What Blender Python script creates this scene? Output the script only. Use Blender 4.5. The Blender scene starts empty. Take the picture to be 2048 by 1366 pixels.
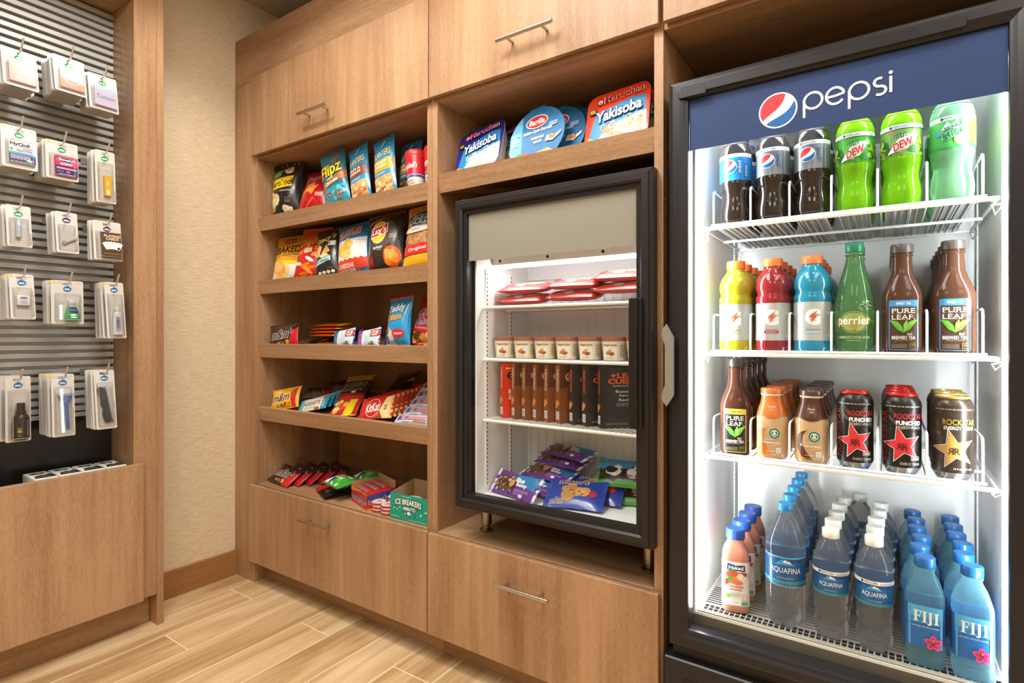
import bpy, bmesh, math, random
from mathutils import Vector, Matrix, noise
R = math.radians
SC = bpy.context.scene
COL = SC.collection
random.seed(7)

# ---------------- camera ----------------
cam = bpy.data.cameras.new('camera')
cam.sensor_width = 36.0
cam.lens = 36.0 * 1101.0 / 2048.0
cam.shift_y = -10.0 / 2048.0
cam.clip_start = 0.02
camo = bpy.data.objects.new('camera', cam)
COL.objects.link(camo)
camo.location = (0, 0, 1.0)
camo.rotation_euler = (R(90), 0, R(34.1))
SC.camera = camo

# ---------------- render look ----------------
SC.view_settings.view_transform = 'Standard'
SC.view_settings.look = 'None'
SC.view_settings.gamma = 1
SC.view_settings.use_curve_mapping = False
SC.view_settings.exposure = 0.0
cy = SC.cycles
cy.use_denoising = True
try: cy.denoiser = 'OPENIMAGEDENOISE'
except Exception: pass
cy.max_bounces = 12
cy.diffuse_bounces = 4
cy.glossy_bounces = 4
cy.transmission_bounces = 12
cy.transparent_max_bounces = 24
cy.caustics_reflective = False
cy.caustics_refractive = True
cy.sample_clamp_indirect = 4.0
cy.use_adaptive_sampling = True
cy.adaptive_threshold = 0.02

w = bpy.data.worlds.new('world')
SC.world = w
w.use_nodes = True
w.node_tree.nodes['Background'].inputs[0].default_value = (1.0, 0.93, 0.84, 1)
w.node_tree.nodes['Background'].inputs[1].default_value = 0.15

def area(name, loc, size, power, col=(1, .9, .76), rot=(0, 0, 0), shape='RECTANGLE', sy=None, spread=180):
    l = bpy.data.lights.new(name, 'AREA')
    l.shape = shape; l.size = size
    if sy: l.size_y = sy
    l.energy = power; l.color = col; l.spread = R(spread)
    o = bpy.data.objects.new(name, l); COL.objects.link(o)
    o.location = loc; o.rotation_euler = rot
    return o
# soft fill lamps added under the ceiling for an even base light
WARM = (1, .955, .89)
area('ceiling_fill_light', (-0.95, 0.28, 2.425), .6, 36, WARM, sy=1.2)
area('ceiling_fill_light', (0.75, 0.28, 2.425), .6, 20, WARM, sy=1.2)
area('ceiling_fill_light', (-0.7, -1.5, 2.425), .6, 15, WARM, sy=1.2)
area('ceiling_fill_light', (0.9, -1.5, 2.425), .6, 15, WARM, sy=1.2)
# light bars on the cooler's front mullions, aimed at its rear wall
for x_, a_ in ((-.345, -34), (.1775, 30)):
    o_ = area('cooler_light_bar', (x_, 1.304, .93), .010, 2.4, (.94, .98, 1), sy=1.08, spread=130)
    o_.rotation_euler = (R(90), 0, R(a_))
def spot(loc, aim, power, ang, blend=.5, rad=.05, col=(1, .93, .83)):
    l = bpy.data.lights.new('downlight', 'SPOT')
    l.energy = power; l.spot_size = R(ang); l.spot_blend = blend; l.shadow_soft_size = rad; l.color = col
    o = bpy.data.objects.new('downlight', l); COL.objects.link(o)
    o.location = loc
    o.rotation_euler = (Vector(aim) - Vector(loc)).to_track_quat('-Z', 'Y').to_euler()
spot((-1.62, 0.78, 2.43), (-1.75, 0.95, 0), 38, 120, .6)
spot((-0.75, 0.62, 2.43), (-0.75, 0.9, 0), 28, 130, .6)
spot((0.15, 0.62, 2.43), (0.1, 0.9, 0), 14, 130, .6)

# ---------------- materials ----------------
def lin(c):
    c = c / 255.0
    return c / 12.92 if c <= .04045 else ((c + .055) / 1.055) ** 2.4
def hexc(h):
    return (lin(int(h[0:2], 16)), lin(int(h[2:4], 16)), lin(int(h[4:6], 16)), 1)
MATS = {}
def newmat(name):
    m = bpy.data.materials.new(name); m.use_nodes = True
    nt = m.node_tree
    return m, nt, nt.nodes['Principled BSDF']
def P(h, rough=.38, metal=0.0, coat=0.0, name='ink', bump=0.0, bscale=60):
    k = (h, rough, metal, coat, bump, bscale)
    if k in MATS: return MATS[k]
    m, nt, b = newmat(name + '_' + h)
    b.inputs['Base Color'].default_value = hexc(h)
    b.inputs['Roughness'].default_value = rough
    b.inputs['Metallic'].default_value = metal
    b.inputs['Coat Weight'].default_value = coat
    b.inputs['Coat Roughness'].default_value = .12
    if bump:
        n = nt.nodes.new('ShaderNodeTexNoise'); n.inputs['Scale'].default_value = bscale
        tc = nt.nodes.new('ShaderNodeTexCoord'); nt.links.new(tc.outputs['Object'], n.inputs['Vector'])
        bp = nt.nodes.new('ShaderNodeBump'); bp.inputs['Strength'].default_value = bump; bp.inputs['Distance'].default_value = .004
        nt.links.new(n.outputs['Fac'], bp.inputs['Height']); nt.links.new(bp.outputs['Normal'], b.inputs['Normal'])
    MATS[k] = m
    return m
def math_(nt, op, a, b=None, c=None):
    n = nt.nodes.new('ShaderNodeMath'); n.operation = op
    for i, x in enumerate((a, b, c)):
        if x is None: continue
        if isinstance(x, (int, float)): n.inputs[i].default_value = x
        else: nt.links.new(x, n.inputs[i])
    return n.outputs[0]
def ramp(nt, fac, stops):
    r = nt.nodes.new('ShaderNodeValToRGB'); nt.links.new(fac, r.inputs[0])
    e = r.color_ramp.elements
    while len(e) < len(stops): e.new(.5)
    for i, (p, c) in enumerate(stops):
        e[i].position = p; e[i].color = c if len(c) == 4 else (*c, 1)
    return r.outputs[0]
def wood(axis='z', seed=0, a='8c6848', b='b99572', name='oak_veneer', rough=.42):
    """quarter-sawn oak laminate; grain runs along the axis"""
    k = ('wood', axis, seed, a, b)
    if k in MATS: return MATS[k]
    m, nt, bs = newmat(name)
    tc = nt.nodes.new('ShaderNodeTexCoord')
    def mapped(sc):
        mp = nt.nodes.new('ShaderNodeMapping'); mp.inputs['Scale'].default_value = sc
        mp.inputs['Location'].default_value = (seed * 3.7, seed * 1.9, seed * 2.3)
        nt.links.new(tc.outputs['Object'], mp.inputs['Vector']); return mp.outputs[0]
    def sc(along, across):
        return {'x': (along, across, across), 'y': (across, along, across), 'z': (across, across, along)}[axis]
    def ns(s, scale, det):
        n = nt.nodes.new('ShaderNodeTexNoise'); n.inputs['Scale'].default_value = scale; n.inputs['Detail'].default_value = det
        nt.links.new(mapped(s), n.inputs['Vector']); return n.outputs['Fac']
    broad = ns(sc(.12, 1.0), 7.0, 2)
    mid = ns(sc(.06, 1.0), 70.0, 3)
    fine = ns(sc(.14, 1.0), 420.0, 2)
    f = math_(nt, 'ADD', math_(nt, 'MULTIPLY', broad, .56), math_(nt, 'MULTIPLY', mid, .24))
    f = math_(nt, 'ADD', f, math_(nt, 'MULTIPLY', fine, .30))
    col = ramp(nt, f, [(.405, hexc(a)), (.675, hexc(b))])
    nt.links.new(col, bs.inputs['Base Color'])
    bs.inputs['Roughness'].default_value = rough
    bs.inputs['Specular IOR Level'].default_value = .35
    bp = nt.nodes.new('ShaderNodeBump'); bp.inputs['Strength'].default_value = .12; bp.inputs['Distance'].default_value = .0006
    nt.links.new(fine, bp.inputs['Height']); nt.links.new(bp.outputs[0], bs.inputs['Normal'])
    MATS[k] = m
    return m
def glassy(name, tint=(1, 1, 1), ior=1.45, boost=1.0, extra=0.0):
    """thin clear pane: what passes straight through plus a mirror image by Fresnel"""
    m = bpy.data.materials.new(name); m.use_nodes = True; nt = m.node_tree
    nt.nodes.remove(nt.nodes['Principled BSDF'])
    t = nt.nodes.new('ShaderNodeBsdfTransparent'); t.inputs[0].default_value = (*tint, 1)
    g = nt.nodes.new('ShaderNodeBsdfGlossy'); g.inputs['Roughness'].default_value = .02
    fr = nt.nodes.new('ShaderNodeFresnel'); fr.inputs['IOR'].default_value = ior
    f = math_(nt, 'ADD', math_(nt, 'MULTIPLY', fr.outputs[0], boost), extra)
    mx = nt.nodes.new('ShaderNodeMixShader')
    nt.links.new(f, mx.inputs[0]); nt.links.new(t.outputs[0], mx.inputs[1]); nt.links.new(g.outputs[0], mx.inputs[2])
    nt.links.new(mx.outputs[0], nt.nodes['Material Output'].inputs[0])
    return m
def liquid(name, col, rough=.05, trans=1.0, ior=1.34, alpha=1.0):
    m, nt, b = newmat(name)
    b.inputs['Base Color'].default_value = (*col, 1)
    b.inputs['Roughness'].default_value = rough
    b.inputs['Transmission Weight'].default_value = trans
    b.inputs['IOR'].default_value = ior
    return m
def emis(name, col, s):
    m, nt, b = newmat(name)
    b.inputs['Base Color'].default_value = (.8, .8, .8, 1)
    b.inputs['Emission Color'].default_value = (*col, 1); b.inputs['Emission Strength'].default_value = s
    return m

# ---------------- mesh collecting ----------------
class MB:
    def __init__(s): s.v = []; s.f = []; s.m = []; s.s = []; s.mats = []
    def mi(s, mat):
        if mat not in s.mats: s.mats.append(mat)
        return s.mats.index(mat)
    def add(s, vs, fs, mat, smooth=False, M=None):
        n = len(s.v); k = s.mi(mat)
        s.v += [tuple(M @ Vector(q)) for q in vs] if M else [tuple(q) for q in vs]
        for f in fs: s.f.append([i + n for i in f]); s.m.append(k); s.s.append(smooth)
        return s
    def bm(s, bm, mat, smooth=False, M=None):
        bm.verts.ensure_lookup_table(); bm.verts.index_update()
        s.add([v.co[:] for v in bm.verts], [[v.index for v in f.verts] for f in bm.faces], mat, smooth, M); bm.free(); return s
    def box(s, x0, x1, y0, y1, z0, z1, mat, bev=0.0, M=None, segs=1):
        if not bev:
            vs = [(x, y, z) for x in (x0, x1) for y in (y0, y1) for z in (z0, z1)]
            fs = [(0, 1, 3, 2), (4, 6, 7, 5), (0, 4, 5, 1), (2, 3, 7, 6), (0, 2, 6, 4), (1, 5, 7, 3)]
            return s.add(vs, fs, mat, False, M)
        b = bmesh.new(); bmesh.ops.create_cube(b, size=1)
        for v in b.verts:
            v.co = ((x0 + x1) / 2 + v.co.x * (x1 - x0), (y0 + y1) / 2 + v.co.y * (y1 - y0), (z0 + z1) / 2 + v.co.z * (z1 - z0))
        bmesh.ops.bevel(b, geom=b.edges[:], offset=bev, segments=segs, affect='EDGES', profile=.5)
        return s.bm(b, mat, segs > 1, M)
    def prism(s, pts, y0, y1, mat, axis='y', M=None, smooth=False):
        """outline pts (a,b) extruded; axis y: a=x b=z; axis x: a=y b=z; axis z: a=x b=y"""
        f = {'y': lambda a, b, t: (a, t, b), 'x': lambda a, b, t: (t, a, b), 'z': lambda a, b, t: (a, b, t)}[axis]
        n = len(pts)
        vs = [f(a, b, y0) for a, b in pts] + [f(a, b, y1) for a, b in pts]
        fs = [list(range(n))[::-1], list(range(n, 2 * n))] + [(i, (i + 1) % n, n + (i + 1) % n, n + i) for i in range(n)]
        return s.add(vs, fs, mat, smooth, M)
    def lathe(s, prof, mat, seg=32, sq=2.0, M=None, smooth=True, caps=(1, 1), lobes=None):
        vs = []; fs = []; n = len(prof)
        for (r, z) in prof:
            for i in range(seg):
                a = 2 * math.pi * i / seg
                k = sqk(a, sq)
                if lobes: k *= lobes(a, z)
                vs.append((r * k * math.sin(a), -r * k * math.cos(a), z))
        for j in range(n - 1):
            for i in range(seg):
                i2 = (i + 1) % seg
                fs.append((j * seg + i, j * seg + i2, (j + 1) * seg + i2, (j + 1) * seg + i))
        if caps[0]: fs.append([i for i in range(seg)][::-1])
        if caps[1]: fs.append([(n - 1) * seg + i for i in range(seg)])
        return s.add(vs, fs, mat, smooth, M)
    def tube(s, pts, r, mat, seg=8, M=None, closed=False):
        pts = [Vector(p) for p in pts]; n = len(pts); vs = []; fs = []
        up = None
        for i, p in enumerate(pts):
            if closed: d = (pts[(i + 1) % n] - pts[i - 1]).normalized()
            else: d = (pts[min(i + 1, n - 1)] - pts[max(i - 1, 0)]).normalized()
            if up is None: up = Vector((0, 0, 1)) if abs(d.z) < .9 else Vector((1, 0, 0))
            a = d.cross(up)
            if a.length < 1e-4: a = d.cross(Vector((1, .3, 0)))
            a.normalize(); b = a.cross(d).normalized(); up = b
            for k in range(seg):
                t = 2 * math.pi * k / seg
                vs.append(p + (a * math.cos(t) + b * math.sin(t)) * r)
        for i in range(n if closed else n - 1):
            j = (i + 1) % n
            for k in range(seg):
                k2 = (k + 1) % seg
                fs.append((i * seg + k, i * seg + k2, j * seg + k2, j * seg + k))
        if not closed:
            fs.append(list(range(seg))[::-1]); fs.append([(n - 1) * seg + k for k in range(seg)])
        return s.add(vs, fs, mat, True, M)
    def build(s, name, parent=None, kind=None, **tags):
        me = bpy.data.meshes.new(name)
        me.from_pydata(s.v, [], s.f)
        for m in s.mats: me.materials.append(m)
        me.polygons.foreach_set('material_index', s.m)
        me.polygons.foreach_set('use_smooth', s.s)
        bm = bmesh.new(); bm.from_mesh(me); bmesh.ops.recalc_face_normals(bm, faces=bm.faces[:])
        for e in bm.edges:
            if len(e.link_faces) == 2 and e.calc_face_angle(0) > R(38): e.smooth = False
        bm.to_mesh(me); bm.free(); me.update()
        o = bpy.data.objects.new(name, me); COL.objects.link(o)
        if parent: o.parent = parent
        if kind: o['kind'] = kind
        for k, v in tags.items():
            if v is not None: o[k] = v
        return o
def sqk(a, p):
    if p == 2.0: return 1.0
    return 1.0 / (abs(math.cos(a)) ** p + abs(math.sin(a)) ** p) ** (1.0 / p)
def RX(a): return Matrix.Rotation(R(a), 4, 'X')
def RY(a): return Matrix.Rotation(R(a), 4, 'Y')
def RZ(a): return Matrix.Rotation(R(a), 4, 'Z')
def TR(x, y, z): return Matrix.Translation((x, y, z))

# ---------------- flat artwork laid on surfaces ----------------
TXT = {}
def text_mesh(s, bold, shear, sp):
    k = (s, bold, shear, sp)
    if k not in TXT:
        c = bpy.data.curves.new('t', 'FONT'); c.body = s; c.size = 1; c.offset = bold * .72; c.shear = shear; c.resolution_u = 3
        c.space_character = sp
        o = bpy.data.objects.new('t', c)
        me = bpy.data.meshes.new_from_object(o)
        vs = [tuple(v.co[:2]) for v in me.vertices]; fs = [list(p.vertices) for p in me.polygons]
        bpy.data.objects.remove(o); bpy.data.curves.remove(c); bpy.data.meshes.remove(me)
        xs = [v[0] for v in vs]; ys = [v[1] for v in vs]
        if not xs: vs = [(0, 0)]; xs = [0, 1]; ys = [0, 1]; fs = []
        TXT[k] = (vs, fs, min(xs), max(xs), min(ys), max(ys))
    return TXT[k]
class Art:
    """layers of ink shapes in metres on a flat (u,v) sheet"""
    def __init__(s): s.items = []
    def raw(s, vs, fs, col): s.items.append((vs, fs, P(col) if isinstance(col, str) else col)); return s
    def poly(s, pts, col): return s.raw(list(pts), [list(range(len(pts)))], col)
    def rect(s, x0, y0, x1, y1, col, r=0.0):
        if r:
            pts = []
            for cx, cy_, a0 in ((x1 - r, y1 - r, 0), (x0 + r, y1 - r, 90), (x0 + r, y0 + r, 180), (x1 - r, y0 + r, 270)):
                for k in range(5):
                    a = R(a0 + k * 22.5); pts.append((cx + r * math.cos(a), cy_ + r * math.sin(a)))
            return s.poly(pts, col)
        return s.poly([(x0, y0), (x1, y0), (x1, y1), (x0, y1)], col)
    def ell(s, cx, cy_, rx, ry, col, rot=0, n=28):
        c_, s_ = math.cos(R(rot)), math.sin(R(rot)); pts = []
        for k in range(n):
            a = 2 * math.pi * k / n; x = rx * math.cos(a); y = ry * math.sin(a)
            pts.append((cx + x * c_ - y * s_, cy_ + x * s_ + y * c_))
        return s.poly(pts, col)
    def blob(s, cx, cy_, rx, ry, col, seed=0, amp=.18, n=18):
        rr = random.Random(seed); ph = [rr.random() * 6.3 for _ in range(3)]
        pts = []
        for k in range(n):
            a = 2 * math.pi * k / n
            q = 1 + amp * (math.sin(2 * a + ph[0]) * .5 + math.sin(3 * a + ph[1]) * .4 + math.sin(5 * a + ph[2]) * .3)
            pts.append((cx + rx * q * math.cos(a), cy_ + ry * q * math.sin(a)))
        return s.poly(pts, col)
    def blobs(s, x0, y0, x1, y1, cols, n, r, seed=0):
        rr = random.Random(seed)
        for k in range(n):
            q = r * rr.uniform(.6, 1.25)
            s.blob(rr.uniform(x0 + q, x1 - q), rr.uniform(y0 + q, y1 - q), q, q * rr.uniform(.6, 1), cols[k % len(cols)], seed * 31 + k)
        return s
    def ring(s, cx, cy_, rx, ry, t, col, n=28, rot=0):
        vs = []; c_, s_ = math.cos(R(rot)), math.sin(R(rot))
        for q in (0, t):
            for k in range(n):
                a = 2 * math.pi * k / n; x = (rx - q) * math.cos(a); y = (ry - q) * math.sin(a)
                vs.append((cx + x * c_ - y * s_, cy_ + x * s_ + y * c_))
        return s.raw(vs, [(k, (k + 1) % n, n + (k + 1) % n, n + k) for k in range(n)], col)
    def text(s, t, cx, cy_, w=None, h=None, col='ffffff', bold=0.0, shear=0.0, rot=0, sp=1.0, arc=0.0, outline=None, ot=.04):
        if outline:
            bold *= .5; ot *= .8
            s.text(t, cx, cy_, w * 1.04 if w else None, h * 1.1 if h else None, outline, bold + ot, shear, rot, sp, arc)
        vs, fs, x0, x1, y0, y1 = text_mesh(t, bold, shear, sp)
        bw, bh = max(x1 - x0, 1e-6), max(y1 - y0, 1e-6)
        if w is None: kx = ky = h / bh
        elif h is None: kx = ky = w / bw
        else: kx = w / bw; ky = h / bh
        mx, my = (x0 + x1) / 2, (y0 + y1) / 2; c_, s_ = math.cos(R(rot)), math.sin(R(rot)); out = []
        hw = bw * kx / 2
        for (x, y) in vs:
            X_ = (x - mx) * kx; Y_ = (y - my) * ky
            if arc: Y_ += arc * (1 - (X_ / hw) ** 2)
            out.append((cx + X_ * c_ - Y_ * s_, cy_ + X_ * s_ + Y_ * c_))
        return s.raw(out, fs, col)
    def lines(s, x0, y0, x1, y1, n, col, seed=1, fill=.45):
        """rows of print too small to read in the photograph, as broken strokes"""
        rr = random.Random(seed); dy = (y1 - y0) / n
        for k in range(n):
            x = x0; y = y0 + dy * k
            while x < x1:
                L = min(rr.uniform(.06, .2) * (x1 - x0), x1 - x)
                s.rect(x, y, x + L, y + dy * fill, col); s.items[-1] = s.items[-1] + (1,)
                x += L + .03 * (x1 - x0)
        return s
    def emit(s, mb, fn, step=.006, M=None, off0=.00022, doff=.00009, mir=False):
        lay = 0
        for it in s.items:
            vs, fs, mat = it[:3]
            lay += 0 if len(it) > 3 else 1
            o = off0 + doff * lay
            if not fs: continue
            b = bmesh.new()
            bv = [b.verts.new((x, y, 0)) for x, y in vs]
            for f in fs:
                try: b.faces.new([bv[i] for i in f])
                except ValueError: pass
            if step:
                xs = [v[0] for v in vs]; ys = [v[1] for v in vs]
                for ax, (lo, hi) in enumerate(((min(xs), max(xs)), (min(ys), max(ys)))):
                    st = step if isinstance(step, (int, float)) else step[ax]
                    if not st: continue
                    k = math.floor(lo / st) + 1
                    while k * st < hi - 1e-6:
                        n = [0, 0, 0]; n[ax] = 1; p = [0, 0, 0]; p[ax] = k * st
                        bmesh.ops.bisect_plane(b, geom=b.verts[:] + b.edges[:] + b.faces[:], plane_co=p, plane_no=n, dist=1e-7)
                        k += 1
            for v in b.verts:
                v.co = fn(v.co.x, v.co.y, o)
            mb.bm(b, mat, False, M)
        return mb
def flat(y=0.0, x0=0, z0=0): return lambda u, v, o: (u + x0, y - o, v + z0)
def interp(prof, z):
    for (r0, z0), (r1, z1) in zip(prof, prof[1:]):
        if z0 <= z <= z1 and z1 > z0: return r0 + (r1 - r0) * (z - z0) / (z1 - z0)
    return prof[-1][0] if z > prof[-1][1] else prof[0][0]
def around(prof, sq=2.0, Rn=None):
    Rn = Rn or max(r for r, z in prof)
    def fn(u, v, o):
        a = u / Rn; r = interp(prof, v) * sqk(a, sq) + o
        return (r * math.sin(a), -r * math.cos(a), v)
    return fn
def faceplane(prof, sq):
    """art laid on the front flat of a squarish bottle: u is real x"""
    def fn(u, v, o):
        r = interp(prof, v)
        q = min(.999, abs(u) / r)
        return (u, -(r * (1 - q ** sq) ** (1 / sq)) - o, v)
    return fn

# ---------------- things ----------------
def thing(name, label=None, cat=None, loc=(0, 0, 0), rot=(0, 0, 0), group=None):
    o = bpy.data.objects.new(name, None); COL.objects.link(o)
    o.empty_display_size = .02
    o.location = loc; o.rotation_euler = [R(a) for a in rot]
    tag(o, label, cat, group); return o
def tag(o, label=None, cat=None, group=None):
    if label: o['label'] = label
    if cat: o['category'] = cat
    if group: o['group'] = group
    return o
KIDS = {}
def kids(o):
    if o.name not in KIDS: KIDS[o.name] = [c for c in bpy.data.objects if c.parent == o]
    return KIDS[o.name]
def copy_tree(o, parent=None):
    c = o.copy(); COL.objects.link(c); c.parent = parent
    for ch in kids(o): copy_tree(ch, c)
    return c
BUILD = {}; PROTO = {}
def put(kind, loc, rot=(0, 0, 0), label=None, group=None, scale=None):
    """first call builds the thing, later calls copy it with its parts"""
    if kind not in PROTO:
        o = PROTO[kind] = BUILD[kind]()
    else:
        o = copy_tree(PROTO[kind])
        if 'group' in o: del o['group']
    o.location = loc; o.rotation_euler = [R(a) for a in rot]
    if scale: o.scale = scale
    tag(o, label, None, group)
    return o
def kind(f): BUILD[f.__name__] = f; return f
ORD = ['frontmost', 'second', 'third', 'fourth', 'fifth', 'sixth', 'seventh', 'eighth', 'ninth', 'tenth', 'eleventh', 'twelfth', 'thirteenth',
       'fourteenth', 'fifteenth', 'sixteenth', 'seventeenth', 'eighteenth', 'nineteenth', 'twentieth']
# ---------------- setting ----------------
def wallpaper():
    m, nt, b = newmat('grasscloth_wallpaper')
    tc = nt.nodes.new('ShaderNodeTexCoord'); fs = []
    for sc, s in (((22, 22, 300), 1.0), ((60, 60, 800), 1.0), ((1, 1, 1), 3)):
        mp = nt.nodes.new('ShaderNodeMapping'); mp.inputs['Scale'].default_value = sc
        n = nt.nodes.new('ShaderNodeTexNoise'); n.inputs['Scale'].default_value = s; n.inputs['Detail'].default_value = 3
        nt.links.new(tc.outputs['Object'], mp.inputs[0]); nt.links.new(mp.outputs[0], n.inputs['Vector']); fs.append(n.outputs['Fac'])
    f = math_(nt, 'ADD', math_(nt, 'MULTIPLY', fs[0], .55), math_(nt, 'MULTIPLY', fs[1], .45))
    nt.links.new(ramp(nt, f, [(.36, hexc('cdb997')), (.64, hexc('e8d9bf'))]), b.inputs['Base Color'])
    b.inputs['Roughness'].default_value = .7
    bp = nt.nodes.new('ShaderNodeBump'); bp.inputs['Strength'].default_value = .15; bp.inputs['Distance'].default_value = .001
    nt.links.new(f, bp.inputs['Height']); nt.links.new(bp.outputs[0], b.inputs['Normal'])
    return m
def plank_floor():
    m, nt, b = newmat('wood_look_plank_tile')
    tc = nt.nodes.new('ShaderNodeTexCoord'); sp = nt.nodes.new('ShaderNodeSeparateXYZ')
    nt.links.new(tc.outputs['Object'], sp.inputs[0]); X_, Y_ = sp.outputs[0], sp.outputs[1]
    rx = math_(nt, 'DIVIDE', math_(nt, 'ADD', X_, 2.146), .152)
    row = math_(nt, 'FLOOR', rx); fx = math_(nt, 'FRACT', rx)
    ry = math_(nt, 'DIVIDE', math_(nt, 'ADD', math_(nt, 'ADD', Y_, -1.18), math_(nt, 'MULTIPLY', row, .3048)), .9144)
    colm = math_(nt, 'FLOOR', ry); fy = math_(nt, 'FRACT', ry)
    def edge(f, w): return math_(nt, 'MAXIMUM', math_(nt, 'LESS_THAN', f, w), math_(nt, 'GREATER_THAN', f, 1 - w))
    g = math_(nt, 'MAXIMUM', edge(fx, .0125), edge(fy, .0021))
    wn = nt.nodes.new('ShaderNodeTexWhiteNoise'); cb = nt.nodes.new('ShaderNodeCombineXYZ')
    nt.links.new(row, cb.inputs[0]); nt.links.new(colm, cb.inputs[1]); nt.links.new(cb.outputs[0], wn.inputs['Vector'])
    # grain, shifted per plank
    va = nt.nodes.new('ShaderNodeVectorMath'); va.operation = 'MULTIPLY_ADD'
    va.inputs[1].default_value = (9, 9, 9); nt.links.new(wn.outputs['Color'], va.inputs[0]); nt.links.new(tc.outputs['Object'], va.inputs[2])
    def n(sc, det, dist=0):
        mp = nt.nodes.new('ShaderNodeMapping'); mp.inputs['Scale'].default_value = sc
        q = nt.nodes.new('ShaderNodeTexNoise'); q.inputs['Scale'].default_value = 1; q.inputs['Detail'].default_value = det; q.inputs['Distortion'].default_value = dist
        nt.links.new(va.outputs[0], mp.inputs[0]); nt.links.new(mp.outputs[0], q.inputs['Vector']); return q.outputs['Fac']
    f = math_(nt, 'ADD', math_(nt, 'MULTIPLY', n((14, 1.6, 1), 3, .8), .6), math_(nt, 'MULTIPLY', n((170, 4, 1), 3), .28))
    f = math_(nt, 'ADD', f, math_(nt, 'MULTIPLY', wn.outputs['Value'], .14))
    col = ramp(nt, f, [(.36, hexc('ad8b60')), (.5, hexc('d0b083')), (.66, hexc('e3caa2'))])
    mx = nt.nodes.new('ShaderNodeMix'); mx.data_type = 'RGBA'
    nt.links.new(g, mx.inputs[0]); nt.links.new(col, mx.inputs[6]); mx.inputs[7].default_value = hexc('efe2c8')
    nt.links.new(mx.outputs[2], b.inputs['Base Color'])
    b.inputs['Roughness'].default_value = .42
    bp = nt.nodes.new('ShaderNodeBump'); bp.inputs['Strength'].default_value = .3; bp.inputs['Distance'].default_value = .001
    nt.links.new(math_(nt, 'SUBTRACT', 1, g), bp.inputs['Height']); nt.links.new(bp.outputs[0], b.inputs['Normal'])
    return m
def ceiling_mat():
    m, nt, b = newmat('acoustic_ceiling_tile')
    tc = nt.nodes.new('ShaderNodeTexCoord')
    sp = nt.nodes.new('ShaderNodeSeparateXYZ'); nt.links.new(tc.outputs['Object'], sp.inputs[0])
    def e(o, off):
        f = math_(nt, 'FRACT', math_(nt, 'DIVIDE', math_(nt, 'ADD', o, off), .61))
        return math_(nt, 'MAXIMUM', math_(nt, 'LESS_THAN', f, .018), math_(nt, 'GREATER_THAN', f, .982))
    g = math_(nt, 'MAXIMUM', e(sp.outputs[0], 2.272 + .30), e(sp.outputs[1], .35))
    n = nt.nodes.new('ShaderNodeTexNoise'); n.inputs['Scale'].default_value = 160; nt.links.new(tc.outputs['Object'], n.inputs['Vector'])
    c = ramp(nt, n.outputs['Fac'], [(.35, hexc('aaa69d')), (.6, hexc('c4c0b6'))])
    mx = nt.nodes.new('ShaderNodeMix'); mx.data_type = 'RGBA'
    nt.links.new(g, mx.inputs[0]); nt.links.new(c, mx.inputs[6]); mx.inputs[7].default_value = hexc('8b8982')
    nt.links.new(mx.outputs[2], b.inputs['Base Color']); b.inputs['Roughness'].default_value = .9
    return m
WP = wallpaper()
XL, XR, YF, YB, CH = -2.272, 1.6, -2.6, 1.98, 2.44
def slab(name, x0, x1, y0, y1, z0, z1, m): MB().box(x0, x1, y0, y1, z0, z1, m).build(name, kind='structure')
slab('floor', XL - .1, XR + .1, YF - .1, YB + .1, -.1, 0, plank_floor())
slab('ceiling', XL - .1, XR + .1, YF - .1, YB + .1, CH, CH + .1, ceiling_mat())
slab('wall_left', XL - .1, XL, YF - .1, YB + .1, 0, CH, WP)
slab('wall_back', XL, XR, YB, YB + .1, 0, CH, WP)
slab('wall_right', XR, XR + .1, YF - .1, YB + .1, 0, CH, WP)
slab('wall_front', XL, XR, YF - .1, YF, 0, CH, WP)
WV = [wood('z', i) for i in range(4)]
WH = wood('x', 5); WHY = wood('y', 6)
WD = wood('z', 9, a='94704c', b='b48f68')
m = MB(); m.box(XL, XL + .014, .911, 1.27, 0, .102, wood('y', 8, a='8d6039', b='a87b4c'), .002); m.build('baseboard_left', kind='structure')
slab('baseboard_right', XR - .014, XR, YF, YB, 0, .102, WHY)
slab('baseboard_front', XL, XR - .014, YF, YF + .014, 0, .102, WH)

STEEL = P('c9c3ba', .28, 1.0, name='brushed_nickel')
CHROME = P('e4e3e0', .22, .7, name='chrome')
def bar_handle(parent, cx, z, y, L, r=.0055, out=.032, frac=.62):
    m = MB()
    m.tube([(cx - L / 2, y - out, z), (cx + L / 2, y - out, z)], r, STEEL, 16)
    for s in (-1, 1):
        m.tube([(cx + s * L / 2 * frac, y - out, z), (cx + s * L / 2 * frac, y, z)], r * .75, STEEL, 12)
    return m.build('handle', parent, label='brushed nickel bar handle')

# ---------------- cabinet run ----------------
YD, YC, YK = 1.25, 1.27, 1.325      # door fronts, carcass fronts, toe kick
def panel(name, parent, x0, x1, y0, y1, z0, z1, mat, bev=.0012, **k):
    return MB().box(x0, x1, y0, y1, z0, z1, mat, bev).build(name, parent, **k)
def sloped_shelf(parent, x0, x1, ztop, h=.053, tilt=11, depth=.36, lip=.02):
    """shelf falling towards the front, with an upstanding front lip"""
    m = MB()
    t = math.tan(R(tilt)); b = h * math.sin(R(tilt))
    pts = [(YC, ztop), (YC + .019, ztop + .003), (YC + .019 + .003, ztop - lip)]
    pts += [(YC + depth, ztop - lip + (depth - .02) * t), (YC + depth, ztop - h + .006 + (depth - .02) * t), (YC + b + .018, ztop - h + .004), (YC + b, ztop - h)]
    m.prism(pts, x0, x1, WH, axis='x')
    return m.build('shelf', parent)
def sh_surf(ztop, y, tilt=11, lip=.02): return ztop - lip + (y - YC - .021) * math.tan(R(tilt)) + .0008

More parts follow.
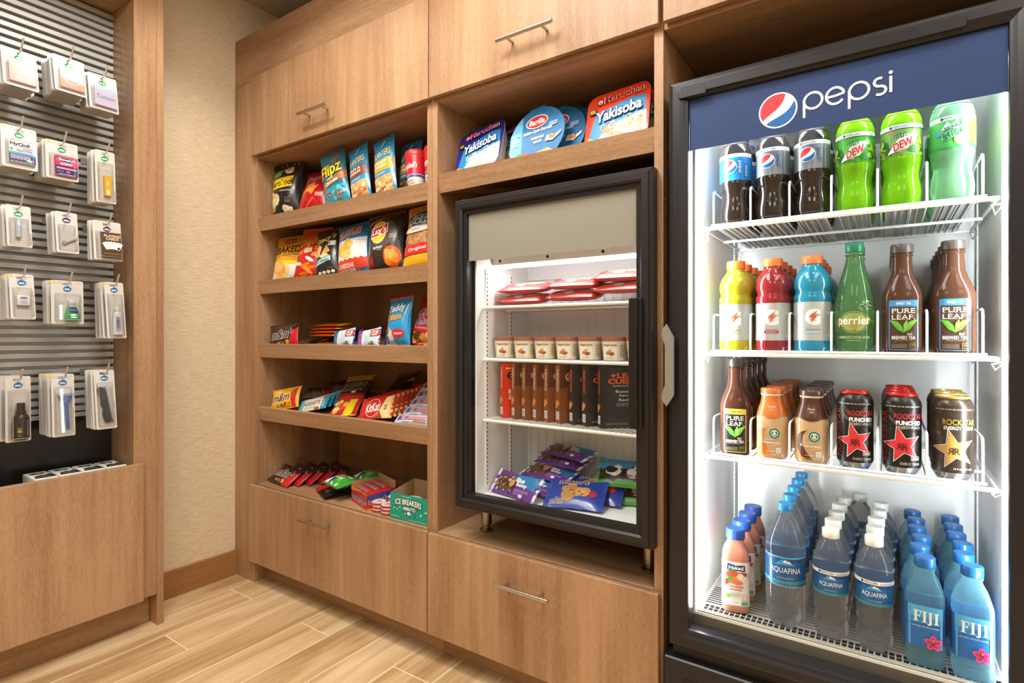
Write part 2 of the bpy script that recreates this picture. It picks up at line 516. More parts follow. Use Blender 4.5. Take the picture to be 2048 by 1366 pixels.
def side(parent, x0, x1, yb, mat):
    MB().prism([(YC, .1), (YC, 2.044), (yb, 2.044), (yb, 0), (YK + .0185, 0), (YK + .0185, .1)], x0, x1, mat, axis='x').build('side_panel', parent)
# unit 1: snack tower
u1 = thing('snack_cabinet', 'tall oak snack cabinet with four sloping shelves between the wallpaper and the freezer', 'cabinet', (0, 0, 0))
side(u1, -2.126, -2.105, 1.68, WV[1])
side(u1, -1.178, -1.1575, 1.68, WV[2])
panel('back_panel', u1, -2.105, -1.178, 1.673, 1.68, .06, 2.044, WD)
panel('bottom_panel', u1, -2.105, -1.178, YC, 1.673, .383, .4045, WH)
panel('top_panel', u1, -2.105, -1.178, YC, 1.673, 1.7185, 1.740, WH)
panel('toe_kick', u1, -2.144, -1.1575, YK, YK + .018, 0, .1, WH)
for zt in (1.481, 1.2255, .9685, .7135): sloped_shelf(u1, -2.1045, -1.1785, zt)
d = panel('door', u1, -2.122, -1.158, YD, YC - .005, 1.7285, 2.045, WV[0]); bar_handle(d, -1.685, 1.807, YD, .165)
d = panel('drawer', u1, -2.1375, -1.163, YD, YC - .005, .09, .4005, WV[3]); bar_handle(d, -1.678, .334, YD, .172)
# unit 2: freezer cabinet
u2 = thing('freezer_cabinet', 'middle oak cabinet holding the countertop freezer, with one meal shelf above', 'cabinet', (0, 0, 0))
side(u2, -1.1565, -1.136, 1.68, WV[3])
side(u2, -.4525, -.4305, 1.942, WV[1])
panel('back_panel', u2, -1.136, -.4525, 1.673, 1.68, .06, 2.044, WD)
panel('bottom_panel', u2, -1.136, -.4525, YC, 1.673, .380, .402, WH)
panel('top_panel', u2, -1.136, -.4525, YC, 1.673, 1.7185, 1.740, WH)
panel('toe_kick', u2, -1.1565, -.4305, YK, YK + .018, 0, .1, wood('x', 7))
sloped_shelf(u2, -1.1355, -.453, 1.4975, h=.056, depth=.38)
d = panel('door', u2, -1.1535, -.4365, YD, YC - .005, 1.7285, 2.24, WV[2]); bar_handle(d, -.79, 1.806, YD, .175)
d = panel('drawer', u2, -1.1585, -.4365, YD, YC - .005, .09, .3985, WV[0]); bar_handle(d, -.803, .321, YD, .177)
# unit 3: over the big cooler
u3 = thing('overhead_cabinet', 'oak cupboard box spanning above the tall glass-door cooler', 'cabinet', (0, 0, 0))
panel('side_panel', u3, .240, .262, YC, 1.95, 0, 2.044, WV[0])
panel('bottom_panel', u3, -.4295, .240, YC, 1.95, 1.7185, 1.740, WH)
panel('back_panel', u3, -.4305, .240, 1.943, 1.95, 0, 2.044, WD)
panel('door', u3, -.4245, .262, YD, YC - .005, 1.7285, 2.24, wood('z', 12))
panel('crown_panel', u1, -2.272, -1.157, YC, YC + .02, 2.045, 2.243, WH)
panel('crown_panel', u2, -1.156, -.431, YC, YC + .02, 2.045, 2.243, WH)
panel('crown_panel', u3, -.430, .262, YC, YC + .02, 2.045, 2.243, WH)
panel('top_board', u1, -2.272, -1.157, YC + .021, 1.95, 2.2, 2.22, WH)
panel('top_board', u2, -1.156, -.431, YC + .021, 1.90, 2.2, 2.22, WH)
m = MB(); m.box(-2.2715, -2.1265, YC - .001, YC + .019, 0, 2.044, wood('z', 14), .0012); m.build('filler_strip', u1)
m = MB(); m.box(-2.1450, -2.1265, YC + .0195, YC + .075, 0, 2.04, wood('z', 15)); m.build('filler_return', u1)

# ---------------- display bay on the left wall ----------------
XF = -2.086
disp = thing('display_cabinet', 'oak wall bay with a grooved metal slat panel and a low bin', 'cabinet', (0, 0, 0))
WS = wood('z', 21); WS2 = wood('z', 22); WY = wood('y', 23)
panel('stile', disp, XL + .001, XF, .818, .889, .109, 2.438, WS)
panel('end_panel', disp, XL + .001, XF, .8895, .911, 0, 2.438, WS2)
panel('stile', disp, XL + .001, XF, -.60, -.53, .0, 2.438, WS2)
panel('header', disp, XL + .001, XF, -.53, .8175, 2.138, 2.438, WY)
panel('bin_front', disp, XF + .0005, XF + .021, -.58, .840, .109, .572, wood('z', 24))
panel('toe_kick', disp, -2.16, -2.14, -.53, .888, 0, .108, WY)
BLK = P('1b1817', .25, name='black_laminate')
panel('bin_back', disp, -2.2705, -2.2615, -.53, .8175, .109, .74, BLK)
panel('bin_floor', disp, -2.261, XF, -.53, .8175, .42, .438, BLK)
# slatted aluminium panel
ALU = P('b8bab7', .34, .35, name='anodised_aluminium')
pts = [(-2.2705, .7315), (-2.2705, 2.1375)]
z = 2.1375; pit = .0257
while z > .7315 + pit:
    pts += [(-2.268, z), (-2.268, z - .0085), (-2.247, z - .0092), (-2.246, z - .0102), (-2.246, z - .0238), (-2.247, z - .0250)]
    z -= pit
pts += [(-2.268, z), (-2.268, .7455), (-2.246, .7455), (-2.246, .7315)]
m = MB()
n = len(pts)
m.add([(a, -.53, b) for a, b in pts] + [(a, .8172, b) for a, b in pts], [(i, (i + 1) % n, n + (i + 1) % n, n + i) for i in range(n)], ALU)
m.build('slat_panel', disp, label='grooved brushed aluminium slat panel')
# ---------------- refrigeration ----------------
DARK = P('212125', .34, .2, name='dark_frame')
DARK2 = P('141213', .4, .1, name='black_frame')
LINER = P('f5f8f8', .4, name='white_liner')
WIRE = P('f4f4f2', .35, name='white_wire')
GLASS = glassy('door_glass', (.985, .995, .99), 1.45, .2)
LED = emis('led_tube', (.94, .98, 1.0), 34)
LED2 = emis('led_top', (.94, .98, 1.0), 22)
def sweep_frame(m, x0, x1, z0, z1, prof, mat):
    """mitred picture-frame moulding; profile = (inset, y)"""
    vs = []; fs = []; n = len(prof)
    for (i, y) in prof: vs += [(x0 + i, y, z0 + i), (x1 - i, y, z0 + i), (x1 - i, y, z1 - i), (x0 + i, y, z1 - i)]
    for j in range(n):
        k = (j + 1) % n
        for c in range(4):
            c2 = (c + 1) % 4; fs.append((j * 4 + c, j * 4 + c2, k * 4 + c2, k * 4 + c))
    m.add(vs, fs, mat)
def liner(parent, x0, x1, y0, y1, z0, z1, t, ox0, ox1, oy1, oz0, oz1, mat, omat):
    """outer shell, open at the front, with a pale inner tub"""
    m = MB()
    for a in ((ox0, x0 - t, y0, oy1, oz0, oz1), (x1 + t, ox1, y0, oy1, oz0, oz1), (x0 - t, x1 + t, y0, oy1, oz0, z0 - t), (x0 - t, x1 + t, y0, oy1, z1 + t, oz1), (x0 - t, x1 + t, y1 + t, oy1, z0 - t, z1 + t)):
        m.box(*a, omat)
    m.build('cabinet_shell', parent)
    m = MB()
    for a in ((x0 - t, x0, y0, y1, z0, z1), (x1, x1 + t, y0, y1, z0, z1), (x0 - t, x1 + t, y0, y1 + t, z0 - t, z0), (x0 - t, x1 + t, y0, y1 + t, z1, z1 + t), (x0 - t, x1 + t, y1, y1 + t, z0, z1)):
        m.box(*a, mat)
    m.build('inner_liner', parent, label='pale inner liner')
def standards(parent, xs, ys, z0, z1, inward):
    for x, sg in xs:
        for y in ys:
            m = MB(); m.box(min(x, x + sg * .003), max(x, x + sg * .003), y, y + .014, z0, z1, WIRE)
            z = z0 + .01
            while z < z1 - .01:
                xa = x + sg * .0032; m.box(min(x + sg * .0031, xa), max(x + sg * .0031, xa), y + .005, y + .009, z, z + .006, DARK2); z += .0127
            m.build('shelf_standard', parent)
def wire_shelf(parent, x0, x1, y0, y1, z, posts=(), ph=.085, run=(), glides=(), r=.0042, pitch=.0245, along='y'):
    m = MB()
    m.tube([(x0, y0, z), (x1, y0, z), (x1, y1, z), (x0, y1, z)], r, WIRE, 8, closed=True)
    m.tube([(x0, (y0 + y1) / 2, z - .004), (x1, (y0 + y1) / 2, z - .004)], r * .8, WIRE, 8)
    x = x0 + pitch
    while x < x1 - .004:
        m.tube([(x, y0, z + .003), (x, y1, z + .003)], .0015, WIRE, 6); x += pitch
    sh = m.build('wire_shelf', parent)
    if posts:
        m = MB(); m.tube([(posts[0] - .006, y0 + .008, z + .0075), (posts[-1] + .006, y0 + .008, z + .0075)], .0028, WIRE, 8); m.build('divider_rail', sh)
    for p in posts:
        m = MB(); yf = y0 + .008; yb = y1 - .01
        m.tube([(p, yf, z + .009), (p, yf, z + ph - .012), (p, yf + .004, z + ph - .003), (p, yf + .014, z + ph), (p, yb - .014, z + ph), (p, yb - .003, z + ph - .004), (p, yb, z + ph - .014), (p, yb, z + .007)], .0022, WIRE, 8)
        m.build('lane_divider', sh)
    for g in glides:
        m = MB(); gm = P('b9bfbe', .25, .3, name='ribbed_glide')
        m.box(g - .026, g + .026, y0 + .012, y1 - .01, z + .0046, z + .0058, gm)
        for q in (-.026, -.012, 0, .012, .026): m.box(g + q - .001, g + q + .001, y0 + .012, y1 - .01, z - .001, z + .0045, gm)
        m.build('lane_glide', sh, label='grey ribbed plastic lane glide')
    return sh
def logo_globe(A, cx, cy_, r, ring='ffffff', rot=0):
    """round red, white and blue emblem"""
    if ring: A.ell(cx, cy_, r * 1.09, r * 1.09, ring, n=40)
    A.ell(cx, cy_, r, r, 'ffffff', n=40)
    def arc(a0, a1, n=14): return [(r * math.cos(R(a0 + (a1 - a0) * k / n)), r * math.sin(R(a0 + (a1 - a0) * k / n))) for k in range(n + 1)]
    def wave(p0, p1, bend, n=12):
        out = []
        for k in range(1, n):
            t = k / n; x = p0[0] + (p1[0] - p0[0]) * t; y = p0[1] + (p1[1] - p0[1]) * t
            dx, dy = p1[0] - p0[0], p1[1] - p0[1]; q = bend(t)
            out.append((x - dy * q, y + dx * q))
        return out
    top = arc(58, 205); p0, p1 = top[-1], top[0]
    red = top + wave(p0, p1, lambda t: -.30 * math.sin(math.pi * t) * (t * .9 + .1) * .6)
    bot = arc(222, 378); q0, q1 = bot[-1], bot[0]
    blue = bot + wave(q0, q1, lambda t: .16 * math.sin(math.pi * t) * (1.1 - t))
    c_, s_ = math.cos(R(rot)), math.sin(R(rot))
    T_ = lambda L: [(cx + x * c_ - y * s_, cy_ + x * s_ + y * c_) for x, y in L]
    A.poly(T_(red), 'e2333f'); A.items[-1] = A.items[-1]; A.poly(T_(blue), '0a64b0')
    return A
def stroke_text(A, kinds, x, y, s, col, wgt):
    """thin rounded lower-case word drawn as strokes: list of letters"""
    def band(pts):
        n = len(pts); L = []; Rr = []
        for i, (px, py) in enumerate(pts):
            a = pts[max(i - 1, 0)]; b = pts[min(i + 1, n - 1)]; dx, dy = b[0] - a[0], b[1] - a[1]; q = math.hypot(dx, dy) or 1
            L.append((px - dy / q * wgt / 2, py + dx / q * wgt / 2)); Rr.append((px + dy / q * wgt / 2, py - dx / q * wgt / 2))
        A.raw(L + Rr, [(i, i + 1, n + i + 1, n + i) for i in range(n - 1)], col)
    def arcp(cx, cy_, rx, ry, a0, a1, n=22): return [(x + s * (cx + rx * math.cos(R(a0 + (a1 - a0) * k / n))), y + s * (cy_ + ry * math.sin(R(a0 + (a1 - a0) * k / n)))) for k in range(n + 1)]
    P_ = lambda *q: [(x + s * a, y + s * b) for a, b in q]
    for k in kinds:
        if k == 'p': band(P_((.0, -.38), (.0, .55))); band(arcp(.42, .45, .42, .42, 168, -178)); x += 1.02 * s
        elif k == 'e': band(arcp(.40, .45, .40, .42, 10, 325)); band(P_((.02, .42), (.40, .44), (.80, .52))); x += 1.02 * s
        elif k == 's': band(arcp(.26, .65, .22, .20, 60, 265, 14) + arcp(.28, .24, .24, .21, 90, -130, 14)); x += .72 * s
        elif k == 'i': band(P_((.0, .04), (.0, .84))); A.ell(x, y + s * 1.02, .085 * s, .085 * s, col); x += .3 * s
    return A

cool = thing('beverage_cooler', 'tall black glass-door cooler full of bottled drinks with a dark blue header', 'cooler', (0, 0, 0))
CX0, CX1, CZ0, CZ1 = -.409, .2185, .298, 1.577
IX0, IX1, IY0, IY1, IZ0, IZ1 = -.361, .181, 1.300, 1.716, .368, 1.500
FLNG = P('a39e90', .35, .1, name='threshold')
liner(cool, IX0, IX1, 1.2875, IY1, IZ0, IZ1, .006, CX0 + .004, CX1 - .004, 1.80, .05, 1.585, LINER, P('6f6a60', .35, .3, name='cabinet_steel'))
# door
door = MB()
sweep_frame(door, CX0, CX1, CZ0, CZ1, [(0, 1.285), (0, 1.2475), (.0035, 1.243), (.010, 1.2405), (.026, 1.240), (.033, 1.2435), (.0385, 1.2455), (.0425, 1.2475), (.0435, 1.2535), (.0435, 1.285)], DARK)
door = door.build('door', cool, label='black framed glass door')
m = MB(); m.box(CX0 + .042, CX1 - .042, 1.2545, 1.2585, CZ0 + .042, CZ1 - .042, GLASS); m.build('glass_pane', door, label='clear glass pane')
m = MB(); m.box(CX0 + .030, CX1 - .10, 1.2375, 1.2405, CZ1 - .036, CZ1 - .018, DARK, .001); m.build('top_bead', door)
m = MB(); m.box(CX0 + .024, CX0 + .085, 1.2365, 1.2405, 1.5345, 1.5505, DARK, .0012); m.build('hinge_cover', door)
# header panel behind the glass, with emblem and word
m = MB(); HY = 1.2535
m.box(CX0 + .0437, CX1 - .0437, HY, HY + .0008, 1.4185, CZ1 - .0437, P('16366c', .6, name='header_blue'))
A = Art(); logo_globe(A, -.1835, 1.4685, .0335, rot=6)
stroke_text(A, 'pepsi', -.1350, 1.4565, .0382, 'ffffff', .0046)
A.emit(m, flat(HY), step=0)
m.build('header_panel', door, label='dark blue header with round red, white and blue emblem and the word in white')
# handle
m = MB()
hp = [(.0, 1.0285), (-.0095, 1.0165), (-.0112, 1.004), (-.004, .980), (-.004, .890), (-.0112, .868), (-.0112, .857), (.0, .8425), (.0165, .868), (.0165, .998)]
hp = [(CX0 + .002 + a * .98, b) for a, b in hp]
m.prism(hp, 1.221, 1.2275, P('a9adad', .3, .7, name='grey_handle'))
m.prism([(CX0 + .004, 1.012), (CX0 + .004, .862), (CX0 + .012, .872), (CX0 + .012, 1.0)], 1.2275, 1.241, P('a9adad', .3, .7, name='grey_handle'))
m.build('handle', door, label='angular silver grey pull handle')
# lights on both front mullions
for nm, x0, x1 in (('led_strip', -.3605, -.3475), ('led_strip', .1725, .1805)):
    m = MB(); m.box(x0, x1, 1.289, 1.299, .375, 1.49, LED); m.build(nm, cool, label='glowing white light strip')
m = MB(); m.box(IX0 + .02, IX1 - .02, 1.295, 1.32, 1.488, 1.4995, LED2); m.build('led_strip', cool, label='glowing white light strip')
standards(cool, ((IX0, 1), (IX1, -1)), (1.325, 1.675), .46, 1.40, 1)
LP = [-.329, -.2492, -.1706, -.0920, -.0118, .0672, .1492]
LC = [(a + b) / 2 for a, b in zip(LP, LP[1:])]
Z1, Z2, Z3, Z4 = 1.2500, .9590, .7215, .369
wire_shelf(cool, IX0 + .012, IX1 - .012, 1.314, 1.69, Z1, LP, .088, glides=LC)
wire_shelf(cool, IX0 + .012, IX1 - .012, 1.314, 1.69, Z2, LP, .092, glides=())
wire_shelf(cool, IX0 + .012, IX1 - .012, 1.314, 1.69, Z3, LP, .092, glides=())
for z in (Z1, Z2, Z3):                       # shelf clips
    for x, sg in ((IX0 + .004, 1), (IX1 - .004, -1)):
        for y in (1.34, 1.66):
            m = MB(); m.tube([(x, y, z - .006), (x + sg * .014, y - .01, z - .010), (x + sg * .006, y + .02, z - .022), (x, y, z - .012)], .0016, CHROME, 6); m.build('shelf_clip', cool)
m = MB()
m.box(IX0 + .002, IX1 - .002, 1.289, 1.301, .345, .3725, FLNG, .001)
m.build('threshold', cool)
m = MB()                                      # slotted floor mat
fm = P('b4b4ae', .4, .1, name='floor_tray')
m.box(IX0 + .003, IX1 - .003, 1.302, IY1 - .004, IZ0 + .0002, IZ0 + .0012, fm)
for k in range(46):
    x = IX0 + .012 + k * .0115
    for y0_, y1_ in ((1.306, 1.318), (1.321, 1.333)): m.box(x, x + .0085, y0_, y1_, IZ0 + .0012, IZ0 + .0016, DARK2)
for k in range(9): m.box(IX0 + .008, IX0 + .045, 1.345 + k * .011, 1.350 + k * .011, IZ0 + .0012, IZ0 + .0016, DARK2)
for k in range(26): m.box(IX0 + .07, IX1 - .02, 1.345 + k * .0135, 1.3475 + k * .0135, IZ0 + .0012, IZ0 + .0016, P('5e4a3a', .5))
m.build('floor_tray', cool, label='grey slotted floor tray')
# lower grille
m = MB()
m.box(CX0 - .012, CX1 + .012, 1.244, 1.287, .035, .269, DARK, .003)
m.box(CX0 + .004, CX1 - .004, 1.262, 1.287, .2695, .297, DARK2)
for k in range(11): m.box(CX0 + .030, CX1 - .030, 1.2425, 1.2445, .060 + k * .016, .070 + k * .016, DARK2)
m.build('lower_grille', cool)
m = MB()
m.box(CX0 + .03, CX1 - .03, 1.30, 1.79, .0, .049, DARK2); m.build('base', cool)

# ---------- countertop freezer ----------
frz = thing('countertop_freezer', 'small black glass-door freezer standing on metal legs inside the middle cabinet', 'freezer', (0, 0, 0))
FX0, FX1, FZ0, FZ1 = -1.042, -.4445, .503, 1.3955
liner(frz, -.985, -.488, 1.2710, 1.550, .535, 1.355, .005, FX0 + .004, FX1 - .0135, 1.640, FZ0 + .004, FZ1 - .004, LINER, P('1f1c1b', .4, name='black_shell'))
fd = MB()
sweep_frame(fd, FX0, FX1, FZ0, FZ1, [(0, 1.2685), (0, 1.243), (.004, 1.239), (.0085, 1.239), (.009, 1.236), (.012, 1.233), (.026, 1.233), (.031, 1.237), (.032, 1.243), (.0425, 1.244), (.0435, 1.2685)], P('252325', .36, .25, name='freezer_frame'))
fd = fd.build('door', frz, label='black framed glass door')
m = MB(); m.box(FX0 + .042, FX1 - .042, 1.2475, 1.2515, FZ0 + .042, FZ1 - .042, GLASS); m.build('glass_pane', fd, label='clear glass pane')
m = MB(); m.box(FX0 + .0437, FX1 - .0437, 1.2515, 1.2525, 1.218, FZ1 - .0437, P('9c978c', .5, name='grey_film')); m.build('header_panel', fd, label='plain grey printed band')
m = MB(); m.box(-.494, -.4735, 1.212, 1.2335, .7855, 1.089, P('1c1a1a', .3, .2, name='handle_black'), .002); m.box(-.4765, -.466, 1.220, 1.234, .7855, 1.089, P('1c1a1a', .3, .2, name='handle_black'), .002)
m.build('handle', fd, label='long black bar handle')
m = MB(); m.lathe([(.0, 1.3957), (.009, 1.3957), (.009, 1.401), (.006, 1.4025), (0.0, 1.4025)], DARK2, 16, M=TR(FX0 + .020, 1.262, 0), caps=(0, 0)); m.build('hinge', frz)
m = MB(); m.box(-.984, -.489, 1.346, 1.372, 1.2130, 1.2370, P('f5f7f7', .4), .002)
for x in (-.955, -.79, -.62, -.51): m.lathe([(0, -.0035), (.004, -.0035), (.0045, 0), (0, 0)], P('9a9a9a', .4), 10, M=TR(x, 1.346, 1.226) @ RX(-90) @ RX(180), caps=(0, 0))
m.build('light_bar', frz, label='white light bar')
m = MB(); m.box(-.978, -.495, 1.350, 1.368, 1.205, 1.2128, emis('freezer_led', (.94, .98, 1), 24)); m.build('light_tube', frz, label='glowing white tube')
standards(frz, ((-.985, 1), (-.488, -1)), (1.312, 1.44), .55, 1.20, 1)
FS1, FS2, FS3, FS4 = 1.0846, .9315, .7525, .5355
for z in (FS1, FS2, FS3): wire_shelf(frz, -.979, -.494, 1.300, 1.520, z, r=.0045, pitch=.0135)
m = MB()                                      # wire guard in front of the rear wall
for k in range(17): m.tube([(-.972 + k * .0295, 1.541, .55), (-.972 + k * .0295, 1.541, 1.19)], .0018, WIRE, 6)
for z in (.555, 1.185): m.tube([(-.978, 1.539, z), (-.495, 1.539, z)], .0022, WIRE, 6)
m.build('rear_guard', frz)
LEG = P('a79a8a', .3, 1.0, name='leg_steel')
for x, y in ((-1.016, 1.36), (-.497, 1.36), (-1.016, 1.60), (-.497, 1.60)):
    m = MB(); m.lathe([(.0, .4025), (.0185, .4025), (.0195, .405), (.0195, .409), (.012, .413), (.012, .421), (.0165, .424), (.0165, FZ0 + .003)], LEG, 24, M=TR(x, y, 0), caps=(0, 1)); m.build('leg', frz, label='brushed steel leg')
# ---------------- drinks ----------------
def root(name, cat): return thing(name, None, cat)
def lathe_part(name, parent, prof, mat, seg=36, sq=2.0, lobes=None, z=0, label=None, caps=(1, 1)):
    m = MB(); m.lathe(prof, mat, seg, sq, M=TR(0, 0, z) if z else None, lobes=lobes, caps=caps)
    return m.build(name, parent, label=label)
def cap_prof(r, z0, z1): return [(r * .96, z0), (r, z0 + .001), (r, z1 - .002), (r - .0012, z1 - .0004), (r * .80, z1), (r * .78, z1 - .0004)]
def ribbed(n, amp): return lambda a, z: 1 + amp * math.cos(n * a)
def slice_prof(prof, z0, z1, off=.0004):
    out = [(interp(prof, z0) + off, z0)] + [(r + off, z) for r, z in prof if z0 < z < z1] + [(interp(prof, z1) + off, z1)]
    return out
def sleeve(parent, prof, z0, z1, mat, art=None, sq=2.0, step=.0055, name='label_sleeve', front=False, Rn=None, off=.0005, arc=None, seg=48):
    """a printed label wrapped on the bottle"""
    m = MB(); p2 = slice_prof(prof, z0, z1, off)
    if front:
        w_ = arc; A = Art(); A.rect(-w_ / 2, z0, w_ / 2, z1, mat, r=.003); A.emit(m, faceplane(prof, sq), step, off0=off)
        if art: art.emit(m, faceplane(prof, sq), step, off0=off + .0002)
    else:
        m.lathe(p2, mat, seg, sq, caps=(0, 0))
        if art: art.emit(m, around(p2, sq, Rn), step, off0=.0002)
    return m.build(name, parent)
SODA = [(.018, .0), (.026, .0008), (.0315, .006), (.0342, .018), (.0345, .032), (.0325, .046), (.0302, .060), (.0300, .070), (.0325, .083), (.0348, .093), (.0352, .098), (.0346, .101),
        (.0346, .163), (.0350, .167), (.0343, .174), (.0315, .184), (.0265, .193), (.0200, .200), (.0140, .206), (.0125, .210), (.0125, .214)]
def petal(a, z): return 1 - (.10 * max(0, 1 - z / .022) * (.5 + .5 * math.cos(5 * a)))
COLA = P('1d1310', .12, coat=.6, name='cola')
PEPSTRIP = 'f2f2f2'
def soda(kind_, liquid_m, capm, base, art, top='3a3432', lz=(.1015, .1625)):
    r = root('soda_bottle', 'bottle')
    lathe_part('bottle_body', r, [q for q in SODA if q[1] <= .186] + [(.0, .1861)], liquid_m, 40, lobes=petal, caps=(1, 0))
    lathe_part('bottle_neck', r, [(.0308, .1857)] + [q for q in SODA if q[1] > .187], top if not isinstance(top, str) else P(top, .15, coat=.5), 32, caps=(0, 1), label='clear empty neck')
    m = MB(); m.lathe(cap_prof(.0145, .214, .230), capm, 48, lobes=ribbed(24, .02)); m.build('cap', r)
    A = Art(); R_ = .0352
    A.rect(-.05, .154, .05, .1622, PEPSTRIP)
    A.ell(-.0185, .158, .0028, .0028, '222222'); A.text('PEPCOIN', -.002, .158, w=.026, h=.0045, col='222222', bold=.01)
    A.text('SNACK  DRINK  CASH IN', .028, .1592, w=.026, h=.0022, col='555555'); A.text('PEPCOIN IT NOW', .028, .1566, w=.020, h=.0020, col='555555')
    art(A)
    sleeve(r, SODA, lz[0], lz[1], base, A, Rn=R_)
    return r
def art_globe(word, wcol):
    def f(A):
        logo_globe(A, -.006, .1325, .0145, rot=0)
        A.text(word, .0155, .1315, w=.026, h=.0090, col=wcol, rot=-90, bold=.0)
        if wcol == 'ffffff':
            A.rect(.026, .1085, .0345, .138, '0a5fae', r=.001); A.lines(.027, .110, .0335, .136, 6, 'cfe4f5', 3)
    return f
@kind
def cola_blue():
    return soda(0, COLA, P('1f5fb0'), P('1f86cf', .3), art_globe('pepsi', 'ffffff'))
@kind
def cola_silver():
    def f(A):
        art_globe('pepsi', '2c4a78')(A); A.text('diet', .0215, .120, w=.012, h=.005, col='3b78b8', rot=-90)
        A.rect(.027, .103, .031, .153, '8a8f94')
    return soda(0, COLA, P('c9cdd2'), P('8b9298', .3, .45), f)
DEW = liquid('lime_soda', (.30, .80, .015), .04, .45)
def dew_art(diet):
    def f(A):
        rr = random.Random(4)
        for k in range(16):
            x = rr.uniform(-.045, .045); y = rr.uniform(.106, .150); s_ = rr.uniform(.005, .011)
            A.poly([(x - s_, y - s_ * .5), (x + s_, y - s_), (x + s_ * .3, y + s_)], rr.choice(['1e7a34', '0f5c2a', '9fd03a', 'c9e65a'])); 
        A.rect(-.05, .1515, .05, .1535, '0c3a1c')
        A.poly([(-.024, .1045), (.009, .1135), (.027, .144), (-.002, .1395)], 'f4f4ec')
        A.text('mtn', -.003, .1395, w=.022, h=.011, col='0f6a32', bold=.05, shear=.35, rot=14, outline='f4f4ec')
        A.text('DEW', .002, .1225, w=.036, h=.0155, col='d8242f', bold=.06, shear=.4, rot=22, outline='f4f4ec')
        if diet: A.text('Diet', -.014, .1475, w=.012, h=.006, col='c04a4a', bold=.02, rot=12)
    return f
@kind
def lime_soda():
    return soda(0, DEW, P('58b52c'), P('43a82f' if True else '', .3), dew_art(False), top=DEW)
@kind
def diet_lime_soda():
    return soda(0, DEW, P('8fcf5c'), P('7fae55', .3), dew_art(True), top=DEW)
MISTL = liquid('pale_green_soda', (.50, .93, .62), .03, .75)
@kind
def lemon_soda():
    def f(A):
        A.rect(.012, .103, .05, .153, 'b9d83a'); A.rect(-.05, .103, .05, .109, '3fae58')
        A.poly([(-.020, .136), (-.010, .1515), (-.004, .144), (.004, .152), (.014, .138)], 'eaf6f4')
        A.ell(.012, .1165, .012, .012, 'd8e85a'); A.ell(.012, .1165, .0095, .0095, 'f4f6c0')
        A.text('SIERRA', -.001, .1405, w=.028, h=.0065, col='146a48', bold=.03, rot=12)
        A.text('MIST', .0, .1285, w=.036, h=.0135, col='1c8a52', bold=.05, rot=10, outline='f0faf0')
        A.ell(-.024, .131, .005, .005, '3fa0d8'); A.rect(.027, .126, .034, .138, 'f0d23c', r=.001); A.text('240', .0305, .134, w=.006, h=.003, col='333333')
        A.lines(.027, .108, .034, .122, 4, 'b89a20', 4)
    return soda(0, MISTL, P('2fa860'), P('4fb75e', .3), f, top=MISTL)
GAT = [(.026, .0), (.0335, .003), (.0362, .010), (.0365, .016), (.0365, .024), (.0358, .027), (.0358, .111), (.0366, .115), (.0366, .124), (.0335, .130), (.0335, .135), (.0362, .141), (.0365, .149),
       (.0350, .160), (.0310, .171), (.0255, .180), (.0205, .186), (.0190, .189), (.0190, .193)]
def sport(liq, strip):
    r = root('sports_drink_bottle', 'bottle')
    lathe_part('bottle_body', r, GAT, liq, 40)
    m = MB(); m.lathe(cap_prof(.0205, .1935, .212), P('f07a35', .35), 60, lobes=ribbed(36, .012)); m.build('cap', r, label='orange screw cap')
    A = Art()
    A.text('G', .0, .078, w=.030, h=.035, col='f3f3f1', bold=.075)
    A.poly([(.010, .094), (-.007, .078), (.0, .0775), (-.005, .064), (.010, .0815), (.003, .082)], 'd9572c')
    A.rect(-.015, .0435, .015, .0485, strip); A.lines(-.011, .0455, .011, .0475, 1, 'f4f4f4', 2, .5)
    A.lines(-.014, .0495, .014, .0535, 2, '8b8f92', 6)
    A.rect(.030, .036, .044, .088, 'd9dbd8'); A.lines(.031, .040, .043, .086, 14, '6d7072', 7, .5)
    sleeve(r, GAT, .0275, .1105, P('bcc1c2', .34, .2, name='sport_label'), A, Rn=.0358)
    return r
@kind
def sport_yellow(): return sport(P('a8a324', .15, coat=.4), 'a8b84a')
@kind
def sport_red(): return sport(P('8a1b26', .15, coat=.4), 'b02a35')
@kind
def sport_blue(): return sport(P('1584a8', .15, coat=.4), '8fc3e0')
PER = [(.022, .0), (.030, .002), (.0345, .009), (.0352, .020), (.0350, .045), (.0362, .070), (.0368, .085), (.0352, .110), (.0300, .140), (.0240, .163), (.0190, .182), (.0162, .197), (.0155, .205), (.0172, .207), (.0172, .2085), (.0152, .2095), (.0150, .213)]
@kind
def mineral_water():
    r = root('mineral_water_bottle', 'bottle')
    lathe_part('bottle_body', r, PER, liquid('green_bottle', (.42, .86, .45), .03, .9), 40, lobes=petal)
    m = MB(); m.lathe(cap_prof(.0168, .2135, .234), P('1f7a58', .35), 60, lobes=ribbed(30, .012)); m.build('cap', r)
    A = Art()
    A.ring(0, .066, .026, .0225, .0012, 'b9a35a'); A.ell(0, .066, .0228, .0195, '8fae62')
    A.ell(0, .048, .004, .0028, '9a7a30')
    A.poly([(-.031, .060), (-.030, .076), (0, .0665), (.030, .078), (.0305, .062), (0, .0535)], 'a89a55')
    A.text('perrier', .0, .0665, w=.062, h=.0215, col='f4f2e2', bold=.05, outline='b79c46', ot=.05)
    rr = random.Random(3)
    for k in range(26): A.ring(rr.uniform(.004, .034), rr.uniform(.090, .110), .0014, .0014, .0004, 'd8dfa8', n=10)
    A.text('CARBONATED MINERAL WATER', 0, .0345, w=.056, h=.0055, col='c8d89a')
    A.lines(-.012, .0275, .012, .030, 1, 'b9cf8f', 3)
    m = MB(); A.emit(m, around(PER, 2, .0368), .0055, off0=.0005); m.build('printed_label', r)
    return r
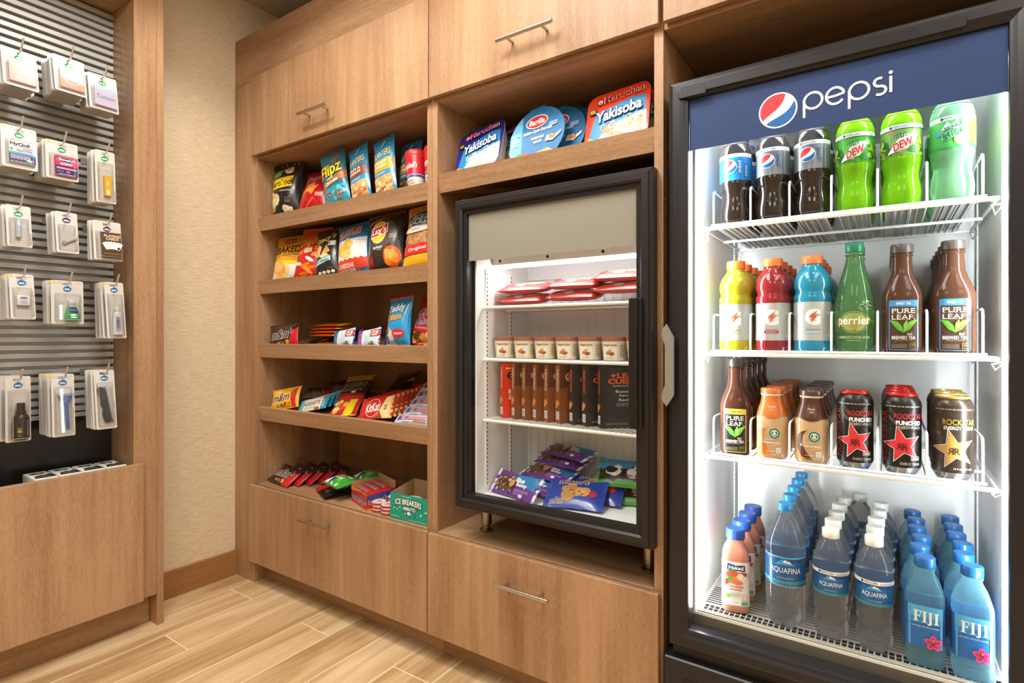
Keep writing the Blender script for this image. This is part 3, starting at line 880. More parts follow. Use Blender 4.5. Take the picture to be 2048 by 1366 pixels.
LEAF = [(.022, .0), (.031, .002), (.0345, .008), (.0350, .018), (.0350, .112), (.0345, .119), (.0300, .135), (.0235, .150), (.0190, .164), (.0172, .180), (.0168, .196), (.0185, .198), (.0185, .200), (.0165, .2015), (.0165, .2035)]
TEA = liquid('brown_tea', (.115, .050, .030), .05, .35)
TEA2 = liquid('dark_tea', (.085, .030, .018), .05, .35)
def leaf_tea(liq, edge, top, topw, tcol, n, capc):
    r = root('iced_tea_bottle', 'bottle')
    sq = 3.2
    m = MB(); low = [q for q in LEAF if q[1] <= .135]; up = [q for q in LEAF if q[1] >= .135]
    seg = 48; vs = []; fs = []
    for (rr_, z) in LEAF:
        e = 3.2 if z < .12 else 3.2 + (2.0 - 3.2) * min(1, (z - .12) / .045)
        for i in range(seg):
            a = 2 * math.pi * i / seg; k = sqk(a, e) * (.96 if e > 2 else 1)
            vs.append((rr_ * k * math.sin(a), -rr_ * k * math.cos(a), z))
    for j in range(len(LEAF) - 1):
        for i in range(seg): fs.append((j * seg + i, j * seg + (i + 1) % seg, (j + 1) * seg + (i + 1) % seg, (j + 1) * seg + i))
    fs.append(list(range(seg))[::-1]); fs.append([(len(LEAF) - 1) * seg + i for i in range(seg)])
    m.add(vs, fs, liq, True); m.build('bottle_body', r)
    m = MB(); m.lathe(cap_prof(.0192, .204, .222), P(capc, .4), 60, lobes=ribbed(40, .01)); m.build('cap', r)
    A = Art(); x0, x1, z0, z1 = -.0235, .0235, .009, .108
    A.rect(x0, z0, x1, z1, edge, r=.003); A.rect(x0 + .0014, z0 + .0014, x1 - .0014, z1 - .0014, tcol, r=.0025)
    A.rect(x0 + .0014, z1 - .0125, x1 - .0014, z1 - .0014, edge); A.text(top, 0, z1 - .0065, w=.0245, h=.0052, col=topw, bold=.02)
    for wd, y in (('PURE', .087), ('LEAF.', .0745)): A.text(wd, 0, y, w=.0375, h=.0095, col='f2efe6', bold=.01)
    for wd, y in (('PURE', .087), ('LEAF', .0745)):
        for q in (-.017, -.009, .001, .009): A.rect(q - .0016, y - .0050, q + .0022, y - .0042, 'f2efe6')
    for pts, c in (([(0, .044), (-.010, .050), (-.023, .069), (-.010, .066), (-.002, .056)], '63b23c'), ([(0, .044), (.010, .050), (.023, .070), (.010, .066), (.002, .056)], '7cc24a'), ([(0, .046), (.000, .060), (.006, .070), (.007, .058)], '8fcf5a'), ([(-.003, .048), (-.018, .064), (-.010, .054)], '2f7a2c'), ([(.003, .048), (.018, .064), (.010, .054)], '3f8c30')):
        A.poly(pts, c)
    A.text('Real', .010, .0415, w=.009, h=.0055, col='f2efe6', shear=.3, rot=8)
    A.text('BREWED TEA', 0, .034, w=.038, h=.0065, col='f2efe6', bold=.03)
    A.lines(-.014, .0285, .014, .0300, 1, 'b9b2a2', 2); A.lines(-.019, .014, .006, .022, 3, '8d8678', 5)
    A.rect(.010, .013, .019, .0235, 'c8a860', r=.001); A.rect(.0105, .0135, .0185, .023, tcol, r=.001); A.text(n, .0145, .0195, w=.006, h=.0032, col='c8a860')
    m = MB(); prof = [(r_ * .96, z) for r_, z in LEAF]; A.emit(m, faceplane(prof, 3.2), .0055, off0=.0006); m.build('printed_label', r)
    return r
@kind
def sweet_tea(): return leaf_tea(TEA, '3f8fd0', 'SWEET TEA', 'eaf3fb', '4a3428', '160', '4a423c')
@kind
def lemon_tea(): return leaf_tea(TEA2, 'e3c84a', 'LEMON', '4a4a20', '1c1712', '150', '2b2725')
FRAP = [(.020, .0), (.0285, .002), (.0320, .008), (.0328, .016), (.0328, .088), (.0318, .098), (.0280, .112), (.0238, .124), (.0220, .132), (.0215, .138), (.0215, .142)]
def coffee(neck, swoosh, word, capc, num):
    r = root('iced_coffee_bottle', 'bottle')
    lathe_part('bottle_body', r, FRAP, P('c9a67e', .12, coat=.5, name='milky_coffee'), 40, 2.5)
    m = MB(); p2 = slice_prof(FRAP, .098, .1405, .0006); m.lathe(p2, P(neck, .3), 40, 2.5, caps=(0, 0))
    A = Art()
    for s_ in (-1, 1): A.poly([(0, .100), (s_ * .010, .101), (s_ * .0225, .1085), (s_ * .0225, .099), (s_ * .01, .0935), (0, .092)], neck)
    A.text(word, 0, .118, w=.013, h=.004, col='f5e6d2'); A.lines(-.004, .110, .004, .114, 2, 'e8c8a0', 2)
    A.emit(m, faceplane([(a, b) for a, b in FRAP], 2.5), .005, off0=.001); m.build('neck_band', r)
    m = MB(); m.lathe([(.0215, .1425), (.0235, .1425), (.0235, .1445), (.0215, .1450)], P('ece6da', .3), 36, caps=(0, 0))
    m.lathe(cap_prof(.0235, .1453, .158), P(capc, .3, coat=.4), 36); m.build('cap', r)
    A = Art()
    A.poly([(-.0265, .055), (-.0245, .064), (-.018, .070), (-.0085, .073), (-.016, .064), (-.018, .050), (-.014, .034), (-.004, .018), (.004, .011), (-.016, .010), (-.0265, .012)], swoosh)
    A.poly([(-.0265, .034), (-.020, .018), (-.010, .0105), (-.0265, .010)], 'd8923f' if neck[0] != '3' else '6b4226')
    A.ell(.0055, .060, .0118, .0118, 'f3f3ee'); A.ring(.0055, .060, .0112, .0112, .0034, '1f6b48', n=36)
    # crowned figure emblem, simplified
    A.ell(.0055, .0595, .0062, .0070, '1f6b48'); A.poly([(.0015, .064), (.0035, .0668), (.0055, .0645), (.0075, .0668), (.0095, .064), (.0055, .0625)], 'f3f3ee')
    A.ell(.0055, .0595, .0022, .0032, 'f3f3ee'); A.poly([(.0010, .0545), (.0025, .0615), (.0035, .0560)], 'f3f3ee'); A.poly([(.0100, .0545), (.0085, .0615), (.0075, .0560)], 'f3f3ee'); A.rect(.0032, .0525, .0078, .0550, 'f3f3ee')
    A.text('STARBUCKS', -.008, .0465, w=.020, h=.0024, col='f5efe6')
    A.text('frappuccino', -.002, .0395, w=.0385, h=.0075, col='f7f2ea', shear=.3, rot=-4, bold=.015)
    A.lines(-.002, .033, .012, .0345, 1, 'f2e6d6', 3)
    A.rect(.0085, .0165, .0185, .0285, 'efe9de', r=.001); A.text(num, .0135, .024, w=.007, h=.0035, col='4a3a2a'); A.lines(.0100, .018, .017, .0215, 2, '8a7a6a', 2)
    A.lines(-.012, .0195, .006, .022, 1, 'f2e6d6', 4); A.text('9.5 FL OZ (281 mL)', 0.002, .013, w=.026, h=.0032, col='f7f2ea')
    m = MB(); A.emit(m, faceplane(FRAP, 2.5), .005, off0=.0006); m.build('printed_label', r)
    return r
@kind
def coffee_caramel(): return coffee('c8672a', 'e07a2c', 'Caramel', 'cf6a2c', '210')
@kind
def coffee_mocha(): return coffee('4b2616', '5a2f1c', 'Mocha', '4a2a1c', '180')
CAN = [(.020, .0015), (.0235, .0), (.0255, .002), (.0285, .008), (.0325, .0150), (.0331, .018), (.0331, .139), (.0325, .143), (.0285, .1515), (.0262, .154)]
def can(base, starc, art):
    r = root('energy_drink_can', 'can')
    m = MB(); m.lathe([q for q in CAN if q[1] < .0155], P('b9bcbe', .25, .9), 40, caps=(1, 0)); m.lathe([q for q in CAN if q[1] >= .0149], P(base, .3, .25, name='can_paint'), 48, caps=(0, 1))
    A = Art(); R_ = .0331
    # star with a bent arm look
    def star(cx, cy_, s_, col):
        pts = []
        for k in range(10):
            a = R(103 + 36 * k); q = s_ * (1.0 if k % 2 == 0 else .42)
            if k == 0: q *= 1.12
            pts.append((cx + q * math.cos(a), cy_ + q * math.sin(a)))
        A.poly(pts, col)
    star(.0, .059, .0375, 'f2f0ea'); star(.0, .059, .0342, '15110f'); star(.0, .059, .0325, starc)
    art(A)
    A.text('R', -.0050, .0565, w=-.0085, h=.0125, col='17120f', bold=-.005); A.text('R', .0050, .0565, w=.0085, h=.0125, col='17120f', bold=-.005)
    A.emit(m, around(CAN, 2, R_), .0055, off0=.0003)
    m.build('can_body', r)
    return r
def can_lid(r, rim):
    m = MB(); m.lathe([(.0255, .1542), (.0272, .1560), (.0272, .1585), (.0262, .1595), (.0250, .1585), (.0245, .1555), (.0, .1552)], P(rim, .3, .6), 40, caps=(0, 0))
    m.prism([(.004 * math.cos(a), .003 + .007 * math.sin(a)) for a in [2 * math.pi * k / 14 for k in range(14)]], .1556, .1566, P(rim, .3, .6), axis='z'); m.build('lid', r)
def punched_art(A):
    A.rect(-.10, .1335, .10, .1380, '2d2a2a'); A.lines(-.03, .1345, .03, .1372, 1, 'b9b2a8', 4, .6)
    for s_ in (-1, 1): A.poly([(0, .088), (s_ * .022, .110), (s_ * .022, .118), (0, .096)], '4a4644')
    A.poly([(-.024, .126), (0, .104), (.024, .126), (.020, .132), (0, .114), (-.02, .132)], '2a2727')
    A.text('ROCKSTAR', .012, .1165, w=.050, h=.0105, col='b8262c', bold=.03)
    A.text('PUNCHED', .012, .1035, w=.044, h=.0088, col='f0ece6', bold=.07)
    A.text('ENERGY+PUNCH', .013, .0945, w=.040, h=.0052, col='cfc9c2', bold=.0)
    A.text('ROCKSTAR', -.031, .076, w=.100, h=.011, col='8a1c22', rot=90, bold=.0)
    A.rect(.014, .0305, .030, .0385, 'e8e4de', r=.001); A.rect(.0146, .0311, .0294, .0379, '1b1716', r=.001); A.text('240MG', .022, .0345, w=.013, h=.0045, col='f0ece6', bold=.02)
    A.text('ENERGY DRINK', .014, .0235, w=.034, h=.0052, col='d8d2ca')
@kind
def can_red():
    r = can('1d1918', 'e0303a', punched_art); can_lid(r, 'd8322f'); return r
@kind
def can_gold():
    def f(A):
        A.rect(-.10, .1335, .10, .1380, '3a332a'); A.lines(-.03, .1345, .03, .1372, 1, 'c9b98a', 5, .6)
        A.text('ROCKSTAR', .010, .1115, w=.054, h=.0110, col='b9923a', bold=.03, outline='3a3020')
        A.text('ENERGY DRINK', .010, .1005, w=.050, h=.0068, col='ece2cc', bold=.03)
        A.text('16 fl oz (473 mL)', .014, .0235, w=.030, h=.0042, col='f0ece6', bold=.03, shear=.2)
    r = can('3a3028', 'b9924a', f); can_lid(r, 'c9ae68'); return r
# ---- bottom of the cooler
NAK = [(.024, .0), (.0275, .002), (.0292, .008), (.0295, .014), (.0292, .118), (.0285, .128), (.0250, .140), (.0190, .152), (.0180, .158), (.0180, .163)]
@kind
def juice():
    r = root('juice_bottle', 'bottle')
    lathe_part('bottle_body', r, NAK, P('c4816a', .2, coat=.3, name='pink_juice'), 48, 4.5)
    m = MB(); m.lathe(cap_prof(.0205, .1635, .186), P('1d4fa3', .4), 60, lobes=ribbed(40, .01)); m.build('cap', r, label='dark blue screw cap')
    prof = NAK; m = MB(); m.lathe(slice_prof(prof, .0185, .1175, .0005), P('eeece4', .4), 48, 4.5, caps=(0, 0))
    A = Art()
    A.poly([(-.019, .099), (.020, .097), (.019, .112), (0, .1095), (-.018, .114)], '2a2f74'); A.text('Naked', .0005, .1045, w=.031, h=.0085, col='ffffff', bold=.03)
    A.blob(.010, .084, .018, .013, 'e8dcc2', 5); A.blob(.014, .086, .013, .011, 'c23a35', 8); A.blob(.011, .082, .012, .010, 'f0e3c6', 9)
    A.blob(-.009, .088, .013, .011, 'd9573f', 2); A.blob(-.004, .076, .011, .009, 'e88a62', 3); A.blob(-.015, .078, .008, .007, '5f9a3f', 4); A.blob(.004, .072, .010, .006, 'e87050', 7)
    A.blob(-.021, .071, .006, .006, 'b5252a', 6); A.blob(-.010, .097, .008, .003, '5f9a3f', 1)
    A.text('STRAWBERRY', .0, .062, w=.036, h=.0048, col='b52f35', bold=.03); A.text('BANANA', .0, .0555, w=.026, h=.0048, col='b52f35', bold=.03)
    A.lines(-.015, .040, .012, .050, 4, 'a9a79f', 5); A.rect(-.0255, .036, -.013, .044, '7fae2f'); A.rect(.014, .034, .0235, .046, 'd8572f', r=.001); A.rect(.0147, .0347, .0228, .0453, 'eeece4', r=.001)
    A.text('210', .0188, .041, w=.006, h=.003, col='d8572f'); A.rect(.012, .022, .025, .030, '4fae9a'); A.text('15.2 FL OZ', -.004, .027, w=.016, h=.003, col='777777')
    A.emit(m, faceplane(prof, 4.5), .0055, off0=.001); m.build('label_sleeve', r)
    return r
def see_through(name, tint, share, ior, haze, hz):
    """thin clear plastic full of water: part straight through, part bent, with a little milky haze added to brighten it"""
    m = liquid(name, tint, .0, 1.0, ior); nt = m.node_tree
    t = nt.nodes.new('ShaderNodeBsdfTransparent'); t.inputs[0].default_value = (*tint, 1); mx = nt.nodes.new('ShaderNodeMixShader'); mx.inputs[0].default_value = share
    nt.links.new(nt.nodes['Principled BSDF'].outputs[0], mx.inputs[1]); nt.links.new(t.outputs[0], mx.inputs[2])
    tl = nt.nodes.new('ShaderNodeBsdfTranslucent'); tl.inputs[0].default_value = (*haze, 1); df = nt.nodes.new('ShaderNodeBsdfDiffuse'); df.inputs[0].default_value = (*haze, 1)
    m1 = nt.nodes.new('ShaderNodeMixShader'); m1.inputs[0].default_value = .5; nt.links.new(tl.outputs[0], m1.inputs[1]); nt.links.new(df.outputs[0], m1.inputs[2])
    m2 = nt.nodes.new('ShaderNodeMixShader'); m2.inputs[0].default_value = hz; nt.links.new(mx.outputs[0], m2.inputs[1]); nt.links.new(m1.outputs[0], m2.inputs[2])  # pale diffuse share mixed in to brighten the bottles
    nt.links.new(m2.outputs[0], nt.nodes['Material Output'].inputs[0]); return m
WATER = see_through('clear_water_bottle', (.99, .998, 1.0), .25, 1.31, (.93, .97, 1), .06)
BLW = P('1b6ea8', .25, name='aqua_label')
def aqua_art(w_, zc, s_, big, strip=None):
    A = Art()
    A.rect(-.3, zc - s_ * .55, .3, zc - s_ * .42, '2f8a96'); A.rect(-.3, zc + s_ * .36, .3, zc + s_ * .55, '123f78'); A.rect(-.3, zc + s_ * .50, .3, zc + s_ * .56, '4fb4e0')
    A.poly([(-w_ * .34, zc + s_ * .22), (-w_ * .10, zc + s_ * .48), (0, zc + s_ * .40), (w_ * .06, zc + s_ * .46), (w_ * .3, zc + s_ * .22)], '2c9ad6')
    A.poly([(-w_ * .10, zc + s_ * .34), (0, zc + s_ * .46), (w_ * .05, zc + s_ * .38), (w_ * .10, zc + s_ * .42), (w_ * .2, zc + s_ * .30)], 'eef6fa')
    A.poly([(w_ * .02, zc + s_ * .40), (w_ * .07, zc + s_ * .44), (w_ * .13, zc + s_ * .37)], 'd84a55')
    A.text('AQUAFINA', 0, zc + .0, w=w_, h=s_ * .26, col='f4f8fb', bold=.0)
    A.text('pure water, perfect taste', 0, zc - s_ * .30, w=w_ * .5, h=s_ * .07, col='cfe6f4')
    if big: A.lines(-w_ * .45, zc - s_ * .66, w_ * .45, zc - s_ * .57, 2, 'a9cfe8', 4)
    return A
AQL = [(r * .905, z) for r, z in [(.024, .0), (.034, .002), (.0415, .012), (.0440, .028), (.0440, .090), (.0434, .093), (.0434, .155), (.0444, .159), (.0440, .172), (.0410, .188), (.0350, .205), (.0270, .220), (.0190, .233), (.0140, .241), (.0140, .247)]]
def petal2(a, z): return 1 - (.20 * max(0, 1 - z / .034) * (.5 + .5 * math.cos(5 * a + 1.2)))
@kind
def big_water():
    r = root('large_water_bottle', 'bottle')
    lathe_part('bottle_body', r, AQL, WATER, 50, lobes=petal2)
    m = MB(); m.lathe(cap_prof(.0150, .2475, .263), P('1f88c9', .35), 60, lobes=ribbed(30, .012)); m.build('cap', r, label='bright blue screw cap')
    A = aqua_art(.062, .127, .052, True)
    sleeve(r, AQL, .094, .1545, P('14568f', .25), A, Rn=.0393)
    return r
AQS = [(r * .95, z) for r, z in [(.022, .0), (.030, .002), (.0338, .012), (.0345, .024), (.0335, .034), (.0310, .044), (.0305, .052), (.0325, .062), (.0310, .070), (.0330, .078), (.0318, .086), (.0342, .096), (.0342, .146), (.0350, .149), (.0345, .160), (.0310, .176), (.0240, .191), (.0165, .202), (.0145, .206)]]
@kind
def small_water():
    r = root('water_bottle', 'bottle')
    lathe_part('bottle_body', r, AQS, WATER, 44, lobes=lambda a, z: petal2(a, z) * (1 + .020 * math.sin(3 * a + z * 190) * (1 if .02 < z < .095 else 0)))
    m = MB(); m.lathe(cap_prof(.0162, .2065, .2254), P('eeeeea', .4), 60, lobes=ribbed(30, .012)); m.build('cap', r, label='white screw cap')
    A = aqua_art(.044, .117, .040, False)
    A.rect(-.2, .137, .2, .1445, 'f2f2f2'); A.ell(-.021, .1408, .0025, .0025, '222222'); A.text('PEPCOIN', -.006, .1408, w=.022, h=.0042, col='222222', bold=.01); A.lines(.009, .1385, .034, .1425, 2, '555555', 3)
    sleeve(r, AQS, .0985, .1455, P('1a5f9a', .25), A, Rn=.0325)
    return r
FIJ = [(r * .975, z) for r, z in [(.024, .0), (.0285, .0015), (.0310, .006), (.0315, .012), (.0315, .128), (.0308, .134), (.0245, .155), (.0170, .170), (.0150, .175), (.0150, .180), (.0165, .182), (.0165, .184)]]
@kind
def island_water():
    r = root('square_water_bottle', 'bottle')
    lathe_part('bottle_body', r, FIJ, see_through('blue_tinted_water', (.86, .97, 1.0), .3, 1.28, (.40, .86, 1.0), .20), 48, 5)
    m = MB(); m.lathe(cap_prof(.0170, .1845, .204), P('1464a8', .35), 60, lobes=ribbed(36, .012)); m.build('cap', r, label='blue screw cap')
    m = MB(); m.lathe(slice_prof(FIJ, .040, .118, .0005), P('1668b4', .28, name='island_blue'), 48, 5, caps=(0, 0))
    A = Art()
    A.rect(-.027, .096, .027, .118, '4fb0dc'); A.rect(-.027, .085, .027, .097, '2c8cc8')
    for x in (-.0255, .0225): A.rect(x, .041, x + .003, .117, '4f9ad0')
    n0 = len(A.items)
    wh = 'f2f5f7'; z0, z1 = .0875, .1085
    def stem(x, a=z0, b=z1): A.rect(x - .0021, a, x + .0021, b, wh)
    def serif(x, z, q=.0040): A.rect(x - q, z - .0007, x + q, z + .0007, wh)
    stem(-.0165); serif(-.0165, z0 + .0007); A.rect(-.0205, z1 - .0016, -.0070, z1, wh); A.rect(-.0086, z1 - .0060, -.0070, z1, wh); A.rect(-.015, .0975, -.0095, .0991, wh); A.rect(-.0108, .0958, -.0095, .1008, wh)
    stem(-.0015); serif(-.0015, z0 + .0007); serif(-.0015, z1 - .0007)
    stem(.0085, z0 - .0010); serif(.0085, z1 - .0007); A.poly([(.0106, z0 + .002), (.0106, z0 - .0012), (.0072, z0 - .0040), (.0035, z0 - .0030), (.0035, z0), (.0055, z0 - .0016), (.0066, z0)], wh)
    stem(.0185); serif(.0185, z0 + .0007); serif(.0185, z1 - .0007)
    for k_ in range(n0, len(A.items)): A.items[k_] = ([(x * .90, z) for x, z in A.items[k_][0]],) + tuple(A.items[k_][1:])
    A.text('NATURAL ARTESIAN WATER', 0, .0795, w=.042, h=.0030, col='cfe6f6')
    cx, cz = .012, .052
    for k in range(5): A.ell(cx + .0075 * math.cos(R(72 * k + 20)), cz + .0075 * math.sin(R(72 * k + 20)), .0072, .0052, 'e0488a', rot=72 * k + 20, n=14)
    for k in range(5): A.ell(cx + .006 * math.cos(R(72 * k + 20)), cz + .006 * math.sin(R(72 * k + 20)), .0045, .0022, 'b02a5c', rot=72 * k + 20, n=10)
    A.rect(cx - .0007, cz - .001, cx + .0007, cz + .007, 'e8d24a'); A.ell(cx, cz, .0022, .0022, '7a1840', n=10)
    A.emit(m, faceplane(FIJ, 5), .0055, off0=.001)
    m.build('label_sleeve', r)
    return r

# ---- set the bottles out
def row(kind_, x, z, ys, what, where, grp, dx=0.0, yaw=0, behind='behind it', jit=.0):
    n = len(ys)
    for i, y in enumerate(ys):
        o = ORD[i] if i else 'frontmost'
        lab = f'{what} {where}, {o}' if n > 1 else f'{what} {where}'
        xx = x[i] if isinstance(x, (list, tuple)) else x + dx * i
        put(kind_, (xx, y, z), (0, 0, yaw + (jit * ((i * 37) % 7 - 3) if i else 0)), lab, grp)
def ys(y0, d, n): return [y0 + d * i for i in range(n)]
b1 = Z1 + .0062; b2 = Z2 + .0048; b3 = Z3 + .0048; b4 = IZ0 + .0018
Y0 = 1.3625
g = 'soda bottles on the top cooler shelf'
T1 = 'on the top cooler shelf'
row('cola_blue', LC[0], b1, ys(Y0, .075, 3), 'cola bottle with a bright blue label', T1, g)
row('cola_silver', LC[1], b1, ys(Y0, .075, 3), 'cola bottle with a silver label', 'next to the blue-labelled cola', g)
row('cola_silver', LC[2], b1, ys(Y0, .075, 3), 'cola bottle with a silver label', 'next to the bright green sodas', g)
row('lime_soda', LC[3], b1, ys(Y0, .075, 3), 'bright green soda with dark green label', T1, g)
row('diet_lime_soda', LC[4], b1, ys(Y0, .075, 3), 'bright green soda with olive label', T1, g)
row('lemon_soda', LC[5], b1, ys(Y0, .075, 3), 'pale green lemon soda bottle', T1, g)
g = 'drinks on the second cooler shelf'
T2 = 'on the second cooler shelf'
row('sport_yellow', LC[0], b2, ys(Y0 + .003, .077, 4), 'yellow sports drink with an orange cap', T2, g, yaw=5)
row('sport_red', LC[1], b2, ys(Y0 + .003, .077, 5)[:4], 'red sports drink with an orange cap', T2, g, yaw=3)
row('sport_blue', LC[2], b2, ys(Y0 + .003, .077, 4), 'blue sports drink with an orange cap', T2, g, yaw=7)
row('mineral_water', LC[3] - .001, b2, ys(Y0 + .003, .078, 2), 'green mineral water bottle', T2, g, yaw=1)
row('sweet_tea', LC[4] + .001, b2, ys(Y0 + .002, .0755, 5), 'blue-edged iced tea bottle', 'beside the green mineral water', g, yaw=3)
row('sweet_tea', LC[5] + .002, b2, ys(Y0 + .002, .0755, 5), 'blue-edged iced tea bottle', 'nearest the right cooler wall', g, yaw=0)
g = 'drinks on the third cooler shelf'
T3 = 'on the third cooler shelf'
row('lemon_tea', LC[0], b3, ys(Y0, .074, 5), 'dark iced tea bottle with yellow-edged label', T3, g, yaw=9)
row('coffee_caramel', LC[1] - .001, b3, ys(Y0 - .001, .072, 5), 'orange-capped iced coffee bottle', T3, g, yaw=7)
row('coffee_mocha', LC[2] - .001, b3, ys(Y0 - .001, .072, 5), 'brown-capped iced coffee bottle', T3, g, yaw=5)
row('can_red', LC[3], b3, [Y0 - .001], 'lone black energy can with a red star', 'beside the iced coffees', g, yaw=2)
row('can_red', LC[4], b3, ys(Y0 - .001, .070, 4), 'black energy can with red star', 'between the lone can and gold cans', g, yaw=1)
row('can_gold', [LC[5], LC[5] + .002, LC[5] + .001], b3, ys(Y0 - .001, .070, 3), 'dark energy can with a gold star', T3, g, yaw=0)
g = 'bottles on the cooler floor'
T4 = 'on the cooler floor'
row('juice', -.287, b4, ys(1.350, .0680, 4), 'pink juice bottle with a dark blue cap', T4, g, yaw=13)
row('big_water', -.182, b4, ys(1.346, .0815, 5), 'large clear water bottle with a bright blue cap', T4, g, dx=-.001, yaw=8)
row('small_water', [-.0945, -.0945, -.0925, -.0905, -.086], b4, ys(1.343, .0690, 5), 'clear white-capped water bottle', 'beside the large bottles', g, yaw=4)
put('small_water', (-.0535, 1.6805, b4), (0, 0, 10), 'clear water bottle with a white cap, standing alone at the back between two rows', g)
row('small_water', [-.018, -.017, -.0155, -.012, -.008], b4, ys(1.340, .0700, 5), 'clear white-capped water bottle', 'beside the square bottles', g, yaw=2)
FY = [1.336, 1.4026, 1.4692, 1.5358, 1.6024, 1.669]
for i, (x, y) in enumerate(zip([.0645, .0585, .0650, .0600, .0610, .0560], FY)):
    put('island_water', (x, y, b4), (0, 0, -1 + (i * 5) % 3), f'square blue water bottle {ORD[i]} in the row beside the white-capped ones', g)
for i, (x, y) in enumerate(zip([.1350, .1290, .1340, .1290, .1295, .1285], FY)):
    put('island_water', (x, y - .003, b4), (0, 0, -1 - (i * 3) % 2), f'square blue water bottle {ORD[i]} in the row along the right wall', g)
# ---------------- packaged snacks ----------------
def foil(h, rough=.3): return P(h, rough, coat=.35, name='printed_film', bump=.25, bscale=38)
def pillow_fn(w, h, d, c=.055, wr=.0016, seed=0, sag=.0, fold=0.0, pw=.6):
    ph = seed * 1.7
    def f(t):
        q = (t - c) / (1 - 2 * c)
        return max(0.0, math.sin(math.pi * min(1, max(0, q)))) ** pw if 0 < q < 1 else 0.0
    def fn(u, v, o, side=1):
        t = v / h; e = f(t); s_ = min(1, abs(2 * u / w))
        B = d / 2 * e * (1 - s_ ** 2.6) ** .62 * (1 + sag * (.5 - t))
        B += wr * e * (1 - s_) * math.sin(u * 95 + ph + 3 * math.sin(v * 30 + ph)) * math.sin(v * 55 + ph * 2)
        B += .0011 * (1 - s_ ** 6) * math.sin(u * 520 + ph) * (1 if e == 0 else max(0, .5 - e))
        x = u * (1 - .08 * e)
        y = -(B + o) * side
        if fold and t > 1 - c * 1.6: y += fold * ((t - 1 + c * 1.6) / (c * 1.6)) ** 2 * h * .25
        return (x, y, v)
    return fn
def bag(name, cat, w, h, d, base, art=None, crimp=None, c=.055, seed=0, back=None, wr=.0016, sag=.25, clear=None, fold=0.0):
    fn = pillow_fn(w, h, d, c, wr, seed, sag, fold)
    m = MB(); nx, nz = 20, 26; mat = foil(base); bm_ = foil(back or base)
    for side, mt in ((1, mat), (-1, bm_)):
        vs = []; fs = []
        for j in range(nz + 1):
            for i in range(nx + 1): vs.append(fn(-w / 2 + w * i / nx, h * j / nz, .0003, side))
        for j in range(nz):
            for i in range(nx): a = j * (nx + 1) + i; fs.append((a, a + 1, a + nx + 2, a + nx + 1))
        m.add(vs, fs, mt, True)
    A = Art()
    if art: art(A, w, h)
    A.emit(m, lambda u, v, o: fn(max(-w / 2, min(w / 2, u)), max(0, min(h, v)), o + .0004), min(w, h) / 16)
    o = m.build(name); tag(o, None, cat)
    if crimp:
        cc = c * h * .8
        for nm, z0, z1 in (('top_seal', h - cc, h), ('bottom_seal', 0, cc)):
            s = MB(); n = 28; vs = []; fs = []
            for i in range(n + 1):
                u = -w / 2 + w * i / n
                for zz in (z0, z1):
                    for sd in (1, -1): p = fn(u, zz, .0008, sd); vs.append(p)
            for i in range(n):
                a = i * 4; b = a + 4
                fs += [(a, b, b + 2, a + 2), (a + 1, a + 3, b + 3, b + 1), (a + 2, b + 2, b + 3, a + 3), (a, a + 1, b + 1, b)]
            s.add(vs, fs, foil(crimp), False); s.build(nm, o)
    return o
def mm_art(A, w, h, yellow=False):
    if yellow: A.poly([(w * .30, 0), (w * .22, h * .8), (w * .42, h * .96), (w * .5, h * .9), (w * .5, 0)], 'd8232f'); A.rect(w * .42, 0, w * .5, h, 'f3b71f')
    else: A.poly([(w * .18, 0), (w * .30, h * .62), (w * .5, h * .8), (w * .5, 0)], 'c8202c')
    A.text('m&m', -w * .10, h * .54, w=w * .62, h=h * .40, col='3a1d14', bold=.05, shear=.25, rot=2, outline='f6f2ea', ot=.045)
    A.text("'s", w * .30, h * .66, w=w * .12, h=h * .24, col='3a1d14', bold=.03, shear=.2, outline='f6f2ea', ot=.03)
    if yellow: A.ell(-w * .22, h * .84, w * .14, h * .06, 'f3e6c0'); A.text('PEANUT', -w * .22, h * .84, w=w * .2, h=h * .06, col='8a6a1a')
    cols = ['c8202c', 'f0b020', '3f8c3a', '2a5fb0', 'e07a20', '6a3a22']
    rr = random.Random(4)
    for k in range(9): A.ell(-w * .18 + w * .05 * k, h * (.14 + .10 * rr.random()), h * .055, h * .055, cols[k % 6], n=14)
    A.ell(w * .17, h * .16, h * .10, h * .08, 'e8a028', n=16)
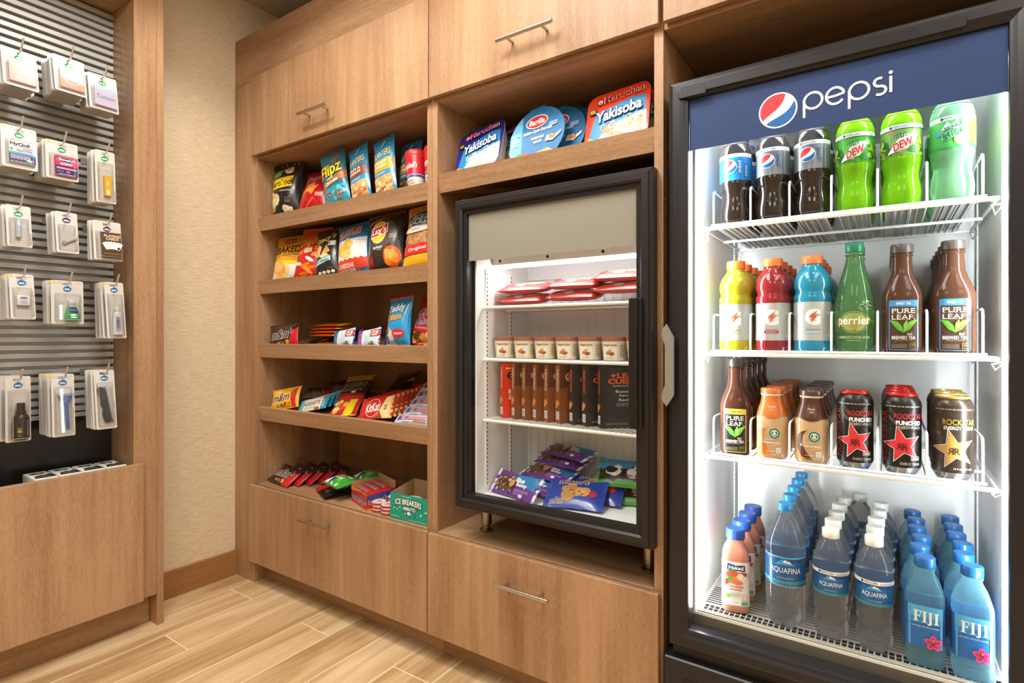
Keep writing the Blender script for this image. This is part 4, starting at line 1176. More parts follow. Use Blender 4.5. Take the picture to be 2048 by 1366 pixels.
@kind
def popcorn():
    def f(A, w, h):
        A.blob(-w * .28, h * .80, w * .17, h * .07, '4fae3a', 3); A.poly([(-w * .48, h * .71), (-w * .2, h * .78), (-w * .04, h * .90), (-w * .28, h * .86)], '63c043')
        A.blob(w * .14, h * .86, w * .16, h * .07, 'e6cf9a', 5); A.blob(w * .12, h * .875, w * .07, h * .035, 'c79a58', 6)
        A.poly([(-w * .5, h * .49), (w * .34, h * .545), (w * .30, h * .62), (w * .35, h * .74), (-w * .5, h * .70)], 'f2c81c')
        A.text('smartfood', -w * .10, h * .615, w=w * .82, h=h * .125, col='1c1a18', bold=.03, shear=.12, rot=3)
        A.blobs(-w * .5, h * .14, -w * .02, h * .48, ['e8d6a4', 'd8bb80', 'f0e4c0'], 12, w * .13, 3)
        A.lines(-w * .02, h * .455, w * .34, h * .485, 2, 'd8d4cc', 4); A.text('NET WT', w * .22, h * .33, w=w * .16, h=h * .02, col='9a968e'); A.lines(w * .13, h * .26, w * .3, h * .31, 3, '8c8880', 5)
        A.blobs(-w * .02, h * .10, w * .34, h * .24, ['f3ead0', 'e3d3a8'], 7, w * .09, 8); A.text('WHITE CHEDDAR', -w * .22, h * .11, w=w * .5, h=h * .03, col='8a7a2a'); A.lines(0, h * .05, w * .3, h * .08, 2, 'b8b4ac', 6)
    return bag('popcorn_bag', 'bag', .150, .236, .085, '211f1e', f, '1a1817', seed=1, back='b9b6b2', sag=.6)
@kind
def red_chips():
    def f(A, w, h):
        A.text('Doritos', w * .0, h * .80, w=w * .72, h=h * .13, col='17110f', bold=.03, shear=.3, rot=12, outline='f4efe8')
        A.poly([(-w * .36, h * .30), (-w * .22, h * .62), (w * .02, h * .68), (-w * .02, h * .58), (w * .18, h * .60), (w * .06, h * .46), (-.0, h * .38), (-w * .2, h * .46)], 'e8862a')
        A.poly([(-w * .20, h * .48), (-w * .06, h * .60), (w * .12, h * .56), (0, h * .44)], 'f0a24a')
        A.lines(w * .12, h * .34, w * .34, h * .42, 4, 'f0d8d0', 3)
        A.poly([(-w * .3, 0), (w * .05, h * .34), (w * .4, h * .05), (w * .1, h * .28)], 'd84a40')
    return bag('chip_bag', 'bag', .150, .205, .06, 'b3141b', f, '8a1015', seed=2)
@kind
def teal_pretzels():
    def pr(A, x, y, s_):
        A.ring(x - s_ * .42, y + s_ * .15, s_ * .55, s_ * .5, s_ * .17, 'b8683a', 18); A.ring(x + s_ * .42, y + s_ * .15, s_ * .55, s_ * .5, s_ * .17, 'a85a30', 18); A.ring(x, y - s_ * .35, s_ * .5, s_ * .45, s_ * .17, 'c47a48', 18)
    def f(A, w, h):
        A.rect(-w * .5, 0, w * .5, h * .32, '2f9cb8'); A.blobs(-w * .1, h * .04, w * .5, h * .34, ['4fc0dc', '1f7f9c', '8fdcec'], 10, w * .08, 4)
        A.poly([(-w * .5, h * .28), (w * .5, h * .42), (w * .5, h * .56), (-w * .34, h * .40)], 'a8642f')
        for x, y, s_ in ((w * .26, h * .86, w * .13), (w * .14, h * .79, w * .12), (-w * .22, h * .20, w * .14), (w * .18, h * .17, w * .17), (-w * .3, h * .06, w * .12)): pr(A, x, y, s_)
        A.text('Flipz', w * .0, h * .60, w=w * .86, h=h * .30, col='f5cf2a', bold=.05, shear=.12, rot=10, outline='4a3418', ot=.05)
        A.text('Milk', -w * .05, h * .465, w=w * .2, h=h * .04, col='f4efe8', rot=10); A.text('Chocolate', w * .0, h * .40, w=w * .52, h=h * .06, col='f4efe8', bold=.04, shear=.2, rot=10)
    return bag('pretzel_bag', 'bag', .125, .226, .045, '266f84', f, '1f5f72', seed=3)
def nut_art(band, bandtxt, nuts, seed):
    def f(A, w, h):
        A.rect(-w * .5, h * .40, w * .5, h * .60, band)
        A.text('PLANTERS', 0, h * .705, w=w * .80, h=h * .115, col='f2df8a', bold=.03, rot=3, outline='9a7a28', ot=.02)
        for i, t in enumerate(bandtxt): A.text(t, -w * .06, h * (.545 - .065 * i), w=w * .62, h=h * .045, col='f6f2e6', bold=.04, rot=1)
        A.lines(-w * .35, h * .35, w * .2, h * .385, 2, 'cfe8f4', seed)
        A.rect(-w * .42, h * .05, w * .42, h * .32, nuts[0], r=.003); A.blobs(-w * .42, h * .05, w * .42, h * .33, nuts[1:], 26, w * .095, seed)
        A.poly([(-w * .02, h * .80), (w * .06, h * .80), (w * .18, h * .90), (w * .10, h * .93)], '6fc4ee')
    return f
@kind
def nuts_brown():
    return bag('nut_pouch', 'bag', .106, .222, .04, '1f8fc8', nut_art('7a4630', ('NUT &', 'CHOCOLATE'), ['d8a868', 'e8c48a', 'f0d8a8', 'c88a58', 'd86a58', 'e0b070'], 4), '1878ac', seed=4)
@kind
def nuts_yellow():
    return bag('nut_pouch', 'bag', .108, .224, .04, '1f8fc8', nut_art('e0a028', ('NUTS, SEEDS', '& CRANBERRIES'), ['c89a60', 'e6c48c', 'f0dcb4', 'd8a464', 'b07848', 'e8c07c'], 5), '1878ac', seed=5)
@kind
def nuts_dark():
    return bag('nut_pouch', 'bag', .104, .205, .04, '1a6fa4', nut_art('a8842c', ('NUTS, SEEDS', '& RAISINS'), ['4a3422', '8a683c', '6a4828', 'a8884c', '5a4426'], 6), '165f8c', seed=6)
CUPP = [(.026, 0), (.0275, .002), (.0355, .118), (.0362, .119)]
@kind
def soup_cup():
    r = root('soup_cup', 'cup')
    m = MB(); m.lathe(CUPP, P('f0ede6', .35), 40); m.lathe(slice_prof(CUPP, .050, .1175, .0004), P('c8202c', .3), 40, caps=(0, 0))
    A = Art(); A.rect(-.06, .0425, .06, .0505, '24509a'); A.rect(-.06, .0505, .06, .0518, 'f0ede6')
    A.text("Campbell's", -.004, .081, w=.066, h=.026, col='f6f2ea', bold=.02, shear=.3)
    A.text('Soup on the Go', -.014, .0465, w=.030, h=.0035, col='e8e8f0', shear=.2); A.text('CHICKEN &', .002, .030, w=.030, h=.0062, col='8a2a30', bold=.02); A.text('MINI NOODLES', .002, .0205, w=.036, h=.0062, col='8a2a30', bold=.02); A.lines(-.012, .010, .014, .015, 2, 'a89a92', 3)
    A.emit(m, around(CUPP, 2, .033), .006, off0=.0007); m.build('cup_body', r)
    m = MB(); m.lathe([(.0355, .1195), (.0385, .1195), (.0390, .124), (.0385, .136), (.0370, .139), (.0, .139)], P('d3222c', .35), 44, caps=(1, 0)); m.build('lid', r, label='red plastic lid')
    return r
@kind
def baked_chips():
    def f(A, w, h):
        A.rect(-w * .5, 0, w * .5, h * .34, 'e6e3dc'); A.poly([(-w * .5, h * .34), (w * .5, h * .30), (w * .5, h * .36), (-w * .5, h * .44)], 'f0c828')
        A.blobs(-w * .42, h * .02, w * .12, h * .42, ['e8bc6c', 'f0cc84', 'e0a850'], 7, w * .19, 3)
        A.rect(-w * .20, h * .80, w * .12, h * .92, '8a2a34', r=.004); A.text("Lay's", -w * .04, h * .86, w=w * .24, h=h * .075, col='f0dcd0', bold=.03, shear=.1)
        A.rect(-w * .44, h * .755, w * .0, h * .763, '4a3210'); A.text('BAKED', -w * .02, h * .65, w=w * .74, h=h * .16, col='3f2a10', bold=.03)
        A.text('65% LESS FAT', -w * .10, h * .525, w=w * .48, h=h * .04, col='6a4a18'); A.rect(w * .18, h * .515, w * .36, h * .527, '4a3210')
    return bag('chip_bag', 'bag', .158, .215, .062, 'dba02a', f, 'c08a20', seed=7, sag=.5)
@kind
def cheese_puffs():
    def f(A, w, h):
        A.poly([(-w * .5, 0), (w * .5, 0), (w * .5, h * .62), (w * .1, h * .66), (-w * .5, h * .5)], 'c8281e')
        rr = random.Random(2)
        for k in range(15):
            x = rr.uniform(-w * .34, w * .36); y = rr.uniform(h * .04, h * .56); A.ell(x, y, w * .17, w * .05, ['f08828', 'f0a040', 'e87020', 'f4f0e8'][k % 4], rot=rr.uniform(-40, 40), n=14)
        A.text('Cheetos', -w * .0, h * .70, w=w * .84, h=h * .17, col='f0a830', bold=.05, shear=.2, rot=12, outline='1c120c', ot=.06)
        A.poly([(-w * .12, h * .45), (w * .14, h * .47), (w * .12, h * .56), (-w * .14, h * .54)], 'e8d6b4')
    return bag('cheese_puff_bag', 'bag', .140, .238, .062, 'd8602a', f, 'd8582a', seed=8, c=.075, sag=.5)
@kind
def pita_chips():
    def f(A, w, h):
        A.text("Stacy's", -w * .06, h * .76, w=w * .84, h=h * .17, col='e8c860', bold=.02, shear=.3, rot=14)
        A.poly([(-w * .5, h * .38), (-w * .30, h * .66), (-w * .14, h * .60), (-w * .16, h * .40)], 'd8b070'); A.poly([(-w * .10, h * .46), (w * .06, h * .63), (w * .24, h * .48), (-w * .02, h * .42)], 'c89a58'); A.poly([(-w * .2, h * .40), (w * .0, h * .47), (w * .22, h * .40), (-w * .1, h * .36)], 'e4c48c')
        A.rect(w * .12, h * .60, w * .38, h * .70, 'd8e4ea', r=.002); A.rect(w * .14, h * .62, w * .20, h * .68, '5a7a48')
        A.poly([(-w * .5, h * .22), (w * .26, h * .30), (w * .26, h * .39), (-w * .5, h * .31)], '9fd4d8'); A.text('SIMPLY NAKED', -w * .16, h * .305, w=w * .72, h=h * .05, col='3a5a60', bold=.04, rot=3)
        for k in range(4): A.ell(-w * .22 + k * w * .17, h * .10, w * .07, h * .026, 'ece8e0')
        A.lines(w * .1, h * .16, w * .34, h * .175, 1, '8a867e', 3)
    return bag('pita_chip_bag', 'bag', .118, .205, .055, '262422', f, '1c1a19', seed=9, back='c4c2be', sag=.4)
@kind
def ridged_chips():
    def f(A, w, h):
        A.rect(-w * .5, h * .26, w * .5, h * .66, 'e9e7e2'); A.poly([(-w * .5, h * .64), (w * .0, h * .60), (w * .5, h * .68), (w * .5, h * .56), (w * .1, h * .62), (-w * .3, h * .54), (-w * .5, h * .60)], 'c4d4e0')
        z = [(-w * .5, 0), (w * .5, 0), (w * .5, h * .30)]
        for k in range(13): z.append((w * .5 - (k + .5) * w / 13, h * (.26 if k % 2 else .29)))
        z.append((-w * .5, h * .27)); A.poly(z, 'd8482c')
        A.text('RUFFLES', -w * .08, h * .79, w=w * .66, h=h * .17, col='c8283a', bold=.05, rot=8, arc=.008, outline='f4f2ee', ot=.06)
        A.blob(-w * .30, h * .47, w * .16, h * .11, 'ecb458', 3); A.blob(-w * .08, h * .52, w * .13, h * .16, 'e8a83c', 5); A.blob(-w * .12, h * .38, w * .2, h * .07, 'f2c87a', 6); A.blob(w * .02, h * .56, w * .08, h * .07, 'f0bc5c', 9)
        A.text('CHEDDAR', -w * .14, h * .165, w=w * .46, h=h * .08, col='f8e8d8', bold=.04); A.text('& SOUR CREAM', -w * .14, h * .085, w=w * .44, h=h * .045, col='f4dccc', bold=.04)
    return bag('chip_bag', 'bag', .160, .200, .06, '2272a8', f, '1c6494', seed=10)
@kind
def bbq_chips():
    def f(A, w, h):
        A.poly([(-w * .5, h * .84), (-w * .2, h * .92), (w * .2, h * .94), (w * .5, h * .99), (w * .5, h * .965), (w * .2, h * .91), (-w * .2, h * .89), (-w * .5, h * .80)], 'e8862c')
        A.blob(w * .02, h * .62, w * .36, h * .24, '57504b', 6, .06)
        A.ell(-w * .10, h * .66, w * .235, h * .205, 'f4e8d0', rot=8); A.ell(-w * .10, h * .66, w * .22, h * .19, 'f4c22c', rot=8)
        A.poly([(-w * .34, h * .56), (-w * .35, h * .74), (-w * .10, h * .76), (w * .14, h * .80), (w * .17, h * .63), (-w * .08, h * .57)], 'f6efe6'); A.poly([(-w * .32, h * .575), (-w * .33, h * .725), (-w * .10, h * .745), (w * .12, h * .785), (w * .15, h * .645), (-w * .08, h * .585)], 'c4262e')
        A.text("Lay's", -w * .09, h * .665, w=w * .42, h=h * .145, col='f8f2ea', bold=.04, shear=.08, rot=8)
        A.lines(w * .22, h * .52, w * .38, h * .60, 4, 'cfcac4', 3); A.text('Barbecue', -w * .10, h * .395, w=w * .26, h=h * .05, col='f0e8de', bold=.03, rot=3); A.lines(-w * .12, h * .345, w * .02, h * .365, 1, 'c8c0b8', 5)
        A.blob(w * .25, h * .22, w * .21, h * .18, 'd8561c', 4, .08); A.blobs(w * .06, h * .06, w * .44, h * .42, ['f08a2c', 'f4a23c', 'e0641c', 'f6b858'], 13, w * .11, 9)
        A.blob(-w * .34, h * .20, w * .12, h * .10, '7a1c1c', 5); A.blob(-w * .34, h * .21, w * .07, h * .05, 'a83028', 6)
    return bag('chip_bag', 'bag', .158, .218, .064, '322c2a', f, '5a3a24', seed=11, c=.06, sag=.3)
@kind
def thin_pretzels():
    def f(A, w, h):
        A.rect(-w * .5, h * .34, w * .5, h * .60, 'b08458'); rr = random.Random(5)
        for k in range(26): A.ring(rr.uniform(-w * .42, w * .42), rr.uniform(h * .36, h * .57), w * rr.uniform(.04, .09), w * rr.uniform(.02, .06), w * .014, ['d8a868', '8a5a30', 'e8c890', 'c8783c'][k % 4], 12, rot=rr.uniform(0, 90))
        A.blob(w * .0, h * .76, w * .40, h * .135, 'd8c08a', 2, .04); A.blob(w * .0, h * .76, w * .385, h * .125, '1c5468', 2, .04)
        A.text('ROLD', w * .0, h * .80, w=w * .50, h=h * .085, col='e8e2d0', bold=.0, shear=.2); A.text('GOLD', -w * .02, h * .725, w=w * .62, h=h * .095, col='e8e2d0', bold=.0, shear=.2); A.text('pretzels', w * .02, h * .655, w=w * .26, h=h * .03, col='8fc8d8', shear=.2)
        A.ell(-w * .06, h * .59, w * .42, h * .055, 'c4262e'); A.ell(-w * .06, h * .592, w * .41, h * .05, 'f4efe8'); A.text('thins', -w * .06, h * .592, w=w * .26, h=h * .04, col='8a2a2a', shear=.2)
        A.rect(-w * .5, h * .22, w * .5, h * .36, 'd8302a'); A.text('Original', w * .0, h * .285, w=w * .52, h=h * .06, col='f8f2ea', bold=.02, rot=2)
        A.rect(-w * .5, 0, w * .5, h * .20, 'f0b828')
    return bag('pretzel_bag', 'bag', .158, .228, .05, 'e0a030', f, 'c8882c', seed=12)
# --- bars and small bags
@kind
def candy_brown(): return bag('candy_bag', 'bag', .156, .092, .019, '3a1f18', lambda A, w, h: mm_art(A, w, h), '2c1712', c=.05, seed=13)
@kind
def candy_yellow(): return bag('candy_bag', 'bag', .150, .088, .026, 'f0b41e', lambda A, w, h: mm_art(A, w, h, True), 'e8a818', c=.05, seed=14)
def wrap_bar(name, L, hh, d, base, endc, art, seed=0, pw=.5):
    """bar in a flow wrapper: lies along x, seals at both ends"""
    fn0 = pillow_fn(hh, L, d, .07, .0006, seed, pw=pw)
    def fn(u, v, o, side=1):
        q = fn0(v - hh / 2, u + L / 2, o, side); return (q[2] - L / 2, q[1], q[0] + hh / 2)
    m = MB(); nx, nz = 24, 8
    for side in (1, -1):
        vs = []; fs = []
        for j in range(nz + 1):
            for i in range(nx + 1): vs.append(fn(-L / 2 + L * i / nx, hh * j / nz, .0003, side))
        for j in range(nz):
            for i in range(nx): a = j * (nx + 1) + i; fs.append((a, a + 1, a + nx + 2, a + nx + 1))
        m.add(vs, fs, foil(base), True)
    A = Art(); art(A, L, hh)
    A.emit(m, lambda u, v, o: fn(max(-L / 2, min(L / 2, u)), max(0, min(hh, v)), o + .0004), L / 22)
    o = m.build(name); tag(o, None, 'candy bar')
    for sgn in (-1, 1):
        s = MB(); vs = []; fs = []; n = 10
        for i in range(n + 1):
            v = hh * i / n
            for uu in (sgn * L / 2, sgn * L * .445):
                for sd in (1, -1): vs.append(fn(uu, v, .0008, sd))
        for i in range(n):
            a = i * 4; b = a + 4; fs += [(a, b, b + 2, a + 2), (a + 1, a + 3, b + 3, b + 1), (a, a + 1, b + 1, b)]
        s.add(vs, fs, foil(endc)); s.build('end_seal', o)
    return o
@kind
def almond_bar():
    def f(A, L, h):
        A.rect(-L * .32, 0, L * .30, h, 'e2ddca'); A.text("HERSHEY'S", -L * .04, h * .56, w=L * .54, h=h * .36, col='4a2a18', bold=.03); A.blob(L * .18, h * .10, L * .08, h * .12, '9a6a40', 3); A.rect(L * .31, 0, L * .5, h, '2f8fb0'); A.lines(L * .33, h * .2, L * .40, h * .8, 6, 'cfe8f0', 3)
        A.rect(-L * .40, 0, -L * .34, h, '7fc4d8'); A.text('WITH ALMONDS', -L * .06, h * .22, w=L * .4, h=h * .12, col='4a8aa0')
    return wrap_bar('chocolate_bar', .155, .060, .0092, '2b8fae', '1f6f90', f, 15)
@kind
def wafer_bar():
    def f(A, L, h):
        A.poly([(L * .24, h), (L * .12, h * .35), (L * .22, 0), (L * .5, 0), (L * .5, h)], 'e8cf94'); A.rect(L * .38, 0, L * .5, h, 'd8b468')
        A.ring(-L * .10, h * .52, L * .215, h * .43, .0022, 'f0d8a8', 36); A.text('KitKat', -L * .11, h * .53, w=L * .40, h=h * .42, col='f8f4ec', bold=.05, shear=.2, rot=5, outline='8a1418', ot=.03)
        A.text('KING', L * .27, h * .55, w=L * .08, h=h * .10, col='4a3a20', bold=.04); A.text('SIZE', L * .27, h * .42, w=L * .08, h=h * .10, col='4a3a20', bold=.04)
        A.poly([(-L * .02, h * .04), (0, h * .25), (L * .10, h * .28), (L * .12, h * .10)], 'c87840'); A.poly([(L * .02, h * .02), (L * .04, h * .15), (L * .2, h * .12), (L * .22, 0)], 'a84a24')
    return wrap_bar('wafer_bar', .158, .088, .0095, 'c81e22', 'c01a1e', f, 16)
@kind
def nougat_bar():
    def f(A, L, h):
        A.rect(-L * .5, h * .0, L * .5, h * .35, 'dcdce4'); A.rect(-L * .36, h * .32, L * .40, h * .38, '2a5aa8'); A.text('3 Musketeers', L * .0, h * .60, w=L * .74, h=h * .40, col='b82838', bold=.05, shear=.3, rot=1, outline='e8ecf4', ot=.05)
        A.blob(-L * .40, h * .55, L * .05, h * .28, '2a5aa8', 4); A.poly([(L * .0, h * .16), (L * .02, h * .30), (L * .3, h * .28), (L * .32, h * .12)], 'c8803c'); A.ell(L * .40, h * .2, L * .06, h * .16, '2a6ac0')
        A.text('SHARING SIZE', -L * .2, h * .16, w=L * .18, h=h * .09, col='5a5a6a')
    return wrap_bar('nougat_bar', .190, .042, .020, 'c9c6d4', 'b8b4cc', f, 17)
@kind
def orange_bar():
    def f(A, L, h):
        A.text("REESE'S", -L * .1, h * .55, w=L * .5, h=h * .42, col='f4c020', bold=.06, shear=.2, outline='5a2a14'); A.rect(L * .28, 0, L * .45, h, 'f0c428'); A.rect(-L * .5, h * .92, L * .5, h, '5a2a18')
    return wrap_bar('peanut_butter_bar', .185, .060, .009, 'e4601c', 'd85818', f, 18)
@kind
def dark_red_bar():
    def f(A, L, h):
        A.text('Twix', -L * .1, h * .55, w=L * .5, h=h * .55, col='1a1210', bold=.06, shear=.3, outline='f4efe8'); A.rect(L * .25, 0, L * .45, h, '1c1412'); A.text('XTRA', L * .34, h * .5, w=L * .14, h=h * .4, col='f4efe8', bold=.03)
    return wrap_bar('caramel_bar', .165, .042, .018, '2a1614', 'b81c22', f, 19)
def energy_art(edge):
    def f(A, L, h):
        A.rect(-L * .20, 0, L * .5, h, 'bfe0ee'); A.rect(-L * .24, 0, -L * .08, h, 'e4e6ea'); A.rect(L * .14, h * .50, L * .46, h * .90, 'c02a30'); A.text('CLIF', L * .31, h * .70, w=L * .24, h=h * .28, col='f6f2ea', bold=.05, shear=.25); A.text('MINI', -L * .35, h * .5, w=h * .6, h=L * .05, col='e8eef4', rot=90)
        A.blob(L * .22, h * .14, L * .07, h * .12, '9a6a40', 3); A.blob(L * .12, h * .10, L * .05, h * .1, 'b8885a', 4)
    return f
@kind
def blue_energy(): return wrap_bar('energy_bar', .118, .068, .022, '1f66a8', '1a5a98', energy_art(0), 20)
@kind
def purple_energy(): return wrap_bar('energy_bar', .118, .068, .022, '8a48a0', '7c3e94', energy_art(1), 21)
@kind
def bear_crackers():
    def f(A, w, h):
        A.poly([(-w * .5, 0), (w * .0, 0), (-w * .1, h * .3), (-w * .3, h * .42), (-w * .5, h * .36)], 'dce6ec'); A.blob(-w * .36, h * .34, w * .12, h * .08, 'c8884c', 4); A.blob(-w * .38, h * .16, w * .10, h * .07, '7a4628', 5)
        A.text('Teddy', -w * .02, h * .74, w=w * .72, h=h * .20, col='f8f6f0', bold=.06, rot=6, outline='184a80', ot=.05); A.text('Grahams', -w * .06, h * .585, w=w * .68, h=h * .14, col='e8b040', bold=.05, rot=4, outline='5a3010', ot=.05)
        A.blob(w * .14, h * .26, w * .24, h * .085, 'c82830', 7, .08); A.text('Cinnamon', w * .14, h * .26, w=w * .34, h=h * .05, col='f4e8e0', bold=.02); A.lines(-w * .3, h * .06, -w * .02, h * .16, 4, '5a7a94', 3); A.rect(w * .14, 0, w * .18, h * .16, 'c87838'); A.poly([(w * .34, 0), (w * .5, 0), (w * .5, h * .05), (w * .4, h * .05)], '4a9a3a')
    return bag('cracker_bag', 'bag', .112, .178, .055, '1f93cc', f, 'c8222a', c=.06, seed=22)
@kind
def dark_bear_crackers():
    def f(A, w, h):
        A.text('Barnum', -w * .0, h * .76, w=w * .66, h=h * .15, col='d8dce4', bold=.05, rot=4, outline='14365c'); A.text('Animals', w * .0, h * .62, w=w * .6, h=h * .11, col='c88a34', bold=.05, rot=4); A.blob(w * .0, h * .28, w * .3, h * .12, 'b0242c', 3); A.blobs(-w * .4, 0, w * .4, h * .14, ['b88848'], 6, w * .1, 3)
    return bag('cracker_bag', 'bag', .108, .165, .045, '1c5c8c', f, 'b01c26', c=.06, seed=23)
@kind
def cookie_bag():
    def f(A, w, h):
        A.text('Chips', -w * .05, h * .66, w=w * .70, h=h * .20, col='1c3c7c', bold=.06, shear=.2, rot=8, outline='f4f2ee', ot=.06); A.text('Ahoy!', -w * .05, h * .46, w=w * .70, h=h * .20, col='1c3c7c', bold=.06, shear=.2, rot=8, outline='f4f2ee', ot=.06)
        A.text('NABISCO', w * .0, h * .88, w=w * .4, h=h * .05, col='f0e0dc', rot=4); A.text('MINI CHOCOLATE CHIP COOKIES', -w * .1, h * .32, w=w * .5, h=h * .035, col='f0e0dc')
        A.blobs(-w * .46, 0, w * .46, h * .26, ['d8a050', 'c88a3c', 'e8b868', '5a3418'], 22, w * .10, 6)
    return bag('cookie_bag', 'bag', .150, .170, .05, 'c01c26', f, 'a8161e', c=.06, seed=24)
@kind
def gummy_bag():
    def f(A, w, h):
        A.rect(-w * .5, 0, w * .5, h * .46, 'c0281e'); A.blobs(-w * .46, h * .05, w * .4, h * .40, ['d84a2c', 'e8b030', '3f7a34', 'e0d090', 'b82428', 'e88040'], 26, w * .10, 3)
        A.poly([(w * .0, 0), (w * .18, h * .34), (w * .40, h * .36), (w * .36, h * .1), (w * .30, 0)], 'e8cc20'); A.poly([(-w * .5, h * .46), (w * .5, h * .46), (w * .5, h * .48), (-w * .5, h * .50)], 'b8202a')
        A.text('HARIBO', -w * .0, h * .74, w=w * .78, h=h * .12, col='15110e', bold=.05, rot=2, outline='d8d0bc', ot=.04); A.text('Goldbears', -w * .02, h * .61, w=w * .70, h=h * .08, col='1c1610', bold=.03, rot=2, outline='d0c4a0', ot=.03)
        A.rect(-w * .5, h * .84, w * .5, h, 'b08a34'); A.ell(0, h * .935, w * .03, w * .03, '3a2c14'); A.text('Party Size', w * .3, h * .91, w=w * .22, h=h * .025, col='f0e4c0'); A.ell(w * .1, h * .53, w * .09, h * .03, 'c8ccd8')
    return bag('gummy_bag', 'bag', .130, .200, .024, '3a2412', f, 'b8923c', c=.05, seed=25)
@kind
def dark_gummy_bag():
    def f(A, w, h):
        A.text('HARIBO', -w * .0, h * .74, w=w * .78, h=h * .12, col='15110e', bold=.05, rot=2, outline='8a8474', ot=.04); A.text('Starmix', -w * .02, h * .60, w=w * .60, h=h * .07, col='6a6254', bold=.03); A.rect(-w * .5, h * .86, w * .5, h, '7a5c24'); A.blobs(-w * .4, h * .05, w * .4, h * .4, ['5a1c18', '6a5420', '2c3c20'], 14, w * .1, 4); A.poly([(w * .3, h * .6), (w * .5, h * .66), (w * .5, h * .76), (w * .42, h * .74)], 'c8a440')
    return bag('gummy_bag', 'bag', .130, .195, .024, '1e1510', f, '9a7a30', c=.05, seed=26)
@kind
def black_candy():
    def f(A, w, h):
        A.poly([(-w * .5, 0), (-w * .15, 0), (-w * .05, h), (-w * .5, h)], 'c41c26'); A.rect(-w * .02, h * .2, w * .28, h * .8, '5a5654'); A.text('WILD', w * .1, h * .62, w=w * .26, h=h * .2, col='d8d4ce', bold=.04); A.text('BERRY', w * .1, h * .36, w=w * .26, h=h * .16, col='b8242c', bold=.04); A.rect(-w * .10, h * .02, w * .08, h * .16, '161212')
    return bag('candy_bag', 'bag', .150, .090, .018, '221c1c', f, '1a1515', c=.05, seed=27)
@kind
def green_candy():
    def f(A, w, h):
        A.rect(-w * .44, h * .08, w * .3, h * .92, 'eceeea'); A.blob(w * .12, h * .42, w * .26, h * .34, '3aa238', 4); A.blob(w * .10, h * .46, w * .14, h * .18, '7cc840', 5); A.poly([(-w * .2, h * .08), (-w * .08, h * .08), (-w * .1, h * .4), (-w * .24, h * .4)], '20407c'); A.poly([(-w * .5, h * .7), (-w * .1, h * .45), (w * .4, h * .1), (w * .4, h * .16), (-w * .1, h * .55)], '6cb838'); A.text('MINT', w * .1, h * .46, w=w * .24, h=h * .16, col='f4f6f0', bold=.05); A.ell(-w * .1, h * .78, w * .09, h * .05, '4a9a48')
    return bag('mint_bag', 'bag', .135, .095, .034, '3c9a38', f, '2f8a34', c=.06, seed=28)
# --- boxes
@kind
def mint_box():
    r = root('display_box', 'box'); w, d, h = .150, .105, .088; t = .0012
    red = P('cc2a22', .35); kraft = P('b08c62', .7)
    m = MB()
    m.box(-w / 2, w / 2, -d / 2, -d / 2 + t, 0, .056, red)
    m.box(-w / 2, w / 2, d / 2 - t, d / 2, 0, h, red); m.box(-w / 2, -w / 2 + t, -d / 2 + t, d / 2 - t, 0, h * .8, red)
    m.box(w / 2 - t, w / 2, -d / 2 + t, d / 2 - t, 0, h * .74, red)
    m.box(-w / 2 + t, w / 2 - t, -d / 2 + t, d / 2 - t, 0, t, kraft); m.box(-w / 2 + t, w / 2 - t, d / 2 - 2 * t, d / 2 - t, t, h, kraft); m.box(-w / 2 + t, -w / 2 + 2 * t, -d / 2 + t, d / 2 - 2 * t, t, h * .8, kraft)
    A = Art(); A.poly([(-w * .5, .040), (w * .2, .052), (w * .5, .050), (w * .5, .0560), (-w * .5, .0560)], 'e89030'); A.text('mentos', w * .02, .024, w=w * .80, h=.026, col='28307c', bold=.07, rot=-2, outline='f6f2ea', ot=.06)
    A.emit(m, flat(-d / 2), 0)
    A = Art(); A.poly([(-d * .5, .030), (d * .5, .045), (d * .5, .06), (-d * .5, .05)], '3a3a8c'); A.text('mentos', 0, .034, w=d * .84, h=.022, col='28307c', bold=.07, rot=6, outline='f6f2ea', ot=.06); A.poly([(-d * .5, .0), (d * .5, .0), (d * .5, .012), (-d * .5, .006)], 'e89030')
    A.emit(m, lambda u, v, o: (w / 2 + o, u, v), 0)
    m.build('tray', r)
    for k in range(3):
        m = MB(); m.tube([(-.058, -.030 + k * .030, .050 + .004 * k), (.056, -.030 + k * .030, .050 + .004 * k)], .0115, P('d83a26', .3), 14)
        A = Art(); A.text('mentos', 0, 0, w=.085, h=.012, col='28307c', bold=.06, outline='f6f2ea'); A.emit(m, lambda u, v, o, k=k: (u, -.030 + k * .030 - math.cos(v / .0115 + .6) * (.0122 + o), .050 + .004 * k + math.sin(v / .0115 + .6) * (.0122 + o)), .003); m.build('candy_roll', r)
    return r
